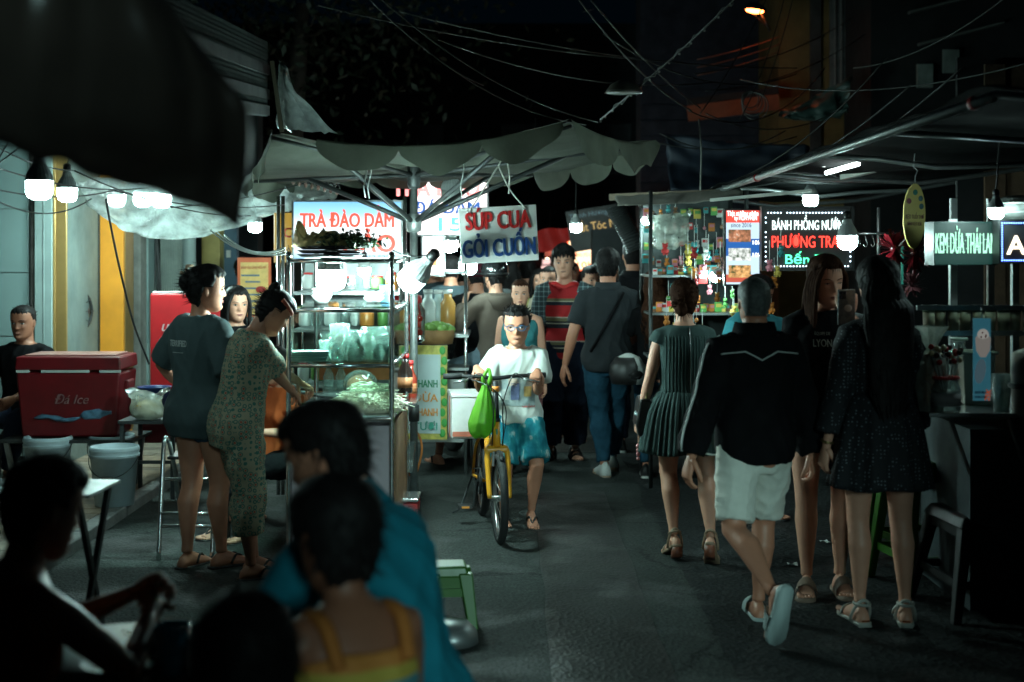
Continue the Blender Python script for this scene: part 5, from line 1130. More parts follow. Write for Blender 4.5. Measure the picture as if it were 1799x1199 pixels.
for k in range(8):      # clothes-peg clips on the rail under the canopy
    u = 515+k*11; t = thing('rail_clip', 'dark clip hanging on the rail under the umbrella edge', 'clip', P(u, 312+k*2.5, 9.2), 0, 'clips on the rail under the umbrella'); MB().torus((0,0,0), .018, .005, (0,1,0), 14, 6).build('ring', IRON, t, True); MB().ball((0,0,-.03), (.012,.01,.02), 8, 6).build('clip_body', M('clip_pink', (.3,.18,.15), .5), t, True)

# ------------------------------------------------------------------ right side stalls
tube_ = thing('awning_pipe', 'long shiny steel awning pipe running down the right-hand stalls', 'pipe'); A_, B_ = P(1745, 170, 5.0), P(1215, 352, 11.0)
MB().cyl(A_, B_, .019, n=16).build('pipe', STEELD, tube_, True)
for f in (.03, .62, .98): p = A_.lerp(B_, f); MB().ball(p-V3((0,.0,.0)), .026, 14, 10).build('red_knob', M('knob_red', (.30,.015,.015), .4), tube_, True)
raw = thing('right_awning', 'dark sagging awning sheet over the right-hand stalls', 'awning'); DKT = M('tarp_black', (.006,.007,.007), .9, var=.4, vs=4, spec=.03)
def ra(a, b): p = A_.lerp(B_, a); q = p+V3((2.6, .2, .30)); r_ = p.lerp(q, b); return r_+V3((0, 0, -.16*math.sin(b*PI)+.03*noise.noise(V3((a*14, b*6, 0)))))+V3((0,0,.04))
MB().grid(ra, 50, 16).build('sheet', DKT, raw, True, solid=.004)
for k in range(6): a = k/5; MB().tube([ra(a, b/8)-V3((0,0,.03)) for b in range(9)], .014, 8).build('rafter', STEELD, raw, True)
MB().bar(P(1480, 312, 8.6), P(1690, 262, 8.0), .05, .03).build('pale_rail', M('rail_pale', (.45,.47,.43), .5, var=.2), raw); MB().bar(P(1430, 335, 8.8), P(1250, 352, 9.6), .03, .02).build('pale_rail', M('rail_pale'), raw)
ft = thing('fluorescent_tube', 'short lit fluorescent tube under the right awning pipe', 'light tube', (0,0,0)); MB().cyl(P(1452, 304, 8.2), P(1508, 288, 7.9), .013, n=12).build('tube', EM('fluo', (.85,1,.97), 9), ft, True); MB().bar(P(1448, 300, 8.2)+V3((0,0,.03)), P(1512, 282, 7.9)+V3((0,0,.03)), .03, .02).build('fitting', WHITEP, ft)
hung('small bulb under the awning above the black LED board', 1424, 352, 9.4, 27, 50); hung('large white bulb in front of the black LED board', 1489, 425, 7.3, 34, 50, .18); hung('bulb at the far right above the green LED sign', 1750, 374, 6.38, 26, 42)
# menu light box and LED board
s9, w, h = lightbox('grill_menu_box', 'tall lit menu box with food photos and a red header reading Thịt nướng', 1272, 367, 1337, 503, 9.3, (.50,.66,.80), .60, .06, BLACKP)
EW = EM('letter_white_lit', (.9,.95,.95), 1.2)
MB().box((0, -.006, h*.40), (w*.9, .004, h*.16)).build('header', EM('header_red', (.62,.06,.04), .75), s9); text(s9, 'Thịt nướng phên', (.0, -.010, h*.435), .045, EW, width=w*.84, bold=.0004); text(s9, 'by MÓM PHÊN', (.02, -.010, h*.375), .042, EW, width=w*.6); text(s9, 'since 2016', (-.01, -.008, h*.285), .042, BLACKP, width=w*.55)
MB().box((0, -.0055, 0), (w*.9, .003, h*.22)).build('band', EM('band_blue', (.02,.12,.42), .5), s9); MB().box((0, -.0055, -h*.4), (w*.9, .003, h*.10)).build('band', EM('band_red2', (.55,.10,.06), .5), s9)
for q, (z, c) in enumerate(((.15, (.24,.10,.05)), (-.09, (.42,.45,.42)), (-.31, (.40,.22,.08)))):
    m = EM('photo_%d' % q, c, .55); n_, l_, b_ = nodes(m); tc = n_.new('ShaderNodeTexCoord'); ns = n_.new('ShaderNodeTexNoise'); ns.inputs['Scale'].default_value = 38; ns.inputs['Detail'].default_value = 5; l_.new(tc.outputs['Object'], ns.inputs[0]); rp = ramp(n_, [(.3, (.03,.07,.02)), (.45, c), (.62, tuple(min(1, x*2.2) for x in c)), (.75, (.7,.65,.55))], 'LINEAR'); l_.new(ns.outputs[0], rp.inputs[0]); l_.new(rp.outputs[0], b_.inputs['Emission Color'])
    MB().box((-.02, -.0095, h*z), (w*.60, .004, h*.16)).build('food_photo', m, s9)
text(s9, '10k', (w*.36, -.010, h*.06), .04, EW); text(s9, '10k', (w*.36, -.010, -h*.10), .04, EW)
s10, w, h = lightbox('led_board', 'black LED board with glowing white, red and green letters and dotted border', 1338, 363, 1500, 476, 9.0, (.004,.006,.006), .3, .07, BLACKP, rz=-.04, fw=.02)
text(s10, 'BÁNH PHỒNG NƯỚNG', (.015, -.014, h*.20), .085, EM('led_white', (.75,1,.97), 1.3), width=w*.82, bold=.0003); text(s10, 'PHƯƠNG TRANG', (.03, -.014, -h*.06), .105, EM('led_red', (1,.04,.025), 1.5), width=w*.88, bold=.0005); text(s10, 'Bến Tre', (.02, -.014, -h*.33), .085, EM('led_green', (.08,1,.42), 1.5), width=w*.56, bold=.0004)
LEDW = EM('led_dot', (.62,.85,1), 3.0); dots = []
for k in range(26): dots += [(-w*.43+w*.86*k/25, h*.40), (-w*.43+w*.86*k/25, -h*.43)]
for k in range(1, 11): dots += [(-w*.455, -h*.43+h*.83*k/11), (w*.455, -h*.43+h*.83*k/11)]
mb = MB()
for x, z in dots:
    if random.random() > .12: mb.ball((x, -.014, z), .0048, 6, 4)
tag(mb.build('led_dots', LEDW, s10, True), kind='stuff')
# dot-matrix sign
def dot_text(parent, s, loc, size, mat, width, pitch=.011, r=.004, name='led'):
    me = text(None, s, (0,0,0), size, mat, width=width, ex=.001, arr=True, bold=.0015); vs = [v.co.copy() for v in me.vertices]; bvh = BVHTree.FromPolygons(vs, [tuple(p.vertices) for p in me.polygons])
    x0, x1 = min(v.x for v in vs), max(v.x for v in vs); z0, z1_ = min(v.z for v in vs), max(v.z for v in vs); mb = MB(); x = x0
    while x < x1:
        z = z0
        while z < z1_:
            if bvh.ray_cast(V3((x, -1, z)), V3((0,1,0)))[0] is not None:
                mb.ball(V3(loc)+V3((x, 0, z)), r, 5, 3)
            z += pitch
        x += pitch
    bpy.data.meshes.remove(me); tag(mb.build('led_dots', mat, parent, True), kind='stuff')
s11, w, h = lightbox('green_led_sign', 'dark green LED sign spelling KEM DỪA THÁI LAN on the ice cream stall', 1637, 390, 1752, 466, 6.6, (.006,.035,.028), .5, .10, M('case_green', (.02,.05,.045), .35), rz=.10, fw=.006)
text(s11, 'KEM DỪA THÁI LAN', (0, -.010, -.005), .135, EM('led_pale', (.45,1,.70), .6), width=w*.94, bold=.0006)
mb = MB()
for k in range(60): mb.ball((-w*.46+w*.92*((k*37) % 60)/60, -.012, -h*.2+h*.45*((k*23) % 17)/17), .0026, 5, 3)
tag(mb.build('led_dots', EM('led_pale'), s11, True), kind='stuff')
s12, w, h = lightbox('blue_dot_sign', 'cropped black sign with blue dotted border and a pale letter A at the right edge', 1756, 386, 1860, 464, 6.4, (.004,.006,.012), .3, .12, BLACKP, rz=-.1, fw=.006)
text(s12, 'A', (-w*.22, -.010, -.02), .12, EM('led_cream', (1,.86,.62), 1.3), bold=.002); text(s12, 'N', (w*.16, -.010, -.02), .12, EM('led_cream'), bold=.002)
mb = MB()
for k in range(24):
    for x, z in ((-w*.45+w*.9*k/23, h*.42), (-w*.45+w*.9*k/23, -h*.42))+(((-w*.45, -h*.42+h*.84*k/16),) if k < 16 else ()):
        mb.ball((x, -.010, z), .0036, 6, 4)
tag(mb.build('led_dots', EM('led_blue', (.12,.25,1), 3), s12, True), kind='stuff')
# ice cream stall
ics = thing('ice_cream_stall', 'steel ice cream stall with a shelf of jelly cups at the right edge', 'stall', (GX(1700, 6.3), 6.3, 0)); X0 = ics.location.x
for u, Y in ((1674, 6.75), (1783, 6.72), (1675, 7.3), (1740, 7.3)): MB().box((GX(u, Y)-X0, Y-6.3, 1.1), (.032, .032, 1.36 if Y < 7 else 1.6)).build('post', STEELD, ics)
zt4 = GZ(722, 6.3); x0, x1 = GX(1612, 6.3)-X0, GX(1900, 6.3)-X0
MB().box(((x0+x1)/2, .3, zt4), (x1-x0, .95, .018)).build('counter', STEEL, ics, bevel=.003); MB().box(((x0+x1)/2+.1, .35, zt4/2-.02), (x1-x0-.25, .75, zt4-.12)).build('cabinet', M('cabinet_grey', (.05,.065,.07), .5, .4, var=.4), ics)
for x in (x0+.1, x0+.35): MB().bar((x, -.15, zt4-.02), (x+.14, .0, zt4-.3), .012, .012).build('brace', STEELD, ics)
for z in (GZ(541, 6.35), GZ(586, 6.35)): MB().box(((x0+x1)/2, .05, z), (x1-x0-.02, .015, .022)).build('rail', STEELD, ics); MB().box(((x0+x1)/2, .17, z-.008), (x1-x0-.02, .22, .008)).build('shelf', GLASS, ics)
zs = GZ(586, 6.4); BGE = M('jelly_beige', (.36,.31,.22), .5, var=.2, trl=.2)
for k in range(12):
    u = 1634+k*22; t = thing('jelly_cup', 'beige jelly cup with dark rim in the row on the ice cream stall shelf', 'cup', (GX(u, 6.42), 6.44+.02*(k % 2), zs+.006), 0, 'jelly cups on the ice cream stall shelf'); MB().lathe([(.024,0), (.027,.09), (.0265,.09)], n=14).build('cup', BGE, t, True); MB().lathe([(.0285,.088), (.0285,.102), (.02,.112), (.004,.114)], n=14).build('topping', M('topping_green', (.05,.075,.035), .5, var=.5, vs=40), t, True)
bn = thing('ice_cream_banner', 'narrow blue banner with coconut ice cream picture and 25K price', 'banner', P(1725, 632, 6.15)); w, h = 31/F*6.15, 145/F*6.15
MB().box((0,0,0), (w, .004, h)).build('banner', M('banner_blue', (.07,.30,.40), .5, var=.2, em=(.07,.30,.40), ems=.10), bn)  # faint glow added to the unlit banner and its pictures so they show
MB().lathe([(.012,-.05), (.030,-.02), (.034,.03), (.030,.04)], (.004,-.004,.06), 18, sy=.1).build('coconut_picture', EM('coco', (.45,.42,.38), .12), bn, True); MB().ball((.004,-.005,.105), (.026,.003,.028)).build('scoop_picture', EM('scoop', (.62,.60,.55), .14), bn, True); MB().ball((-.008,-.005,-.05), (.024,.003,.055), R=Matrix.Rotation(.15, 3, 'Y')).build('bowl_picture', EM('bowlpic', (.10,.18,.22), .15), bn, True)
for k in range(4): MB().ball((.004+.012*math.cos(k*1.9), -.008, .105+.012*math.sin(k*1.9)), .004, 6, 5).build('berry_picture', RED, bn, True)
text(bn, 'KEM DỪA THÁI LAN', (-.006,-.004,-h*.40), .016, NAVY, width=w*.66); text(bn, 'COCONUT ICE CREAM', (-.006,-.004,-h*.455), .014, NAVY, width=w*.66); text(bn, '25K', (w*.34,-.004,-h*.43), .03, EM('ink_orange_red', (.6,.10,.02), .15), rot=(0, -1.4, 0), bold=.0008)
MB().tube([(0,0,h/2), (.004,0,h/2+.03), (-.006,0,h/2+.045)], .002, 5).build('hook', STEEL, bn, True)
lj = thing('lollipop_jar', 'clear jar crammed with wrapped lollipops on the ice cream counter', 'jar', (GX(1668, 6.1), 6.15, zt4+.01)); MB().lathe([(.055,0), (.062,.01), (.062,.10), (.05,.13), (.05,.15)], n=22).build('jar', CLEARP, lj, True); MB().lathe([(.0635,.03), (.0635,.085)], n=22).build('paper_label', M('label_pale', (.35,.33,.33), .6, var=.3), lj, True); MB().torus((0,0,.15), .052, .007, (0,0,1), 22, 8).build('rim', RED, lj, True)
for k in range(26):
    a = k*2.4; r_ = .008*math.sqrt(k)*1.3; tp = V3((math.cos(a)*(r_+.02), math.sin(a)*(r_+.02), .22+.07*((k*7) % 10)/10)); MB().cyl((math.cos(a)*r_*.4, math.sin(a)*r_*.4, .1), tp, .0016, n=5).build('stick', WHITEP, lj); MB().ball(tp, .013, 8, 6).build('lollipop', [M('candy_dark', (.05,.03,.02), .2), M('candy_cream', (.45,.38,.22), .25), M('candy_red', (.4,.03,.02), .2)][k % 3], lj, True)
cj = thing('candy_bag', 'twisted clear bag of orange candy beside the lollipop jar', 'bag', (GX(1636, 6.2), 6.2, zt4+.01)); MB().ball((0,0,.13), (.06,.05,.13), 16, 10).build('candy_mass', M('candy_orange', (.35,.13,.06), .4, var=.7, vs=60), cj, True)
MB().loft([[(r_*math.cos(a)*(1+.15*math.sin(a*6)), r_*.85*math.sin(a)*(1+.15*math.sin(a*5)), z) for a in [2*PI*k/36 for k in range(36)]] for r_, z in ((.05,0), (.068,.1), (.06,.22), (.02,.27), (.05,.33), (.075,.37))], False).build('bag', BAGF, cj, True)
bj = thing('water_jug', 'clear plastic jug with a cap behind the lollipop jar', 'jug', (GX(1685, 6.6), 6.6, zt4+.01)); MB().lathe([(.07,0), (.075,.02), (.075,.18), (.03,.25), (.03,.28)], n=22).build('jug', CLEARP, bj, True); MB().torus((0,0,.29), .035, .007, (0,0,1), 18, 6).build('cap_ring', WHITEP, bj, True)
bb = thing('cream_tub', 'square cream plastic tub behind the blue banner', 'tub', (GX(1712, 6.5), 6.5, zt4+.01)); taper(MB(), .13, .13, .15, .15, 0, .23).build('tub', M('tub_cream', (.40,.37,.30), .5), bb, bevel=.006); MB().box((0,0,.237), (.17,.17,.014)).build('lid', M('tub_cream'), bb, bevel=.004)
gj = thing('green_cup_stack', 'stacked clear cups with a dark green base at the counter edge', 'cups', (GX(1762, 6.2), 6.22, zt4+.01)); [MB().lathe([(.032,0), (.042,.10), (.04,.10), (.03,.005)], (0,0,.02*k), 18).build('cup', CLEARP, gj, True) for k in range(4)]
ic = thing('cooler_drum', 'pale striped ice drum at the right edge of the counter', 'drum', (GX(1812, 6.1), 6.1, zt4+.01)); MB().lathe([(.07,0), (.08,.03), (.085,.2), (.078,.26), (.03,.28)], n=24).build('drum', M('drum_pale', (.38,.36,.30), .5), ic, True); MB().torus((0,0,.12), .085, .012, (0,0,1), 24, 8).build('band', BLACKP, ic, True)
wb = thing('wrapped_bundle', 'clear plastic-wrapped white bundle on top of the ice cream stall', 'bundle', P(1790, 366, 6.6)); MB().ball((0,0,0), (.14,.12,.06), 22, 14).build('bundle', M('bundle_white', (.45,.47,.45), .4, var=.4, vs=12, bump=.5, bs=15), wb, True)
for z in (-.02, .02): MB().torus((0,0,z), .135, .005, (0,0,1), 26, 6).build('cord', WHITEP, wb, True)
# oval board and red pompom
ov = thing('oval_board', 'yellow oval surfboard-shaped candy sign hanging from a hook', 'sign', P(1606, 380, 7.2)); ov.rotation_euler = (0, .03, .15)
MB().loft([[(.058*math.cos(a), y, .165*math.sin(a)) for a in [2*PI*k/40 for k in range(40)]] for y in (-.006, .006)]).build('board', M('oval_yellow', (.62,.50,.15), .4, var=.1), ov)
text(ov, 'KẸO TUỔI THƠ', (0,-.008,-.005), .03, M('ink_brown', (.18,.06,.06), .6), width=.095); text(ov, 'BÁNH KẸO XƯA', (0,-.008,-.04), .026, M('ink_brown'), width=.075)
for x, z, c in ((0, .12, (.02,.20,.16)), (-.032, .075, (.28,.08,.10)), (.03, .09, (.05,.14,.16)), (.035, .05, (.05,.16,.30))): MB().ball((x,-.007,z), (.013,.002,.015), 8, 5).build('print', M('pr%g' % c[0], c, .5), ov, True)
MB().tube([(0,0,.165), (0,0,.20), (.012,0,.23), (-.01,0,.25), (0,0,.40)], .003, 6).build('hook', STEELD, ov, True)
def tassel(lab, pos, col, n=90, r=.10):
    t = thing('tinsel_pompom', lab, 'decoration', pos); mb = MB(); q = np.random.RandomState(int(abs(pos.x)*100))
    for k in range(n): d = q.normal(size=3); d /= np.linalg.norm(d); d = V3(d); s_ = orth(d)[0]*.006; mb.add([V3((0,0,0))-s_, V3((0,0,0))+s_, d*r*(.7+.5*q.rand())+s_*1.5, d*r*(.7+.5*q.rand())-s_*1.5], [(0,1,2,3)])
    mb.build('tinsel', M('tinsel_%g' % col[0], col, .3, var=.3), t); MB().ball((0,0,0), r*.25, 8, 6).build('core', M('tinsel_%g' % col[0]), t, True)
tassel('dark red tinsel pompom hanging on the left of the pair by the oval board', P(1572, 438, 7.3), (.12,.004,.008)); tassel('dark red tinsel pompom hanging below the oval board', P(1608, 445, 7.35), (.121,.004,.008)); tassel('hanging cluster of dull pink packets under the pompoms', P(1600, 500, 7.6), (.10,.035,.04), 60, .08)
tag(MB().bar(P(1585, 415, 7.4), P(1585, 500, 7.4), .012, .006).build('ribbon', M('ribbon_teal', (.06,.32,.25), .4), None), 'narrow teal ribbon hanging between the red pompoms', 'ribbon')
# skewer rack at the LED board
rk = thing('hook_rail', 'steel rail with a row of hooks right of the black LED board', 'rail', P(1545, 412, 8.4)); MB().cyl((-.19,0,0), (.19,0,.01), .008, n=8).build('rail', STEEL, rk, True); MB().cyl((-.0,.02,-.25), (-.0,.02,.16), .010, n=8).build('post', STEELD, rk, True)
for k in range(9): x = -.17+k*.042; MB().tube([(x,0,0), (x+.004,-.02,-.03), (x+.012,-.02,-.06), (x,-.02,-.075), (x-.012,-.02,-.06)], .003, 5).build('hook', STEEL, rk, True)
# toy stall: shelves and hanging goods
ts_ = thing('toy_stall', 'crowded toy stall frame with shelves behind the walking women', 'stall', (GX(1240, 9.8), 9.8, 0))
for x in (-.38, .28):
    for y in (0, .7): MB().cyl((x, y, 0), (x, y, 2.05), .014, n=8).build('post', IRON, ts_, True)
for z in (.55, .9, 1.2, 1.46): MB().box((-.05, .35, z), (.68, .72, .015)).build('shelf', STEELD, ts_)
MB().box((-.05, .72, 1.2), (.68, .02, 1.7)).build('back_panel', M('toy_back', (.04,.05,.05), .7, var=.4), ts_)
TC = [('red', (.55,.03,.03)), ('orange', (.60,.20,.03)), ('yellow', (.60,.45,.08)), ('teal', (.05,.32,.34)), ('white', (.55,.57,.55)), ('pink', (.60,.20,.25)), ('green', (.10,.35,.08)), ('brown', (.22,.10,.05))]
def toy(pos, ci, s, kind):
    cn, c = TC[ci]; m = M('toy_'+cn, c, .6, var=.15)
    if kind == 0:
        t = thing('plush_toy', 'small %s plush animal hanging in the toy stall' % cn, 'toy', pos, random.uniform(-.6, .6), 'plush toys hung in the toy stall')
        MB().ball((0,0,0), (s*.5,s*.42,s*.6), 12, 8).build('torso', m, t, True); MB().ball((0,-.1*s,s*.85), (s*.48,s*.42,s*.42), 12, 8).build('head', m, t, True)
        for sx in (-1, 1): MB().ball((sx*s*.36,0,s*1.22), s*.17, 8, 6).build('ear', m, t, True); MB().ball((sx*s*.5,-.15*s,-.05*s), (s*.18,s*.18,s*.34), 8, 6).build('arm', m, t, True); MB().ball((sx*s*.28,-.25*s,-.55*s), (s*.2,s*.28,s*.2), 8, 6).build('foot', m, t, True)
        MB().cyl((0,0,s*1.2), (0,0,s*1.2+.12), .002, n=5).build('string', WHITEP, t)
    elif kind == 1:
        t = thing('toy_packet', 'flat %s packaged toy on the toy stall' % cn, 'packet', pos, random.uniform(-.3, .3), 'packaged goods on the toy stall'); MB().box((0,0,0), (s*1.6,s*.5,s*2.1)).build('packet', m, t, bevel=.004); MB().box((0,-s*.27,s*.35), (s*1.2,.004,s*.7)).build('printed_patch', M('toy_'+TC[(ci+4) % 8][0], TC[(ci+4) % 8][1], .6), t)
    else:
        t = thing('toy_ball', 'round %s toy dangling in the toy stall' % cn, 'toy', pos, 0, 'round toys dangling in the toy stall'); MB().ball((0,0,0), s*.6, 14, 10).build('ball', m, t, True); MB().torus((0,0,0), s*.6, s*.05, (0,0,1), 20, 6).build('seam', M('toy_white', TC[4][1], .6), t, True); MB().cyl((0,0,s*.6), (0,0,s*.6+.1), .002, n=5).build('string', WHITEP, t)
rt = random.Random(11)
for k in range(46): toy(P(rt.uniform(1160, 1292), rt.uniform(435, 610), rt.uniform(9.3, 9.75)), rt.randint(0, 7), rt.uniform(.022, .045), rt.choice((0, 0, 0, 1, 2)))
for k in range(54): q = rt.uniform(.018, .034); toy(V3((ts_.location.x-.34+.037*(k % 18), 9.86+rt.uniform(0, .15), (.907, 1.207, 1.467)[k//18]+q*1.05+.002)), rt.randint(0, 7), q, 1)
for k in range(48): q = rt.uniform(.02, .038); toy(V3((ts_.location.x-.36+.055*(k % 12)+rt.uniform(-.012, .012), 10.46-rt.uniform(0, .1), 1.56+.12*(k//12)+rt.uniform(-.02, .02))), rt.randint(0, 7), q, rt.choice((1, 1, 0, 2)))
for k, (u, v, ci) in enumerate(((1352, 470, 5), (1360, 500, 1), (1372, 445, 3), (1366, 480, 2), (1355, 545, 1))): toy(P(u, v, 8.6), ci, .035, 0)
sheet('clear_wrap', 'crumpled clear plastic sheet hanging at the front of the toy stall', 'plastic sheet', [[(1140, 378, 10.2), (1180, 376, 10.2), (1213, 372, 10.1)], [(1142, 408, 10.2), (1180, 412, 10.1), (1212, 405, 10.1)], [(1146, 436, 10.2), (1178, 440, 10.1), (1208, 428, 10.1)]], BAGF, 0, .06, 7, (7, 6), 6)
bulb('small bare lamp glowing inside the toy stall', P(1134, 389, 10.4), .06, 90, tilt=(.2, 1.0), cord=P(1120, 360, 10.4)); bulb('white lamp low in the toy stall by the menu box', P(1256, 487, 9.5), .07, 80, tilt=(.4, .6), cord=P(1262, 440, 9.5))
dc = thing('ribbed_duct', 'black ribbed hose hanging in a curve with an orange lit edge', 'duct'); pts = catmull([P(1080, 362, 11.5), P(1092, 385, 11.5), P(1105, 410, 11.5), P(1118, 440, 11.5)], 14); mb = MB(); mb.tube(pts, [.075+.010*(i % 2) for i in range(len(pts))], 18); mb.build('hose', M('duct_black', (.03,.033,.033), .5), dc)
tag(MB().bar(P(1075, 347, 10.8), P(1300, 338, 9.8), .06, .05).build('wooden_beam', M('beam_wood', (.16,.12,.08), .7, var=.4), None), 'weathered wooden awning beam above the toy stall', 'beam')
sheet('toy_awning', 'dusty canvas flap along the top of the toy stall', 'awning', [[(1080, 345, 10.7), (1180, 340, 10.2), (1300, 330, 9.6)], [(1085, 362, 10.5), (1190, 358, 10.0), (1310, 348, 9.4)]], M('flap_dusty', (.14,.13,.11), .8, var=.3), .003, .03, 8, (9, 2), 9)
tag(MB().box(P(1120, 600, 14), (.9, .3, 2.2)).build('stall_divider', DARK), 'dark partition standing behind the toy stall', 'partition')

# far stalls glowing beyond the crowd
for k, (u0, v0, u1, v1, Y, c, s_, lab) in enumerate(((923, 455, 985, 500, 18, (1,.62,.58), .55, 'pink-lit snack counter far down the lane'), (784, 470, 800, 480, 17, (.9,1,1), 1.6, 'small white lamp box far down the lane'), (956, 428, 992, 452, 19, (.5,.10,.06), .5, 'dim red light box far down the lane'), (885, 440, 905, 452, 22, (.5,.7,.7), .5, 'dim teal sign far down the lane'))):
    b_, w, h = lightbox('far_light_box', lab, u0, v0, u1, v1, Y, c, s_, .1, DARK, face=EM('far_face_%d' % k, c, s_))
    for q in range(3): MB().box((0, -.012, h*(-.3+.28*q)), (w*.9, .01, h*.06)).build('shelf_line', M('far_line', (.2,.12,.14), .6), b_)
    if k == 0:
        for q in range(8): MB().ball((-w*.42+w*.12*q, -.02, -h*.42), .03, 8, 6).build('lamp', EM('far_lamp', (1,.75,.6), 3), b_, True)
for u, v, Y, d in ((822, 470, 10.45, .13), (790, 432, 12.0, .13), (1012, 400, 12.6, .10), (846, 470, 20, .12), (1064, 440, 20, .10), (905, 470, 24, .14)):  # lamps by the price sign and neon board are added to brighten the crowd
    bulb({790: 'fill lamp added under the price sign to brighten the crowd', 1012: 'fill lamp added above the neon menu board to brighten the crowd', 822: 'lamp glowing over the drinks stall behind the riders', 846: 'tiny white lamp beyond the riders', 1064: 'tiny lamp beyond the neon board', 905: 'distant lamp at the far end of the lane'}[u], P(u, v, Y), d, 26 if Y < 11 else (120 if Y < 13 else 25), cord=P(u, v, Y)+V3((0,0,.8)))
# street lamp, lamp shade, overhead cables
slm = thing('street_lamp', 'glowing orange street lamp on a bracket at the top right', 'street lamp', P(1326, 18, 15)); slm.rotation_euler = (0, .1, .2)
MB().ball((0,0,-.005), (.10,.06,.03), 16, 10).build('lamp', EM('sodium', (1,.16,.03), 14), slm, True); MB().lathe([(.13,0), (.12,.03), (.05,.07), (.01,.08)], n=20, sy=.6).build('hood', IRON, slm, True)
MB().tube([(.08,0,-.04), (.14,0,-.12), (.19,0,-.20)], .012, 8).build('arm', IRON, slm, True); MB().bar((.0,0,-.05), (.19,0,-.18), .01, .01).build('stay', IRON, slm)
sd = thing('lamp_shade', 'unlit wide metal lamp shade hanging from the fairy-light cable', 'lamp', P(1096, 163, 9.0)); MB().lathe([(.118,0), (.112,.012), (.085,.05), (.04,.075), (.012,.085)], n=32).build('shade', M('shade_dim', (.16,.15,.12), .5), sd, True); MB().torus((0,0,0), .118, .004, (0,0,1), 32, 6).build('rim', STEEL, sd, True)
fl = catmull([P(1055, 210, 10), P(1120, 155, 9), P(1200, 85, 8.5), P(1300, -10, 8)], 14); fo = thing('fairy_light_cable', 'twisted fairy-light cable rising to the top right', 'cable'); MB().tube(fl, .006, 6).build('cable', M('wire_grey', (.05,.053,.05), .5), fo, True)
mb = MB(); hx = [p+V3((.012*math.cos(i*1.3), .012*math.sin(i*1.3), .012*math.sin(i*1.9))) for i, p in enumerate(fl)]; mb.tube(hx, .003, 5); mb.build('wrapped_wire', M('wire_pale', (.16,.18,.16), .6), fo, True)
for i in range(0, len(fl), 3): MB().ball(fl[i]-V3((0,0,.015)), .007, 6, 5).build('bulb', M('fairy_bulb', (.4,.42,.38), .3), fo, True)
wires = [((660, -10, 9), (1050, 215, 9.5), .12), ((640, -10, 9), (1030, 220, 9.5), .16), ((700, 20, 9.5), (1400, 120, 12), .10), ((560, 10, 9), (1200, 110, 11), .06), ((770, 70, 9), (1250, 145, 11), .12), ((1010, -10, 8.5), (1215, 195, 10.5), .08), ((1030, -10, 8.5), (1230, 190, 10.5), .05), ((745, 85, 9), (850, 150, 9.2), .02), ((1060, 60, 10), (1400, 130, 12), .2), ((1210, 195, 10.5), (1450, 120, 13), .25), ((1220, 130, 12), (1500, 30, 14), .1), ((1240, 160, 12), (1520, 60, 14), .12), ((1350, -10, 12), (1230, 200, 11), .06), ((1380, -10, 12.5), (1300, 210, 11.5), .10), ((1395, -10, 13), (1330, 190, 12), .08), ((1240, 200, 11), (1480, 190, 12), .15), ((1500, 120, 10), (1799, -30, 8), .1), ((1300, 140, 11), (1810, 110, 8), .12), ((1560, 100, 9), (1250, 330, 10.5), .14), ((1600, 150, 8), (1260, 335, 10.5), .12), ((1690, 120, 7), (1280, 330, 10), .16), ((1150, 250, 11), (1400, 240, 11.5), .08), ((1160, 235, 11), (1380, 230, 11.5), .14)]
for a, b, s_ in wires: cable(sag(P(*a), P(*b), s_), .005, M('wire_grey', (.05,.053,.05), .5))
for k in range(3): cable(sag(P(1225, 105+k*14, 14.8), P(1370, 65+k*13, 15), .02), .006, M('wire_lamp_tint', (.28,.10,.06), .5), 'wire tinted dull red as if lit by the street lamp', 'wires under the street lamp')  # red glow of the street lamp put into the wire colour
for k in range(4):
    c = P(1318+k*3, 175+k*4, 12); tag(MB().torus(c, .07+.015*k, .005, (.2*k, 1, .1), 24, 5).build('cable_coil', M('wire_grey'), None, True), 'loose coil of cable bunched below the ochre house', 'cable', 'coils of cable below the ochre house')
for u in (1228, 1705): tag(MB().tube(catmull([P(u, 210, 9.5), P(u+4, 270, 9.5), P(u+2, 335, 9.5)], 6), .006, 6).build('hanging_rope', M('rope_grey', (.2,.2,.18), .8), None, True), {1228: 'rope hanging straight down above the toy stall', 1705: 'rope hanging above the ice cream stall'}[u], 'rope')
sheet('green_tarp', 'dark green tarp slung below the ochre house wall', 'tarp', [[(1370, 195, 14.5), (1430, 172, 14.5), (1500, 130, 14.5)], [(1375, 202, 14.4), (1440, 195, 14.4), (1495, 165, 14.4)], [(1380, 207, 14.4), (1440, 212, 14.4), (1490, 200, 14.4)]], M('tarp_green', (.05,.09,.08), .4, var=.3), .003, .10, 8, (8, 4), 7)
sheet('blue_tarp', 'dim blue tarp hanging in folds behind the toy stall roof', 'tarp', [[(1170, 235, 13), (1300, 250, 13), (1420, 255, 13)], [(1175, 290, 13), (1300, 300, 13), (1420, 300, 13)], [(1180, 335, 12.8), (1300, 335, 12.8), (1400, 330, 12.8)]], M('tarp_blue', (.012,.02,.035), .6, var=.3), .003, .08, 8, (8, 4), 8)

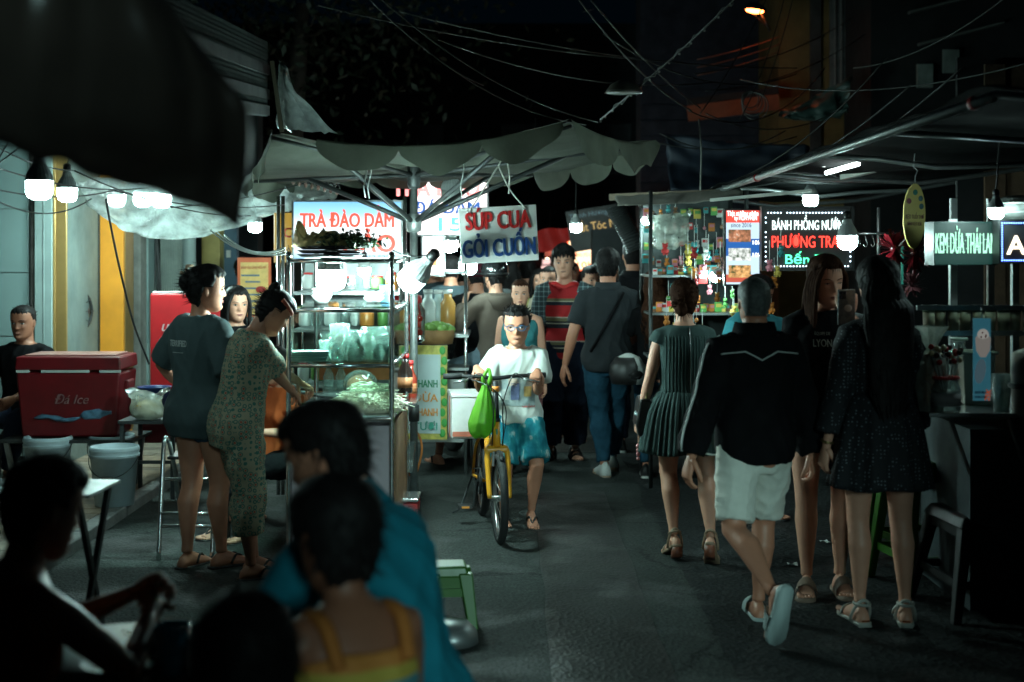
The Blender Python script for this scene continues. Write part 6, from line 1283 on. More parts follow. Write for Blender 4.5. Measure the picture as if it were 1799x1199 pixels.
# strings of small coloured lamps far down the lane
rf = random.Random(5)
for k in range(22):
    Y = rf.uniform(15.5, 27); u = rf.uniform(905, 1075) if k % 3 else rf.uniform(760, 880); v = rf.uniform(405, 470); c = rf.choice(((1,.72,.45), (1,.35,.15), (.8,1,.95), (1,.9,.8)))
    t = thing('party_lamp', 'tiny coloured lamp strung far down the lane above the crowd', 'lamp', P(u, v, Y), 0, 'tiny lamps strung far down the lane')
    MB().ball((0,0,0), .035, 10, 8).build('globe', EM('party_%g_%g' % (c[0], c[1]), c, 6), t, True); MB().cyl((0,0,.03), (0,0,.35), .004, n=5).build('cord', BLACKP, t)
for k, (u0, v0, u1, v1, Y, c, lab) in enumerate(((1062, 448, 1084, 470, 17, (1,.45,.2), 'small orange shop sign beyond the barber sign'), (940, 418, 958, 432, 21, (.9,.25,.2), 'small red shop sign deep in the lane'), (868, 425, 884, 447, 19, (.75,.95,1), 'small white shop sign above the riders'))):
    b_, w, h = lightbox('far_shop_sign', lab, u0, v0, u1, v1, Y, c, .9, .08, DARK, face=EM('far_sign_%d' % k, c, .9)); MB().box((0, -.012, 0), (w*.7, .008, h*.2)).build('stripe', M('far_line', (.2,.12,.14), .6), b_)
# ------------------------------------------------------------------ bicycle
YEL = M('bike_yellow', (.75,.32,.02), .35, var=.12, coat=.4); RUB = M('rubber', (.015,.015,.015), .75, var=.3, bump=.3); BSIL = M('bike_silver', (.5,.5,.5), .3, .9)
bike = thing('bicycle', 'small yellow bicycle pushed by the boy, front wheel towards us', 'bicycle', (GX(847, 8.82), 8.80, 0), PI+.135); WBs = .86
def wheel(y, nm):
    t = bpy.data.objects.new(nm, None); COL.objects.link(t); t.parent = bike; t.location = (0, y, .25)
    MB().torus((0,0,0), .228, .023, (1,0,0), 48, 10).build('tyre', RUB, t, True); MB().torus((0,0,0), .200, .011, (1,0,0), 48, 8).build('rim', BSIL, t, True); MB().cyl((-.045,0,0), (.045,0,0), .016, n=12).build('hub', BSIL, t, True)
    for k in range(20): a = 2*PI*k/20; MB().cyl((.025*(-1)**k, 0, 0), (0, .2*math.cos(a), .2*math.sin(a)), .0016, n=4).build('spoke', BSIL, t)
wheel(0, 'rear_wheel'); wheel(WBs, 'front_wheel')
bbk = V3((0, .36, .27)); hd0, hd1 = V3((0, .735, .52)), V3((0, .70, .66)); stp = V3((0, .22, .56))
MB().tube(catmull([hd0+V3((0,0,.04)), V3((0,.56,.36)), bbk], 6), .021, 12).build('down_tube', YEL, bike, True); MB().tube([bbk, stp], .017, 12).build('seat_tube', YEL, bike, True); MB().cyl(hd0, hd1, .022, n=14).build('head_tube', YEL, bike, True); MB().tube(catmull([hd1-V3((0,0,.05)), V3((0,.46,.50)), V3((0,.25,.44))], 6), .016, 12).build('top_tube', YEL, bike, True)
for sx in (-1, 1):
    MB().tube(catmull([bbk+V3((sx*.03,0,0)), V3((sx*.05,.15,.26)), V3((sx*.055,0,.25))], 5), .010, 8).build('chain_stay', YEL, bike, True); MB().tube(catmull([stp+V3((sx*.02,0,-.03)), V3((sx*.05,.10,.44)), V3((sx*.055,0,.25))], 5), .009, 8).build('seat_stay', YEL, bike, True)
    MB().tube(catmull([hd0+V3((sx*.02,0,.0)), V3((sx*.055,.75,.50)), V3((sx*.058,.79,.40)), V3((sx*.055,WBs,.25))], 6), [.017]*6+[.016]*6+[.015]*6+[.012], 10).build('fork_blade', YEL, bike, True)
MB().box((0,.742,.505), (.13,.05,.03)).build('fork_crown', YEL, bike, bevel=.01)
MB().tube([hd1, V3((0,.685,.75)), V3((0,.675,.89))], [.019,.018,.016], 12).build('stem', BLACKP, bike, True); MB().lathe([(.021,0), (.021,.03)], (0,.682,.83), 12).build('stem_band', M('band_orange', (.7,.22,.03), .4), bike, True)
MB().lathe([(.024,0), (.024,.02)], (0,.699,.66), 12).build('headset', BLACKP, bike, True); MB().box((0,.715,.60), (.012,.05,.045)).build('head_badge', M('badge_green', (.05,.3,.2), .4), bike, bevel=.005)
hbz, hby = .915, .665
MB().tube(catmull([(-.285,hby-.03,hbz), (-.12,hby,hbz), (0,hby+.01,hbz-.01), (.12,hby,hbz), (.285,hby-.03,hbz)], 6), .0115, 10).build('handlebar', BLACKP, bike, True)
for sx in (-1, 1):
    MB().cyl((sx*.19,hby-.012,hbz), (sx*.295,hby-.032,hbz), .017, n=14).build('grip', RUB, bike, True)
    MB().tube([(sx*.15,hby+.01,hbz-.01), (sx*.17,hby+.055,hbz-.015), (sx*.25,hby+.05,hbz-.03)], [.007,.006,.005], 8).build('brake_lever', BSIL, bike, True)
    MB().tube(catmull([(sx*.15,hby+.03,hbz-.01), (sx*.09,hby+.12,hbz+.02), (sx*.03,hby+.13,.78), (sx*.03,.79,.62), (sx*.03,.76,.53)], 7), .0035, 6).build('brake_cable', BLACKP, bike, True)
MB().tube(catmull([(.15,hby+.03,hbz-.01), (.03,hby+.14,hbz-.06), (-.05,hby+.10,.72), (-.03,.6,.45), (-.02,.4,.32)], 7), .0035, 6).build('shift_cable', BLACKP, bike, True)
for sx in (-1, 1): MB().bar((sx*.02,.78,.50), (sx*.028,.80,.42), .012, .02).build('brake_arm', BSIL, bike)
MB().tube(catmull([V3((0, WBs+.255*math.cos(a), .25+.255*math.sin(a))) for a in [1.1, 1.5, 1.9, 2.3, 2.7]], 4), .012, 8).build('mudguard', BLACKP, bike, True)
MB().torus(bbk+V3((.055,0,0)), .075, .006, (1,0,0), 32, 6).build('chainring', IRON, bike, True); MB().lathe([(.02,-.004), (.06,0), (.02,.004)], bbk+V3((.055,0,0)), 20, R=Matrix.Rotation(PI/2, 3, 'Y')).build('spider', IRON, bike, True); MB().bar((.055,.36,.342), (.055,.0,.29), .008, .008).build('chain', IRON, bike); MB().bar((.055,.36,.198), (.055,.0,.21), .008, .008).build('chain', IRON, bike)
for sx, dz in ((1, -1), (-1, 1)):
    e = bbk+V3((sx*.085, .03*dz, .155*dz)); MB().bar(bbk+V3((sx*.07,0,0)), e, .014, .02).build('crank', IRON, bike)
    pd = bpy.data.objects.new('pedal', None); COL.objects.link(pd); pd.parent = bike; pd.location = e+V3((sx*.055,0,0)); MB().box((0,0,0), (.085,.075,.022)).build('cage', BLACKP, pd, bevel=.004); MB().box((0,.039,0), (.045,.004,.012)).build('reflector', M('reflector_orange', (.7,.25,.03), .3), pd)
MB().tube([(0,.36,.27), (.01,.36,.27)], .03, 14).build('bottom_bracket', YEL, bike, True); MB().tube([stp, stp+V3((0,-.03,.14))], .012, 10).build('seat_post', BSIL, bike, True)
MB().loft([[(math.cos(a)*w_, y, z_+math.sin(a)*.022) for a in [2*PI*k/16 for k in range(16)]] for y, w_, z_ in ((.04,.05,.71), (.09,.085,.715), (.16,.07,.71), (.24,.03,.705), (.29,.015,.70))]).build('saddle', BLACKP, bike, True)
MB().box((0,-.06,.50), (.12,.30,.012)).build('rear_rack', IRON, bike)
for sx in (-1, 1): MB().bar((sx*.055,-.1,.50), (sx*.06,0,.26), .01, .01).build('rack_stay', IRON, bike)
MB().tube([(.06,-.02,.24), (.13,-.06,.03), (.18,-.04,.012)], .007, 8).build('kickstand', IRON, bike, True)
fbx = thing('foam_box', 'white foam box with worn red tape carried behind the bicycle handlebar', 'box', (GX(826, 8.72), 8.72, GZ(766, 8.72)), .12)
MB().box((0,0,.125), (.25,.30,.25)).build('box', M('foam_white', (.62,.60,.58), .8, var=.12, vs=12, bump=.3, bs=120), fbx, bevel=.01); MB().box((0,0,.262), (.26,.31,.025)).build('lid', M('foam_white'), fbx, bevel=.006)
MB().box((-.1255,0,.12), (.004,.05,.25)).build('tape', M('tape_red', (.55,.16,.10), .6, var=.4), fbx); MB().box((-.06,-.152,.03), (.12,.004,.03)).build('tape', M('tape_red'), fbx)
gbag = thing('green_bag', 'translucent light green plastic bag hanging from the bicycle handlebar', 'bag', P(843, 768, 8.05)); gbag.location.z += 0
GB = M('bag_green', (.22,.55,.06), .35, var=.3, vs=14, bump=.5, bs=25, trl=.5); rg = []
for i in range(22):
    t = i/21; z = .30*t; r_ = np.interp(t, [0,.06,.25,.5,.75,.9,1], [.03,.062,.075,.062,.042,.026,.02]); rg.append([(r_*math.cos(a)*(1+.10*math.sin(a*5+t*3)+.06*math.sin(a*11+2)*t)+.035*t, r_*.75*math.sin(a)*(1+.10*math.sin(a*4+t*5)+.07*math.sin(a*9)), z+.01*math.sin(a*3)*(1-t)) for a in [2*PI*k/44 for k in range(44)]])
MB().loft(rg).build('bag', GB, gbag, True)
for sx in (-1, 1): MB().tube(catmull([(.035+sx*.012, 0, .29), (.04+sx*.02, .0, .34), (.05, .02, .385)], 5), [.013]*5+[.010]*5+[.008], 8).build('handle', GB, gbag, True)

# ------------------------------------------------------------------ scooter under the riders
sc_ = thing('scooter', 'dark scooter carrying two helmeted riders away from us', 'scooter', (GX(838, 11.05), 11.05, 0), .36)
SBK = M('scooter_dark', (.02,.025,.03), .25, coat=.5)
for y in (-.62, .60):
    t = bpy.data.objects.new('wheel', None); COL.objects.link(t); t.parent = sc_; t.location = (0, y, .26); MB().torus((0,0,0), .21, .05, (1,0,0), 36, 10).build('tyre', RUB, t, True); MB().torus((0,0,0), .15, .018, (1,0,0), 30, 8).build('rim', BSIL, t, True)
    for k in range(5): a = k*2*PI/5; MB().bar((0,0,0), (0, .15*math.cos(a), .15*math.sin(a)), .02, .02).build('rim_spoke', BSIL, t)
MB().loft([[(math.cos(a)*w_, y, z_+math.sin(a)*h_) for a in [2*PI*k/20 for k in range(20)]] for y, w_, z_, h_ in ((-.85,.05,.68,.04), (-.7,.13,.62,.10), (-.4,.16,.56,.15), (-.05,.15,.50,.17), (.15,.10,.36,.10), (.3,.06,.30,.05))]).build('rear_body', SBK, sc_, True)
MB().loft([[(math.cos(a)*w_, y, z_+math.sin(a)*h_) for a in [2*PI*k/20 for k in range(20)]] for y, w_, z_, h_ in ((-.78,.10,.74,.03), (-.5,.14,.76,.05), (-.1,.14,.73,.05), (.12,.09,.68,.04))]).build('seat', BLACKP, sc_, True)
MB().loft([[(x*w_, y+.0, z_) for x, y in ((-1,.36), (0,.44), (1,.36), (1,.32), (0,.38), (-1,.32))] for z_, w_ in ((.30,.12), (.55,.19), (.85,.14), (1.0,.08))]).build('leg_shield', SBK, sc_)
MB().tube([(0,.40,.95), (0,.55,.5), (0,.60,.26)], .03, 10).build('fork', IRON, sc_, True); MB().tube([(-.32,.24,1.02), (-.1,.34,1.03), (.1,.34,1.03), (.32,.24,1.02)], .014, 8).build('handlebar', BLACKP, sc_, True)
for sx in (-1, 1): MB().tube([(sx*.2,.3,1.03), (sx*.27,.26,1.16)], .006, 6).build('mirror_stem', BLACKP, sc_, True); MB().ball((sx*.28,.25,1.2), (.05,.015,.035)).build('mirror', BLACKP, sc_, True)
MB().ball((0,-.86,.62), (.09,.03,.05)).build('tail_light', M('tail_red', (.4,.01,.01), .2), sc_, True); MB().box((0,.1,.27), (.26,.42,.03)).build('footboard', SBK, sc_); MB().tube([(.14,.1,.22), (.17,-.5,.25), (.17,-.75,.30)], [.02,.045,.05], 10).build('exhaust', STEELD, sc_, True); MB().box((0,-.88,.45), (.17,.01,.12)).build('number_plate', WHITEP, sc_)

# ------------------------------------------------------------------ patterned cloth
def stripes_mat(name, stops, z0, z1, rough=.8):
    m = M(name, (.5,.5,.5), rough, var=0); n, l, b = nodes(m); tc = n.new('ShaderNodeTexCoord'); sx = n.new('ShaderNodeSeparateXYZ'); l.new(tc.outputs['Object'], sx.inputs[0])
    mr = n.new('ShaderNodeMapRange'); mr.inputs[1].default_value = z0; mr.inputs[2].default_value = z1; l.new(sx.outputs['Z'], mr.inputs[0]); r = ramp(n, stops); l.new(mr.outputs[0], r.inputs[0]); l.new(r.outputs[0], b.inputs['Base Color']); return m
def floral_mat(name, ground, c1, c2, sc, rough=.8):
    m = M(name, ground, rough, var=0); n, l, b = nodes(m); tc = n.new('ShaderNodeTexCoord'); v = n.new('ShaderNodeTexVoronoi'); v.inputs['Scale'].default_value = sc; v.inputs['Randomness'].default_value = .35; l.new(tc.outputs['Object'], v.inputs['Vector'])
    r = ramp(n, [(0, c1), (.22, ground), (.34, c2), (.50, ground)]); l.new(v.outputs['Distance'], r.inputs[0]); l.new(r.outputs[0], b.inputs['Base Color']); return m
def plaid_mat(name, base, c1, sc):
    m = M(name, base, .85, var=0); n, l, b = nodes(m); tc = n.new('ShaderNodeTexCoord'); out = None
    sx = n.new('ShaderNodeSeparateXYZ'); l.new(tc.outputs['Object'], sx.inputs[0]); acc = []
    for ax in ('X', 'Z', 'Y'):
        mm = n.new('ShaderNodeMath'); mm.operation = 'MULTIPLY'; mm.inputs[1].default_value = sc; l.new(sx.outputs[ax], mm.inputs[0]); fr2 = n.new('ShaderNodeMath'); fr2.operation = 'FRACT'; l.new(mm.outputs[0], fr2.inputs[0]); lt = n.new('ShaderNodeMath'); lt.operation = 'LESS_THAN'; lt.inputs[1].default_value = .22; l.new(fr2.outputs[0], lt.inputs[0]); acc.append(lt)
    ad = n.new('ShaderNodeMath'); l.new(acc[0].outputs[0], ad.inputs[0]); l.new(acc[1].outputs[0], ad.inputs[1]); hf_ = n.new('ShaderNodeMath'); hf_.operation = 'MULTIPLY'; hf_.inputs[1].default_value = .5; l.new(ad.outputs[0], hf_.inputs[0]); r = ramp(n, [(0, base), (.5, c1), (1, tuple(min(1, x*2) for x in c1))], 'LINEAR'); l.new(hf_.outputs[0], r.inputs[0]); l.new(r.outputs[0], b.inputs['Base Color']); return m
def CL_(name, c, rough=.88, **k): return M(name, c, rough, spec=.12, var=k.get('var', .15), vs=k.get('vs', 7), bump=k.get('bump', .15), bs=k.get('bs', 220))
BLK = CL_('cloth_black', (.005,.005,.006)); BLK2 = CL_('cloth_soft_black', (.012,.012,.014)); WHT = CL_('cloth_white', (.60,.62,.58)); JEAN = CL_('denim', (.022,.075,.12), vs=14, var=.35); NAVYC = CL_('cloth_navy', (.012,.017,.032)); CHAR = CL_('polo_charcoal', (.030,.034,.038))
GREYT = CL_('tee_slate', (.075,.105,.11)); TEAL = CL_('shirt_teal', (.012,.19,.26)); CREAMS = CL_('shorts_cream', (.74,.74,.66)); HOOD = CL_('hoodie_taupe', (.13,.10,.082)); TEALT = CL_('tank_teal', (.05,.22,.24)); DENS = CL_('denim_pale', (.16,.22,.26))
DRESS = CL_('dress_green_grey', (.055,.088,.084)); SHB = M('shoe_black', (.014,.013,.013), .45); SHW = M('shoe_white', (.58,.60,.58), .5); SHT = M('shoe_tan', (.30,.20,.13), .5); SHBE = M('slide_beige', (.22,.15,.11), .6); SHBR = M('heel_brown', (.22,.07,.04), .4); SLG = M('slipper_grey', (.36,.44,.43), .6)
REDPOLO = stripes_mat('polo_red_striped', [(0, (.50,.015,.02)), (.06, (.012,.015,.025)), (.12, (.5,.45,.36)), (.135, (.012,.015,.025)), (.17, (.16,.14,.07)), (.21, (.5,.45,.36)), (.225, (.50,.015,.02)), (.40, (.012,.015,.025)), (.46, (.5,.45,.36)), (.475, (.012,.015,.025)), (.50, (.16,.14,.07)), (.545, (.5,.45,.36)), (.56, (.50,.015,.02)), (.72, (.012,.015,.025)), (.77, (.5,.45,.36)), (.785, (.16,.14,.07)), (.82, (.50,.015,.02))], .80, 1.36)
PLAID = plaid_mat('shirt_plaid', (.035,.055,.065), (.14,.19,.20), 26); FLORAL = floral_mat('pyjama_floral', (.36,.31,.21), (.40,.07,.04), (.04,.15,.12), 38); DOTS = floral_mat('dress_dotted', (.005,.006,.009), (.13,.15,.17), (.005,.006,.009), 62)
TIE = CL_('shorts_tiedye', (.012,.14,.19), var=0); n_, l_, b_ = nodes(TIE); tc = n_.new('ShaderNodeTexCoord'); wv_ = n_.new('ShaderNodeTexNoise'); wv_.inputs['Scale'].default_value = 7; wv_.inputs['Detail'].default_value = 6; mp_ = n_.new('ShaderNodeMapping'); mp_.inputs['Scale'].default_value = (3, 3, 1); l_.new(tc.outputs['Object'], mp_.inputs[0]); l_.new(mp_.outputs[0], wv_.inputs[0]); r_ = ramp(n_, [(0, (.008,.06,.09)), (.45, (.012,.15,.20)), (.6, (.03,.24,.28)), (.68, (.45,.52,.5)), (.75, (.02,.18,.22))], 'LINEAR'); l_.new(wv_.outputs[0], r_.inputs[0]); l_.new(r_.outputs[0], b_.inputs['Base Color'])
TANKS = stripes_mat('tank_striped', [(0, (.55,.22,.04)), (.14, (.35,.30,.30)), (.24, (.10,.28,.30)), (.34, (.50,.35,.05)), (.42, (.55,.22,.04)), (.48, (.30,.20,.22)), (.53, (.08,.26,.30)), (.58, (.50,.36,.06)), (.63, (.55,.20,.04))], .45, 1.0)
CAMO = floral_mat('shirt_leaf_print', (.10,.14,.14), (.35,.40,.38), (.03,.05,.06), 16)

def at(u, v_foot): Y = 4048/(v_foot-445); return V3((GX(u, Y), Y, .006))
def atY(u, Y): return V3((GX(u, Y), Y, .006))
def world2local(B, p): return B
def loc(o, rz, w):      # world point -> the figure's own axes
    return Matrix.Rotation(-rz, 3, 'Z')@(V3(w)-V3(o))
def arms(o, rz, r, l): return [loc(o, rz, r) if r is not None else None, loc(o, rz, l) if l is not None else None]

# --- boy pushing the bicycle
o = at(908, 925); rz = PI+.10; o.z = .008
hr_, hl_ = P(838, 652, 8.14), P(944, 658, 8.14)
B = person('boy in white T-shirt and blue glasses pushing the yellow bicycle', o, rz, 1.335, hf=.158, sk='tan', pelvis=(0, -.02, .655), lean=(0, .06), curl=(0, .04), head=(-.14, -.14, .0),
    feet=[(.075, -.05, 0, 0.05, 0), (-.085, .02, .035, .0, .30)], hands=arms(o, rz, hr_+V3((0,.06,.01)), hl_+V3((0,.06,.01))), hdir=[(-.25,.8,-.35), (.25,.8,-.35)], palm=[(0,-.3,-1), (0,-.3,-1)], hcurl=(1.25, 1.25), epole=[(.08,-.5,-1), (-.08,-.5,-1)],
    hair=dict(th=.035, front=.80, side=.52, top=.5, flow='up', tl=.09, tufts=320, rough=.012, ragged=.012), wear=[('top', WHT, dict(sleeve=.72, hem=.50, ease=.022, flare=.022, sl_ease=.006)), ('bottom', TIE, dict(len=.92, ease=.014, flare=.026, name='shorts'))], shoes=('flip', SHB, SHB), kpole=[(.05,1,0), (-.2,1,0)], vox=.008)
g = MB(); T = B.T; sc1 = B.hh
for sx in (-1, 1): g.tube([T@V3(p) for p in [(sx*(.15+.105*math.cos(a)), .455-.05*abs(math.cos(a) if math.cos(a) > 0 else 0), .485+.075*math.sin(a)) for a in [2*PI*k/18 for k in range(19)]]], .011*sc1, 6); g.tube([T@V3((sx*.255,.41,.51)), T@V3((sx*.335,.2,.51)), T@V3((sx*.345,-.05,.50))], .011*sc1, 6)
g.tube([T@V3((-.05,.462,.50)), T@V3((0,.475,.515)), T@V3((.05,.462,.50))], .014*sc1, 6); g.build('glasses', M('glasses_blue', (.012,.10,.20), .3), B.o, True)
def on_chest(B, mat, w, h, zt, yoff, name='chest_print', text_=None, tm=None, size=.05, xoff=0):
    """flat print wrapped on the shirt front (dir +Y) or back (yoff sign) by ray casting on the shirt mesh"""
    sh = B.parts['shirt']; me = sh.data; bvh = BVHTree.FromPolygons([v.co for v in me.vertices], [tuple(p.vertices) for p in me.polygons]); d = V3((0, -1, 0)) if yoff > 0 else V3((0, 1, 0)); sg = 1 if yoff > 0 else -1
    def proj(x, z):
        hit = bvh.ray_cast(V3((x, sg*2, z)), d)[0]; return (hit if hit is not None else V3((x, sg*.12, z)))-d*.004
    if text_:
        m = text(None, text_, (0,0,0), size, tm, width=w, ex=.0, arr=True, bold=.0004*size/.05)
        for v in m.vertices:
            p = proj(xoff+(v.co.x*(-1 if sg > 0 else 1)), zt+v.co.z); v.co = p
        ob = bpy.data.objects.new('lettering', m); COL.objects.link(ob); ob.parent = sh
    else:
        mb = MB(); mb.grid(lambda a, b: proj(xoff+(a-.5)*w, zt+(b-.5)*h), 20, 20); mb.build(name, mat, sh, True)
PR = M('print_patch', (.30,.36,.36), .7, var=.5, vs=18)
on_chest(B, PR, .20, .17, .80, 1); 
for q, (x, z, c, w_, h_) in enumerate(((.02, .80, (.10,.12,.22), .05, .10), (.035, .855, (.55,.42,.34), .05, .045), (-.055, .80, (.45,.30,.10), .045, .06), (.075, .78, (.40,.42,.40), .04, .06))): on_chest(B, M('prt%d' % q, c, .7, var=.4, vs=40), w_, h_, z, 1, xoff=x, name='print_shape'); B.parts['shirt'].children[-1].location = (0, .003, 0)
on_chest(B, None, .075, 0, .715, 1, text_='Gia Bảo', tm=INKRED, size=.03, xoff=-.06)

# --- man in red striped polo and open plaid shirt
o = at(992, 806); rz = PI-.12
B = person('man in red striped polo and open plaid shirt walking towards us', o, rz, 1.69, sk='light', bulk=.92, pelvis=(0, 0, .865), feet=[(.11, .06, 0, -.25, 0), (-.08, -.02, 0, .2, 0)], head=(.02, -.03, .05), hair=dict(th=.075, front=.70, side=.46, back=.10, top=.7, flow='fringe', tufts=340, tl=.22, rough=.03, ragged=.05),
    wear=[('top', REDPOLO, dict(hem=.48, ease=.012, sleeve=.3, neck=.826)), ('bottom', NAVYC, dict(len=1.88, ease=.018, flare=.022)), ('collar', INKRED, dict(h=.012, r=.05))], shoes=('sandal', SHB, SHB), hands=[(.26, .04, .78), (-.25, .06, .80)], vox=.009)
def open_shirt(B, mat, gap=.062, hem=.46, ease=.036, sleeve=.95, name='overshirt'):
    """shirt worn open: torso rings that stop short of the front, plus loose sleeves"""
    U = B.U; mb = MB(); rings = []; n = 40
    for i in range(17):
        t = hem+(.83-hem)*i/16; c = B.sp(t); s, f, d = B.fr(t); a_ = np.interp(t, [.45,.55,.62,.73,.80,.83], [.112,.108,.098,.112,.104,.055])*U+ease; b_ = np.interp(t, [.45,.55,.62,.73,.80,.83], [.075,.07,.066,.07,.058,.045])*U+ease
        ga = gap*U/a_*2.2*(1.25-.25*math.cos(i)); r = []
        for k in range(n+1):
            a = PI/2+ga+(2*PI-2*ga)*k/n; w_ = 1+.03*math.sin(a*7+i*.5); r.append(c+s*a_*math.cos(a)*w_+f*b_*math.sin(a)*w_)
        rings.append(r)
    mb.loft(rings, False, closed=False)
    for i in range(2):
        s, e, w = B.SH[i], B.EL[i], B.WR[i]; mb.tube([s.lerp(B.sp(.79), .35)+V3((0,0,.012)), s+V3((0,0,-.012)), s.lerp(e, .35), s.lerp(e, .7), s.lerp(e, sleeve)], [.046*U, .05*U, .045*U, .043*U, .045*U], 18, cap=False)
    return mb.build(name, mat, B.o, True, solid=.004)
open_shirt(B, PLAID)

# --- dark polo man in jeans, walking away
o = at(1068, 836); rz = .05
B = person('man in charcoal polo and blue jeans walking away, strap across his back', o, rz, 1.66, sk='tan', bulk=1.06, pelvis=(0, 0, .855), feet=[(.06, .22, .02, -.1, .0), (-.03, -.05, 0, .12, .0)], head=(-.25, .0, 0), hands=[(.17, .26, .92), (-.31, .02, .80)], hcurl=(.8, .35),
    hair=dict(th=.055, front=.78, side=.48, back=.16, top=.6, flow='down', tl=.14, tufts=260, rough=.02), wear=[('top', CHAR, dict(hem=.47, ease=.016, sleeve=.78, flare=.012)), ('bottom', JEAN, dict(len=1.92, ease=.012, flare=.004)), ('collar', CHAR, {})], shoes=('sneaker', SHW, SHT), vox=.009)
def strap(B, a, b, mat=BLK, r=.011, name='strap', back=True, infl=.03):
    pts = []
    for i in range(9):
        k = i/8; t = a[0]+(b[0]-a[0])*k; x = a[1]+(b[1]-a[1])*k; c = B.sp(t); s, f, d = B.fr(t); hw = .105*B.U+.01; dy = (.07*B.U+infl)*math.sqrt(max(.05, 1-min(1, (x/hw)**2)*.8)); pts.append(c+s*x+f*(-dy if back else dy))
    MB().tube(catmull(pts, 3), r, 6).build(name, mat, B.o, True)
strap(B, (.82, .10), (.56, -.14)); 
m_ = MB(); m_.tube([B.T@V3((.335,.0,.50)), B.T@V3((.33,.16,.34)), B.T@V3((.26,.32,.22))], .0028, 5); m_.grid(lambda a, b: B.T@V3((.34*math.cos(PI/2+(a-.5)*2.3), .03+.42*math.sin(PI/2+(a-.5)*2.3), .03+.30*b)), 14, 5); m_.build('face_mask', M('mask_blue', (.45,.55,.58), .8), B.o, True)
# --- tall dark man ahead of him
o = atY(1113, 11.6); B = person('tall man in black shirt with cropped hair seen from behind', o, -.05, 1.73, sk='tan', bulk=1.1, hair=dict(th=.022, front=.8, side=.52, back=.2, tufts=0, rough=.006), hairm=HAIR_BLACK, wear=[('top', BLK2, dict(hem=.47, ease=.02)), ('bottom', NAVYC, dict(len=1.92, ease=.015)), ('collar', BLK2, {})], shoes=('sneaker', SHB, SHW), face=False)
# --- wavy haired woman
o = at(1152, 838); rz = -.15
B = person('woman with long wavy brown hair in black walking away', o, rz, 1.50, fem=True, sk='tan', pelvis=(0, 0, .78), feet=[(.05, .2, 0, -.1, 0), (-.07, -.02, 0, .05, 0)], hands=[(.2, .16, .85), (-.24, .20, .86)], hair=dict(th=.06, front=.75, side=.4, back=0, long=1.5, wavy=.09, fwd=-.2, tufts=120, ears=False), hairm=HAIR_BROWN, wear=[('top', BLK, dict(hem=.48, sleeve=.7)), ('bottom', JEAN, dict(len=1.9))], shoes=('sneaker', SHB, SHW), face=False)
hm = thing('white_helmet', 'white and black motorbike helmet hooked on the wavy haired woman arm', 'helmet', P(1104, 652, 10.1), .3); MB().lathe([(.11,-.09), (.125,-.03), (.12,.04), (.08,.10), (.02,.125)], n=28).build('shell', SHW, hm, True); MB().lathe([(.112,-.09), (.128,-.03), (.124,.04), (.083,.10)], (-.012,.0,0), 28, sx=.98).build('trim', SHB, hm, True) ; MB().ball((.0,-.06,-.02), (.09,.075,.06)).build('visor', M('visor', (.02,.02,.02), .1), hm, True)
# --- pleated dress woman
o = at(1202, 980); rz = .08
B = person('woman in pleated grey-green dress and heeled sandals walking away', o, rz, 1.445, fem=True, sk='light', pelvis=(0, 0, .79), feet=[(.10, -.20, .07, -.3, .75), (-.055, .0, .05, .06, .40)], kpole=[(.3,1,0), (-.05,1,0)], hands=[(.17, .25, .78), (-.235, .05, .70)], hcurl=(.8, .9), head=(-.18, -.05, 0),
    hair=dict(th=.06, front=.78, side=.42, back=.10, bun=(-.08, -.42, .22, .17), flow='back', tufts=240, tl=.2, rough=.025), hairm=HAIR_BROWN, wear=[('top', DRESS, dict(hem=.575, sleeve=.16, ease=.016, flare=.05, wr=.004, name='bodice')), ('skirt', DRESS, dict(t0=.60, z1=.56, pleats=46, flare=.075))], shoes=('heel', SHT, SHBR, .055), face=False, vox=.009)
m_ = MB()
bod = B.parts['bodice'].data; bvh = BVHTree.FromPolygons([v.co for v in bod.vertices], [tuple(p.vertices) for p in bod.polygons])
for k in range(15):
    x = -.11+k*.0157; pts = []
    for i in range(14):
        z = B.sp(.59).z+(B.sp(.80).z-B.sp(.59).z)*i/13; h_ = bvh.ray_cast(V3((x, -1, z)), V3((0,1,0)))[0]
        if h_ is not None and h_.y < .03: pts.append(h_+V3((0,.001,0)))
    if len(pts) > 3: m_.tube(pts, .0042, 5)
m_.build('pleat', DRESS, B.o, True)
zp = [bvh.ray_cast(V3((.012, -1, B.sp(.575).z+(B.sp(.83).z-B.sp(.575).z)*i/12)), V3((0,1,0)))[0] for i in range(13)]; MB().tube([p+V3((0,-.004,0)) for p in zp if p is not None], .0028, 5).build('zip', STEEL, B.o, True)
w_, f_, n2, s2_ = B.HF[1]; MB().torus(w_-f_*.02, .030, .010, f_, 20, 8).build('wristwatch', M('watch_grey', (.30,.36,.36), .3), B.o, True)
hbag = thing('black_handbag', 'black leather handbag on a gold chain at the pleated dress woman side', 'handbag', o+Matrix.Rotation(rz, 3, 'Z')@V3((-.20, .10, .0))); MB().loft([[(x*w2, y*.13, z) for x, y in ((-1,-1),(1,-1),(1,1),(-1,1))] for z, w2 in ((.64,.04), (.70,.05), (.84,.03))]).build('bag', M('leather_black', (.012,.012,.012), .3), hbag, bevel=.015); MB().tube(catmull([(0,-.10,.83), (.04,-.10,1.0), (.10,-.06,1.17), (.10,.05,1.15), (.03,.10,.9)], 8), .006, 6).build('chain', M('chain_gold', (.45,.33,.15), .3, .9), hbag, True)
ph = thing('phone_charm', 'pink bead charm and phone dangling from the pleated dress woman hand', 'phone charm', o+Matrix.Rotation(rz, 3, 'Z')@(B.WR[1]+V3((0,.03,-.10)))); MB().box((0,.01,.0), (.012,.07,.12)).build('phone', M('phone_case', (.25,.12,.08), .3), ph, bevel=.004)
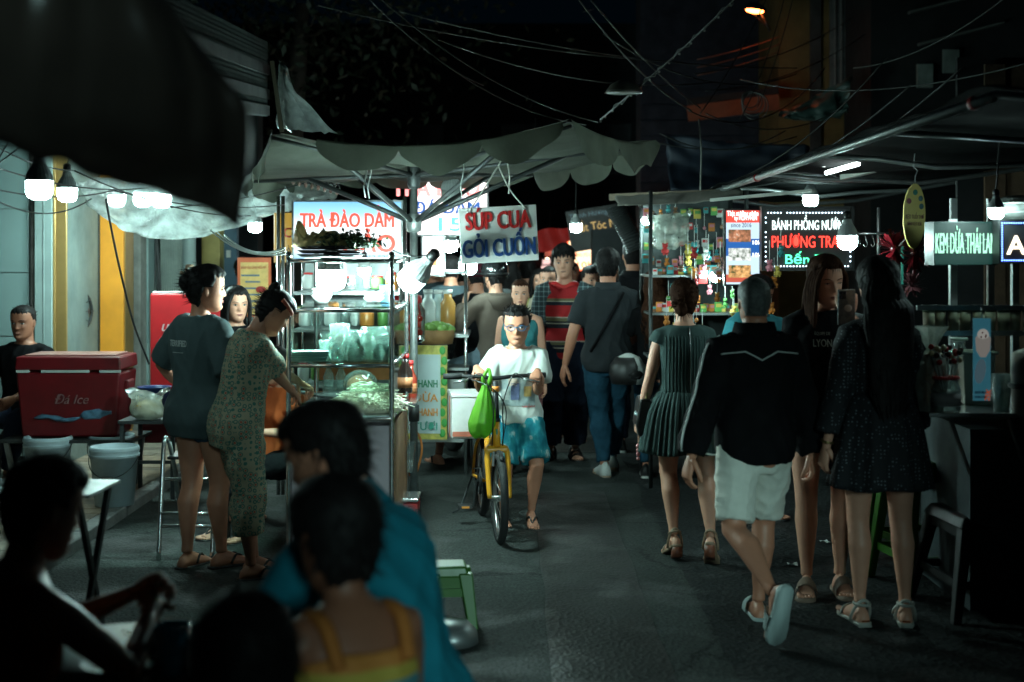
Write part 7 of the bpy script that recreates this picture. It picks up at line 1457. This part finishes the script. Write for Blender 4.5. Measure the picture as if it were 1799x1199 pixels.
for k in range(4): MB().ball((-.01,-.03,-.05-.022*k), .013-.001*k, 10, 7).build('bead', M('bead_pink', (.65,.22,.22), .3), ph, True)
# --- old man in black jacket and cream shorts
o = at(1328, 1098); rz = .10
B = person('grey-cropped man in black tracksuit jacket and cream shorts walking away', o, rz, 1.53, sk='tan', bulk=1.02, pelvis=(.0, .02, .785), feet=[(.045, .12, 0, -.08, .0), (-.03, -.37, .155, .30, 1.25)], kpole=[(.15,1,0), (-.55,1,0)], head=(-.05, .03, 0), hands=[(.28, .10, .70), (-.30, -.02, .70)], hcurl=(.6, .6), epole=[(.5,-1,0), (-.5,-1,0)],
    hair=dict(th=.012, front=.80, side=.54, back=.22, tufts=0, rough=.004, ragged=.008), hairm=HAIR_GREY, wear=[('top', BLK, dict(name='jacket', hem=.475, ease=.027, sleeve=1.93, flare=.004, sl_ease=.008, hemflare=.0, wr=.012)), ('bottom', CREAMS, dict(len=.90, ease=.008, flare=.022, name='shorts', wr=.009)), ('collar', BLK, dict(h=.045, r=.05))], shoes=('slide', SLG, SLG), face=False, vox=.009)
jk = B.parts['jacket'].data; bvh = BVHTree.FromPolygons([v.co for v in jk.vertices], [tuple(p.vertices) for p in jk.polygons])
def on_back(x, z): h_ = bvh.ray_cast(V3((x, -1.2, z)), V3((0,1,0)))[0]; return h_+V3((0,-.003,0)) if h_ is not None else None
zy = B.sp(.79).z; pts = [on_back(x, zy-.045*max(0, 1-abs(x)/.07)+.02*(1-abs(x)/.17)) for x in np.linspace(-.17, .17, 25)]; MB().tube([p for p in pts if p is not None], .0035, 5).build('piping', M('piping_white', (.5,.52,.5), .6), B.o, True)
for dx in (0, .014):
    pts = []; s_, e_, w_ = B.SH[1], B.EL[1], B.WR[1]
    for i in range(16):
        t = i/15; p = s_.lerp(e_, t*2) if t < .5 else e_.lerp(w_, (t-.5)*2); h_ = bvh.ray_cast(p+V3((-.5, -.22+dx, .06*(1-t))), (V3((.5, .22-dx, 0))).normalized())[0]
        if h_ is not None and (h_-p).length < .14: pts.append(h_+V3((-.003,-.002,0)))
    if len(pts) > 3: MB().tube(pts, .0042, 5).build('sleeve_stripe', M('piping_white'), B.o, True)
# --- girl in black lettered T-shirt
o = at(1448, 1040); rz = PI-.12
B = person('girl with long brown hair in black lettered T-shirt facing us', o, rz, 1.605, fem=True, sk='light', pelvis=(0, 0, .845), feet=[(.085, .03, 0, -.1, 0), (-.075, -.02, 0, .12, 0)], head=(.35, -.15, .06), eyes='half', hands=arms(o, rz, P(1405, 800, 6.75), P(1492, 555, 6.42)), hdir=[None, (0,.1,1)], palm=[None, (0,-1,0)], hcurl=(.4, .9), epole=[(.4,-1,0), (-1,-.2,-1)],
    hair=dict(th=.06, front=.80, side=.42, back=.0, long=1.9, wide=1.15, sidelocks=1.5, tufts=160, tl=.2, ears=False, ragged=.01), hairm=HAIR_BROWN, wear=[('top', BLK, dict(hem=.42, ease=.03, sleeve=.85, flare=.02)), ('bottom', BLK2, dict(len=.42, ease=.014, flare=.02, name='shorts'))], shoes=('slide', SHBE, SHBE), vox=.009)
on_chest(B, None, .085, 0, 1.19, 1, text_='LYON', tm=M('ink_cream', (.40,.38,.33), .6), size=.05, xoff=.02); on_chest(B, None, .07, 0, 1.235, 1, text_='ÉQUIPE DE', tm=M('ink_cream'), size=.02, xoff=.02)
on_chest(B, M('patch_ochre', (.20,.15,.07), .7, var=.6, vs=60), .06, .045, .92, 1, xoff=-.05); on_chest(B, M('patch_grey', (.08,.08,.07), .7, var=.6, vs=60), .05, .08, 1.03, 1, xoff=-.06)
pw = P(1487, 540, 6.40); phn = thing('smartphone', 'smartphone in a clear printed case held up between the two women', 'phone', pw, -.05)
MB().box((0,0,0), (.078,.009,.160)).build('case', M('phone_clear', (.20,.23,.24), .2, var=.5, vs=30), phn, bevel=.004); MB().box((-.018,-.006,.055), (.034,.005,.036)).build('camera_bump', BLACKP, phn, bevel=.002)
for x, z in ((-.026,.063), (-.010,.063), (-.026,.047)): MB().lathe([(.006,0), (.006,.003)], (x,-.009,z), 12, R=Matrix.Rotation(PI/2, 3, 'X')).build('lens', M('lens', (.01,.01,.02), .05), phn, True)
MB().ball((.006,-.006,-.005), (.018,.002,.016)).build('sticker', M('sticker_white', (.4,.42,.42), .5), phn, True)
# --- long haired woman in dotted dress
o = at(1545, 1098); rz = .06
B = person('woman with very long black hair in dark dotted dress seen from behind', o, rz, 1.585, fem=True, sk='light', bulk=.90, pelvis=(0, 0, .84), feet=[(.115, .0, 0, -.25, 0), (-.08, .02, 0, .08, 0)], head=(.12, .0, 0), hands=[(.22, .14, .74), (-.24, .03, .705)], hcurl=(.5, .6),
    hair=dict(th=.07, front=.78, side=.4, back=.0, long=2.9, wide=1.25, fwd=-.26, tufts=160, tl=.2, ears=False, locks=70), wear=[('top', DOTS, dict(name='dress_top', hem=.56, ease=.015, sleeve=1.72, flare=.012, sl_ease=.006)), ('skirt', DOTS, dict(t0=.64, z1=.60, flare=.075, fold=.025))], shoes=('heel', M('sandal_white', (.42,.42,.38), .5), M('sandal_white'), .012), face=False, vox=.009)
w_, f_, n2, s2_ = B.HF[1]; MB().torus(w_-f_*.02, .027, .006, f_, 18, 6).build('bracelet', M('chain_gold'), B.o, True)
for i in range(2):
    a_, fx, fy, fz = B.FT[i]
    for k in range(5): MB().ball(a_+fx*(k-2)*.007-fy*.068-fz*.058, .0042, 8, 5).build('heel_stud', M('stud_copper', (.8,.2,.06), .15, .9), B.o, True)

# --- grey T-shirt woman and floral pyjama woman at the cart
o = at(352, 1000); rz = -.72
B = person('woman in slate T-shirt and denim shorts standing with hand on hip', o, rz, 1.545, fem=True, sk='tan', bulk=1.08, pelvis=(0, 0, .815), feet=[(.07, .08, 0, -.15, 0), (-.06, -.04, 0, .25, 0)], head=(-.42, -.05, .08), hands=[(.18, .22, .95), (-.155, .05, .87)], epole=[(.4,-1,0), (-1,-.35,0)], hdir=[None, (.5,.8,-.2)], palm=[None, (1,0,0)], hcurl=(.5, .7),
    hair=dict(th=.06, front=.80, side=.42, back=.08, bun=(.0, -.46, .62, .20), flow='back', tufts=260, tl=.22, rough=.03), hairm=HAIR_BLACK, wear=[('top', GREYT, dict(hem=.44, ease=.032, sleeve=.92, flare=.018)), ('bottom', JEAN, dict(len=.36, ease=.012, flare=.02, name='shorts'))], shoes=('flip', SHB, SHB), vox=.009)
sh = B.parts['shirt']; Rl = Matrix.Rotation(-rz, 3, 'Z'); vdir = Rl@V3((.22, 1, 0)); vdir.normalize(); rt_ = V3((vdir.y, -vdir.x, 0)); bvh = BVHTree.FromPolygons([v.co for v in sh.data.vertices], [tuple(p.vertices) for p in sh.data.polygons])
def back_text(s, size, width, zz, tm, shift):
    m = text(None, s, (0,0,0), size, tm, width=width, ex=0, arr=True, bold=.0012)
    for v in m.vertices:
        q = rt_*(v.co.x+shift)-vdir*1.5+V3((0,0,zz+v.co.z)); h_ = bvh.ray_cast(q, vdir)[0]; v.co = (h_ if h_ is not None else q+vdir*1.4)-vdir*.004
    ob = bpy.data.objects.new('lettering', m); COL.objects.link(ob); ob.parent = sh
back_text('TERRIFIED', .044, .125, 1.155, M('ink_grey', (.42,.46,.45), .7), -.07); back_text('_________', .02, .075, 1.118, M('ink_grey'), -.07)
hc = MB(); T = B.T
hc.loft([[T@V3((x, y, z)) for x, z in ((-.07,-.17), (.07,-.17), (.07,.17), (-.07,.17))] for y in (-.70,-.66)]) if False else None
R4 = [(-.40,-.40,.58), (-.44,-.24,.56), (-.42,-.24,.98), (-.38,-.40,.98)]
for i in range(4): hc.tube([T@V3(R4[i]), T@V3([(R4[i][j]+R4[(i+1) % 4][j])/2-(.03 if j == 0 else 0) for j in range(3)]), T@V3(R4[(i+1) % 4])], .0075, 8)
hc.tube([T@V3((-.44,-.34,.76)), T@V3((-.46,-.46,.80)), T@V3((-.40,-.52,.82))], .008, 8)
hc.build('hair_clip', M('clip_tan', (.40,.26,.17), .4), B.o, True)

o = at(424, 1016); rz = -1.15; tgt_r, tgt_l = CP(-.13, .02, z3+.13), CP(-.10, .22, z3+.13)
B = person('woman in floral pyjamas bending over the cart counter', o, rz, 1.475, fem=True, sk='tan', bulk=1.06, belly=.015, pelvis=(0, -.02, .775), lean=(0, .10), curl=(0, .22), head=(.0, -.62, 0), eyes='half', hands=arms(o, rz, tgt_r+V3((-.12,-.02,.01)), tgt_l+V3((-.10,0,.01))), palm=[(0,-.2,-1), (0,-.2,-1)], hcurl=(.6, .6), epole=[(.5,-.5,-1), (-.5,-.5,-1)], feet=[(.07, .03, 0, -.1, 0), (-.07, .08, 0, .1, 0)],
    hair=dict(th=.05, front=.74, side=.40, back=.05, bun=(0, -.30, .95, .19), flow='back', tufts=240, tl=.2, rough=.02), wear=[('top', FLORAL, dict(name='pyjama_top', hem=.44, ease=.022, sleeve=.85, flare=.022, hemflare=.014)), ('bottom', FLORAL, dict(len=1.55, ease=.022, flare=.008, name='pyjama_trousers'))], shoes=('flip', SHB, SHB), vox=.009)
T = B.T; MB().tube([T@V3((.37*math.cos(a), -.06+.46*math.sin(a), .80-.12*math.sin(a))) for a in [PI*1.02*k/20-.02 for k in range(21)]], .011, 8).build('headband', M('band_rust', (.35,.06,.03), .7), B.o, True); MB().torus(T@V3((0,-.27,.82)), .024, .010, T.to_3x3()@V3((0,-.5,1)), 20, 8).build('hair_tie', M('tie_red', (.5,.07,.02), .7), B.o, True)
# --- faces behind them
o = atY(414, 8.7); person('young woman with dark hair looking out between the two shoppers', o, PI+.55, 1.42, fem=True, sk='light', head=(-.1, -.08, 0), hair=dict(th=.05, front=.80, side=.40, back=.0, long=1.0, sidelocks=.5, tufts=100, ears=False), wear=[('top', BLK2, dict(sleeve=.7)), ('bottom', JEAN, {})], shoes=('flip', SHB, SHB))
o = atY(492, 8.35); o.z = .01; person('woman in orange top sitting low behind the glass cart', o, PI-.6, 1.40, fem=True, sk='light', pelvis=(0, 0, .40), head=(0, -.2, 0), feet=[(.1, .38, 0, 0, 0), (-.1, .38, 0, 0, 0)], kpole=[(.2,.6,1), (-.2,.6,1)], hands=[(.1, .30, .6), (-.1, .30, .6)], hair=dict(th=.05, front=.8, side=.42, back=.05, bun=(0,-.4,.6,.16), flow='back'), wear=[('top', CL_('top_orange', (.50,.10,.03)), dict(sleeve=.5)), ('bottom', BLK2, {})], shoes=('flip', SHB, SHB))
# --- seated man at the left
o = atY(44, 9.9); o.z = .065
B = person('man in black shirt sitting at the left edge behind the cool box', o, PI-.25, 1.62, sk='dark', bulk=1.05, pelvis=(0, 0, .43), feet=[(.14, .42, 0, 0, 0), (-.14, .42, 0, 0, 0)], kpole=[(.3,.6,1), (-.3,.6,1)], hands=[(.2, .34, .62), (-.16, .38, .58)], head=(.12, -.08, 0), hair=dict(th=.02, front=.79, side=.53, back=.2, tufts=60, rough=.006, tl=.06, flow='up'), wear=[('top', BLK, dict(sleeve=.75)), ('bottom', NAVYC, {})], shoes=('flip', SHB, SHB))
stool(o.x, o.y+.05, 'dark plastic stool under the man in black at the left edge', M('plastic_blackish'), 0, 1.0, .40, 'stools on the pavement')
o = atY(428, 13.2); person('far man in leaf-print shirt seen from behind by the menu poster', o, .2, 1.58, sk='tan', hair=dict(th=.05, flow='down'), wear=[('top', CAMO, dict(ease=.025)), ('bottom', NAVYC, {})], shoes=('flip', SHB, SHB), face=False)
# --- teal tank top woman behind the boy
o = atY(914, 10.25); person('woman in teal tank top with tied-back hair behind the boy', o, PI-.05, 1.43, fem=True, hf=.132, sk='light', bulk=1.0, head=(.05, -.02, 0), hair=dict(th=.04, front=.80, side=.44, back=.1, tail=(.12, -.42, .4, .9), flow='back', tufts=160), hairm=HAIR_BROWN, wear=[('top', TEALT, dict(sleeve=0, ease=.008, neck=.80)), ('bottom', CL_('trousers_floral_pink', (.32,.13,.13), var=.5, vs=30), dict(len=1.8, ease=.014))], shoes=('flip', SHB, SHB))
# --- riders
so = sc_.location; srz = .36
o = so+Matrix.Rotation(srz, 3, 'Z')@V3((0, .02, 0)); B = person('scooter driver in dark shirt and maroon helmet', o, srz, 1.64, sk='tan', pelvis=(0, 0, .80), feet=[(.16, .1, .29, 0, 0), (-.32, -.05, .0, .1, 0)], kpole=[(.5,1,.4), (-.6,1,.2)], hands=[(.29, .40, 1.03), (-.29, .40, 1.03)], hair=dict(th=.03, back=.1), wear=[('top', BLK2, {}), ('bottom', CL_('shorts_dark', (.05,.06,.06)), dict(len=.9, name='shorts', flare=.02))], shoes=('flip', SHB, SHB), face=False)
def helmet(B, mat, name='helmet', peak=True):
    T = B.T; s = B.hh; mb = MB(); rings = []
    for i in range(12):
        t = i/11*PI/2*1.32-.46; rings.append([T@V3((math.cos(a)*.44*max(.02, math.cos(t)), -.02+math.sin(a)*.53*max(.02, math.cos(t)), .62+.48*math.sin(t))) for a in [2*PI*k/32 for k in range(32)]])
    mb.loft(rings); h_ = mb.build(name, mat, B.o, True, solid=.004)
    if peak: MB().grid(lambda a, b: T@V3((math.cos(.5+2.14*a)*(.42+.0*b), .0+math.sin(.5+2.14*a)*(.50+.24*b), .72-.06*b)), 14, 4).build('peak', mat, h_, True, solid=.006)
    MB().tube([T@V3((.42*math.cos(a), -.02+.51*math.sin(a), .50)) for a in [2*PI*k/32 for k in range(33)]], .010, 6).build('trim', BLACKP, h_, True)
    for sx in (-1, 1): MB().tube([T@V3((sx*.38,.02,.5)), T@V3((sx*.33,.08,.2)), T@V3((0,.15,-.06))], .006, 6).build('chin_strap', BLACKP, h_, True)
helmet(B, M('helmet_maroon', (.07,.012,.02), .18, coat=.6))
o = so+Matrix.Rotation(srz, 3, 'Z')@V3((.02, -.40, 0)); B = person('scooter passenger in taupe hoodie and black helmet', o, srz+.10, 1.58, fem=True, sk='light', bulk=.9, pelvis=(.0, 0, .83), lean=(0, .05), feet=[(.24, .12, .30, -.1, 0), (-.26, .10, .30, .1, .1)], kpole=[(.9,.9,.2), (-.9,.9,.2)], hands=[(.14, .28, .98), (-.16, .24, 1.24)], epole=[(.5,-1,-.4), (-.6,-.3,-1)], hair=dict(th=.03, back=.0), wear=[('top', HOOD, dict(name='hoodie', hem=.46, ease=.024, sleeve=1.85, flare=.004, sl_ease=.008)), ('bottom', DENS, dict(len=.85, ease=.016, flare=.016, name='shorts'))], shoes=('flip', M('flip_orange', (.65,.10,.03), .5), M('flip_orange')), face=False, vox=.009)
helmet(B, M('helmet_black', (.012,.013,.014), .12, coat=.8)); T = B.T
MB().loft([[B.sp(.81)+V3((math.cos(a)*r_*1.15, -.05+math.sin(a)*r_*.8-d_, z_)) for a in [2*PI*k/24 for k in range(24)]] for r_, z_, d_ in ((.05,.03,.0), (.085,.035,.01), (.09,.0,.025), (.07,-.06,.035), (.02,-.09,.035))], True).build('hood', HOOD, B.o, True)
# --- crowd in the lane
def walker(lab, u, Y, S, rz, sk, fem, hair, top, bot, face=True, sleeve=.65, **k):
    return person(lab, atY(u, Y), rz, S, sk=sk, fem=fem, hair=hair, wear=[('top', top, dict(sleeve=sleeve)), ('bottom', bot, {})], shoes=('flip', SHB, SHB), face=face, vox=.013, group=None, **k)
SHORT = dict(th=.05, front=.75, flow='fringe', tufts=160, tl=.16); TIED = dict(th=.045, front=.8, side=.44, back=.1, tail=(0,-.45,.45,.8), flow='back', tufts=100); LONG = dict(th=.055, front=.78, side=.42, back=0, long=1.2, sidelocks=.6, tufts=80, ears=False)
CR = [CL_('crowd_%d' % i, c) for i, c in enumerate(((.28,.24,.18), (.05,.07,.08), (.25,.27,.27), (.16,.10,.09), (.07,.13,.10), (.30,.26,.10)))]
walker('smiling young man with a black fringe between the polo men', 1040, 12.3, 1.52, PI+.1, 'light', False, SHORT, CR[1], NAVYC, smile=True, head=(.2,-.15,.1))
walker('woman with tied hair just left of the striped polo man', 964, 12.6, 1.50, PI-.2, 'light', True, TIED, CR[0], NAVYC); walker('woman in yellow-green top half hidden by the striped polo man', 948, 13.4, 1.47, PI, 'light', True, LONG, CR[5], NAVYC)
walker('man with black hair behind the teal tank woman', 927, 14, 1.56, .1, 'tan', False, SHORT, CR[3], NAVYC, False)
B = walker('man in pale cap behind the riders', 812, 13.2, 1.54, .3, 'tan', False, dict(th=.03), CR[2], NAVYC, False); T = B.T
MB().loft([[T@V3((math.cos(a)*.39*r_, -.01+math.sin(a)*.48*r_, z)) for a in [2*PI*k/24 for k in range(24)]] for r_, z in ((1.02,.66), (1.03,.75), (.93,.93), (.6,1.04), (.1,1.08))]).build('cap', M('cap_pale', (.35,.36,.34), .8), B.o, True)
walker('man in dark jacket at the left of the riders', 792, 12.6, 1.60, .0, 'tan', False, SHORT, CR[1], NAVYC, False, 1.8); walker('woman walking away far down the lane in grey', 880, 15.5, 1.55, 0, 'light', True, LONG, CR[2], NAVYC, False)
walker('man walking away far down the lane in green', 940, 16.5, 1.62, .1, 'tan', False, SHORT, CR[4], NAVYC, False); walker('woman far back under the neon board in brown', 1005, 15.6, 1.52, PI, 'light', True, TIED, CR[3], NAVYC); walker('man far back under the barber sign in black', 1075, 15.2, 1.62, 0, 'tan', False, SHORT, CR[1], NAVYC, False)
walker('person far beyond the riders in a pale shirt', 856, 18.5, 1.6, PI, 'tan', False, SHORT, CR[0], NAVYC); walker('distant stroller at the end of the lane', 905, 20, 1.6, 0, 'tan', False, SHORT, CR[2], NAVYC, False)
def again(src, lab, u, Y, rz):
    c = copy_tree(src); c.location = atY(u, Y); c.rotation_euler = (0, 0, rz); c['label'] = lab
    for ch in c.children:
        pass
    return c
crowd = [o2 for o2 in COL.objects if o2.type == 'MESH' and o2.name.startswith('person') and o2.get('label', '').split(' ')[0] in ('woman', 'man', 'person', 'distant') and o2.location.y > 12.2]
for k, (lab, u, Y, rz) in enumerate((('head and shoulders just above the riders in the crowd', 872, 13.0, PI), ('stroller between the riders and the teal tank woman', 896, 13.6, .1), ('stroller half hidden by the SÚP CUA board', 846, 14.4, PI), ('stroller under the price sign further back', 778, 15.0, .2), ('stroller left of the neon menu board', 982, 14.6, PI), ('stroller right of the neon menu board', 1058, 13.8, 0.0), ('stroller behind the drinks cart', 764, 13.4, PI), ('far stroller seen over the boy', 920, 17.5, PI), ('far stroller by the pink-lit counter', 948, 19.0, .0), ('far stroller between the polo men', 1022, 17.0, .2), ('far stroller near the end lamp', 884, 22.0, 0.0), ('far stroller beside the lamp box', 806, 16.5, PI))): again(crowd[(k*5) % len(crowd)], lab, u, Y, rz)
o = atY(1326, 8.7); person('vendor in bright blue T-shirt behind the grey-haired man', o, PI+.4, 1.50, sk='tan', head=(0,-.3,0), hair=SHORT, wear=[('top', CL_('tee_sky', (.06,.30,.36)), dict(sleeve=.7, ease=.02)), ('bottom', NAVYC, {})], shoes=('flip', SHB, SHB))

# --- diners in the foreground
def seated(lab, u, Y, rz, S, zs, **k):
    o = atY(u, Y); return o, person(lab, o, rz, S, pelvis=(0, 0, zs), feet=[(.13, .40, 0, 0, 0), (-.13, .40, 0, 0, 0)], kpole=[(.25,.6,1), (-.25,.6,1)], **k)
o, B = seated('man in teal long-sleeved shirt hunched over his meal, close by', 728, 3.35, 1.05, 1.66, .51, sk='tan', bulk=.94, lean=(0, .16), curl=(0, .42), head=(.1, -.35, 0), hands=[(.12, .50, .62), (-.14, .48, .66)], epole=[(1,-.3,-.6), (-1,-.3,-.6)], hair=dict(th=.06, front=.78, side=.46, back=.10, top=.3, flow='down', tufts=300, tl=.16), wear=[('top', TEAL, dict(hem=.48, ease=.018, sleeve=1.9, flare=.003, sl_ease=.006, wr=.016)), ('bottom', NAVYC, {}), ('collar', TEAL, dict(h=.04))], shoes=('flip', SHB, SHB))
stool(o.x, o.y, 'dark stool under the teal shirt man', M('plastic_blackish'), .2, .9, .36, 'stools of the diners')
o, B = seated('child in striped orange and teal tank top with dark hair, close by', 650, 2.8, .55, 1.30, .53, hf=.16, sk='dark', lean=(0, .18), curl=(0, .25), head=(.15, -.15, 0), hands=[(.12, .34, .62), (-.12, .34, .62)], hair=dict(th=.09, front=.72, side=.36, back=.05, top=.3, flow='down', tufts=360, tl=.16), wear=[('top', TANKS, dict(hem=.47, sleeve=0, ease=.012, neck=.755)), ('bottom', NAVYC, dict(len=.9, name='shorts'))], shoes=('flip', SHB, SHB))
for sx in (-1, 1):
    pts = [B.sp(.74)+B.fr(.74)[0]*sx*.06*B.U+B.fr(.74)[1]*.068*B.U, B.sp(.80)+B.fr(.8)[0]*sx*.066*B.U+B.fr(.8)[1]*.05*B.U, B.sp(.826)+B.fr(.82)[0]*sx*.066*B.U, B.sp(.80)+B.fr(.8)[0]*sx*.066*B.U-B.fr(.8)[1]*.058*B.U, B.sp(.735)+B.fr(.74)[0]*sx*.06*B.U-B.fr(.74)[1]*.072*B.U]
    MB().tube(catmull(pts, 6), .016, 8).build('shoulder_strap', M('strap_orange', (.5,.16,.03), .85), B.o, True)
stool(o.x, o.y, 'dark stool under the child in the striped tank top', M('plastic_blackish'), .2, .85, .35, 'stools of the diners')
o, B = seated('dark silhouetted diner with black hair at the bottom edge', 448, 2.15, .25, 1.50, .37, sk='dark', lean=(0, .25), curl=(0, .3), head=(0, -.2, 0), hands=[(.1, .36, .6), (-.1, .36, .6)], hair=dict(th=.10, front=.72, side=.34, back=0, tufts=300, tl=.2, flow='down', ears=False), wear=[('top', BLK, dict(ease=.02)), ('bottom', NAVYC, {})], shoes=('flip', SHB, SHB), face=False)
stool(o.x, o.y, 'dark stool under the silhouetted diner', M('plastic_blackish'), .2, .85, .28, 'stools of the diners')
o, B = seated('woman in sleeveless rust top eating at the lower left, close by', -35, 3.3, -.75, 1.56, .40, fem=True, sk='dark', bulk=1.1, lean=(0, .10), curl=(0, .25), head=(.0, -.25, 0), hands=[(.05, .42, .70), (-.05, .44, .74)], epole=[(1,-.3,-.9), (-1,-.3,-.9)], hcurl=(1.1, 1.1), hair=dict(th=.08, front=.78, side=.38, back=.05, bun=(0,-.4,.5,.16), flow='back', tufts=220), wear=[('top', CL_('tank_rust', (.22,.05,.015)), dict(sleeve=0, ease=.01, neck=.82)), ('bottom', NAVYC, {})], shoes=('flip', SHB, SHB))
stool(o.x, o.y, 'dark stool under the woman in the rust top', M('plastic_blackish'), .2, .85, .24, 'stools of the diners')
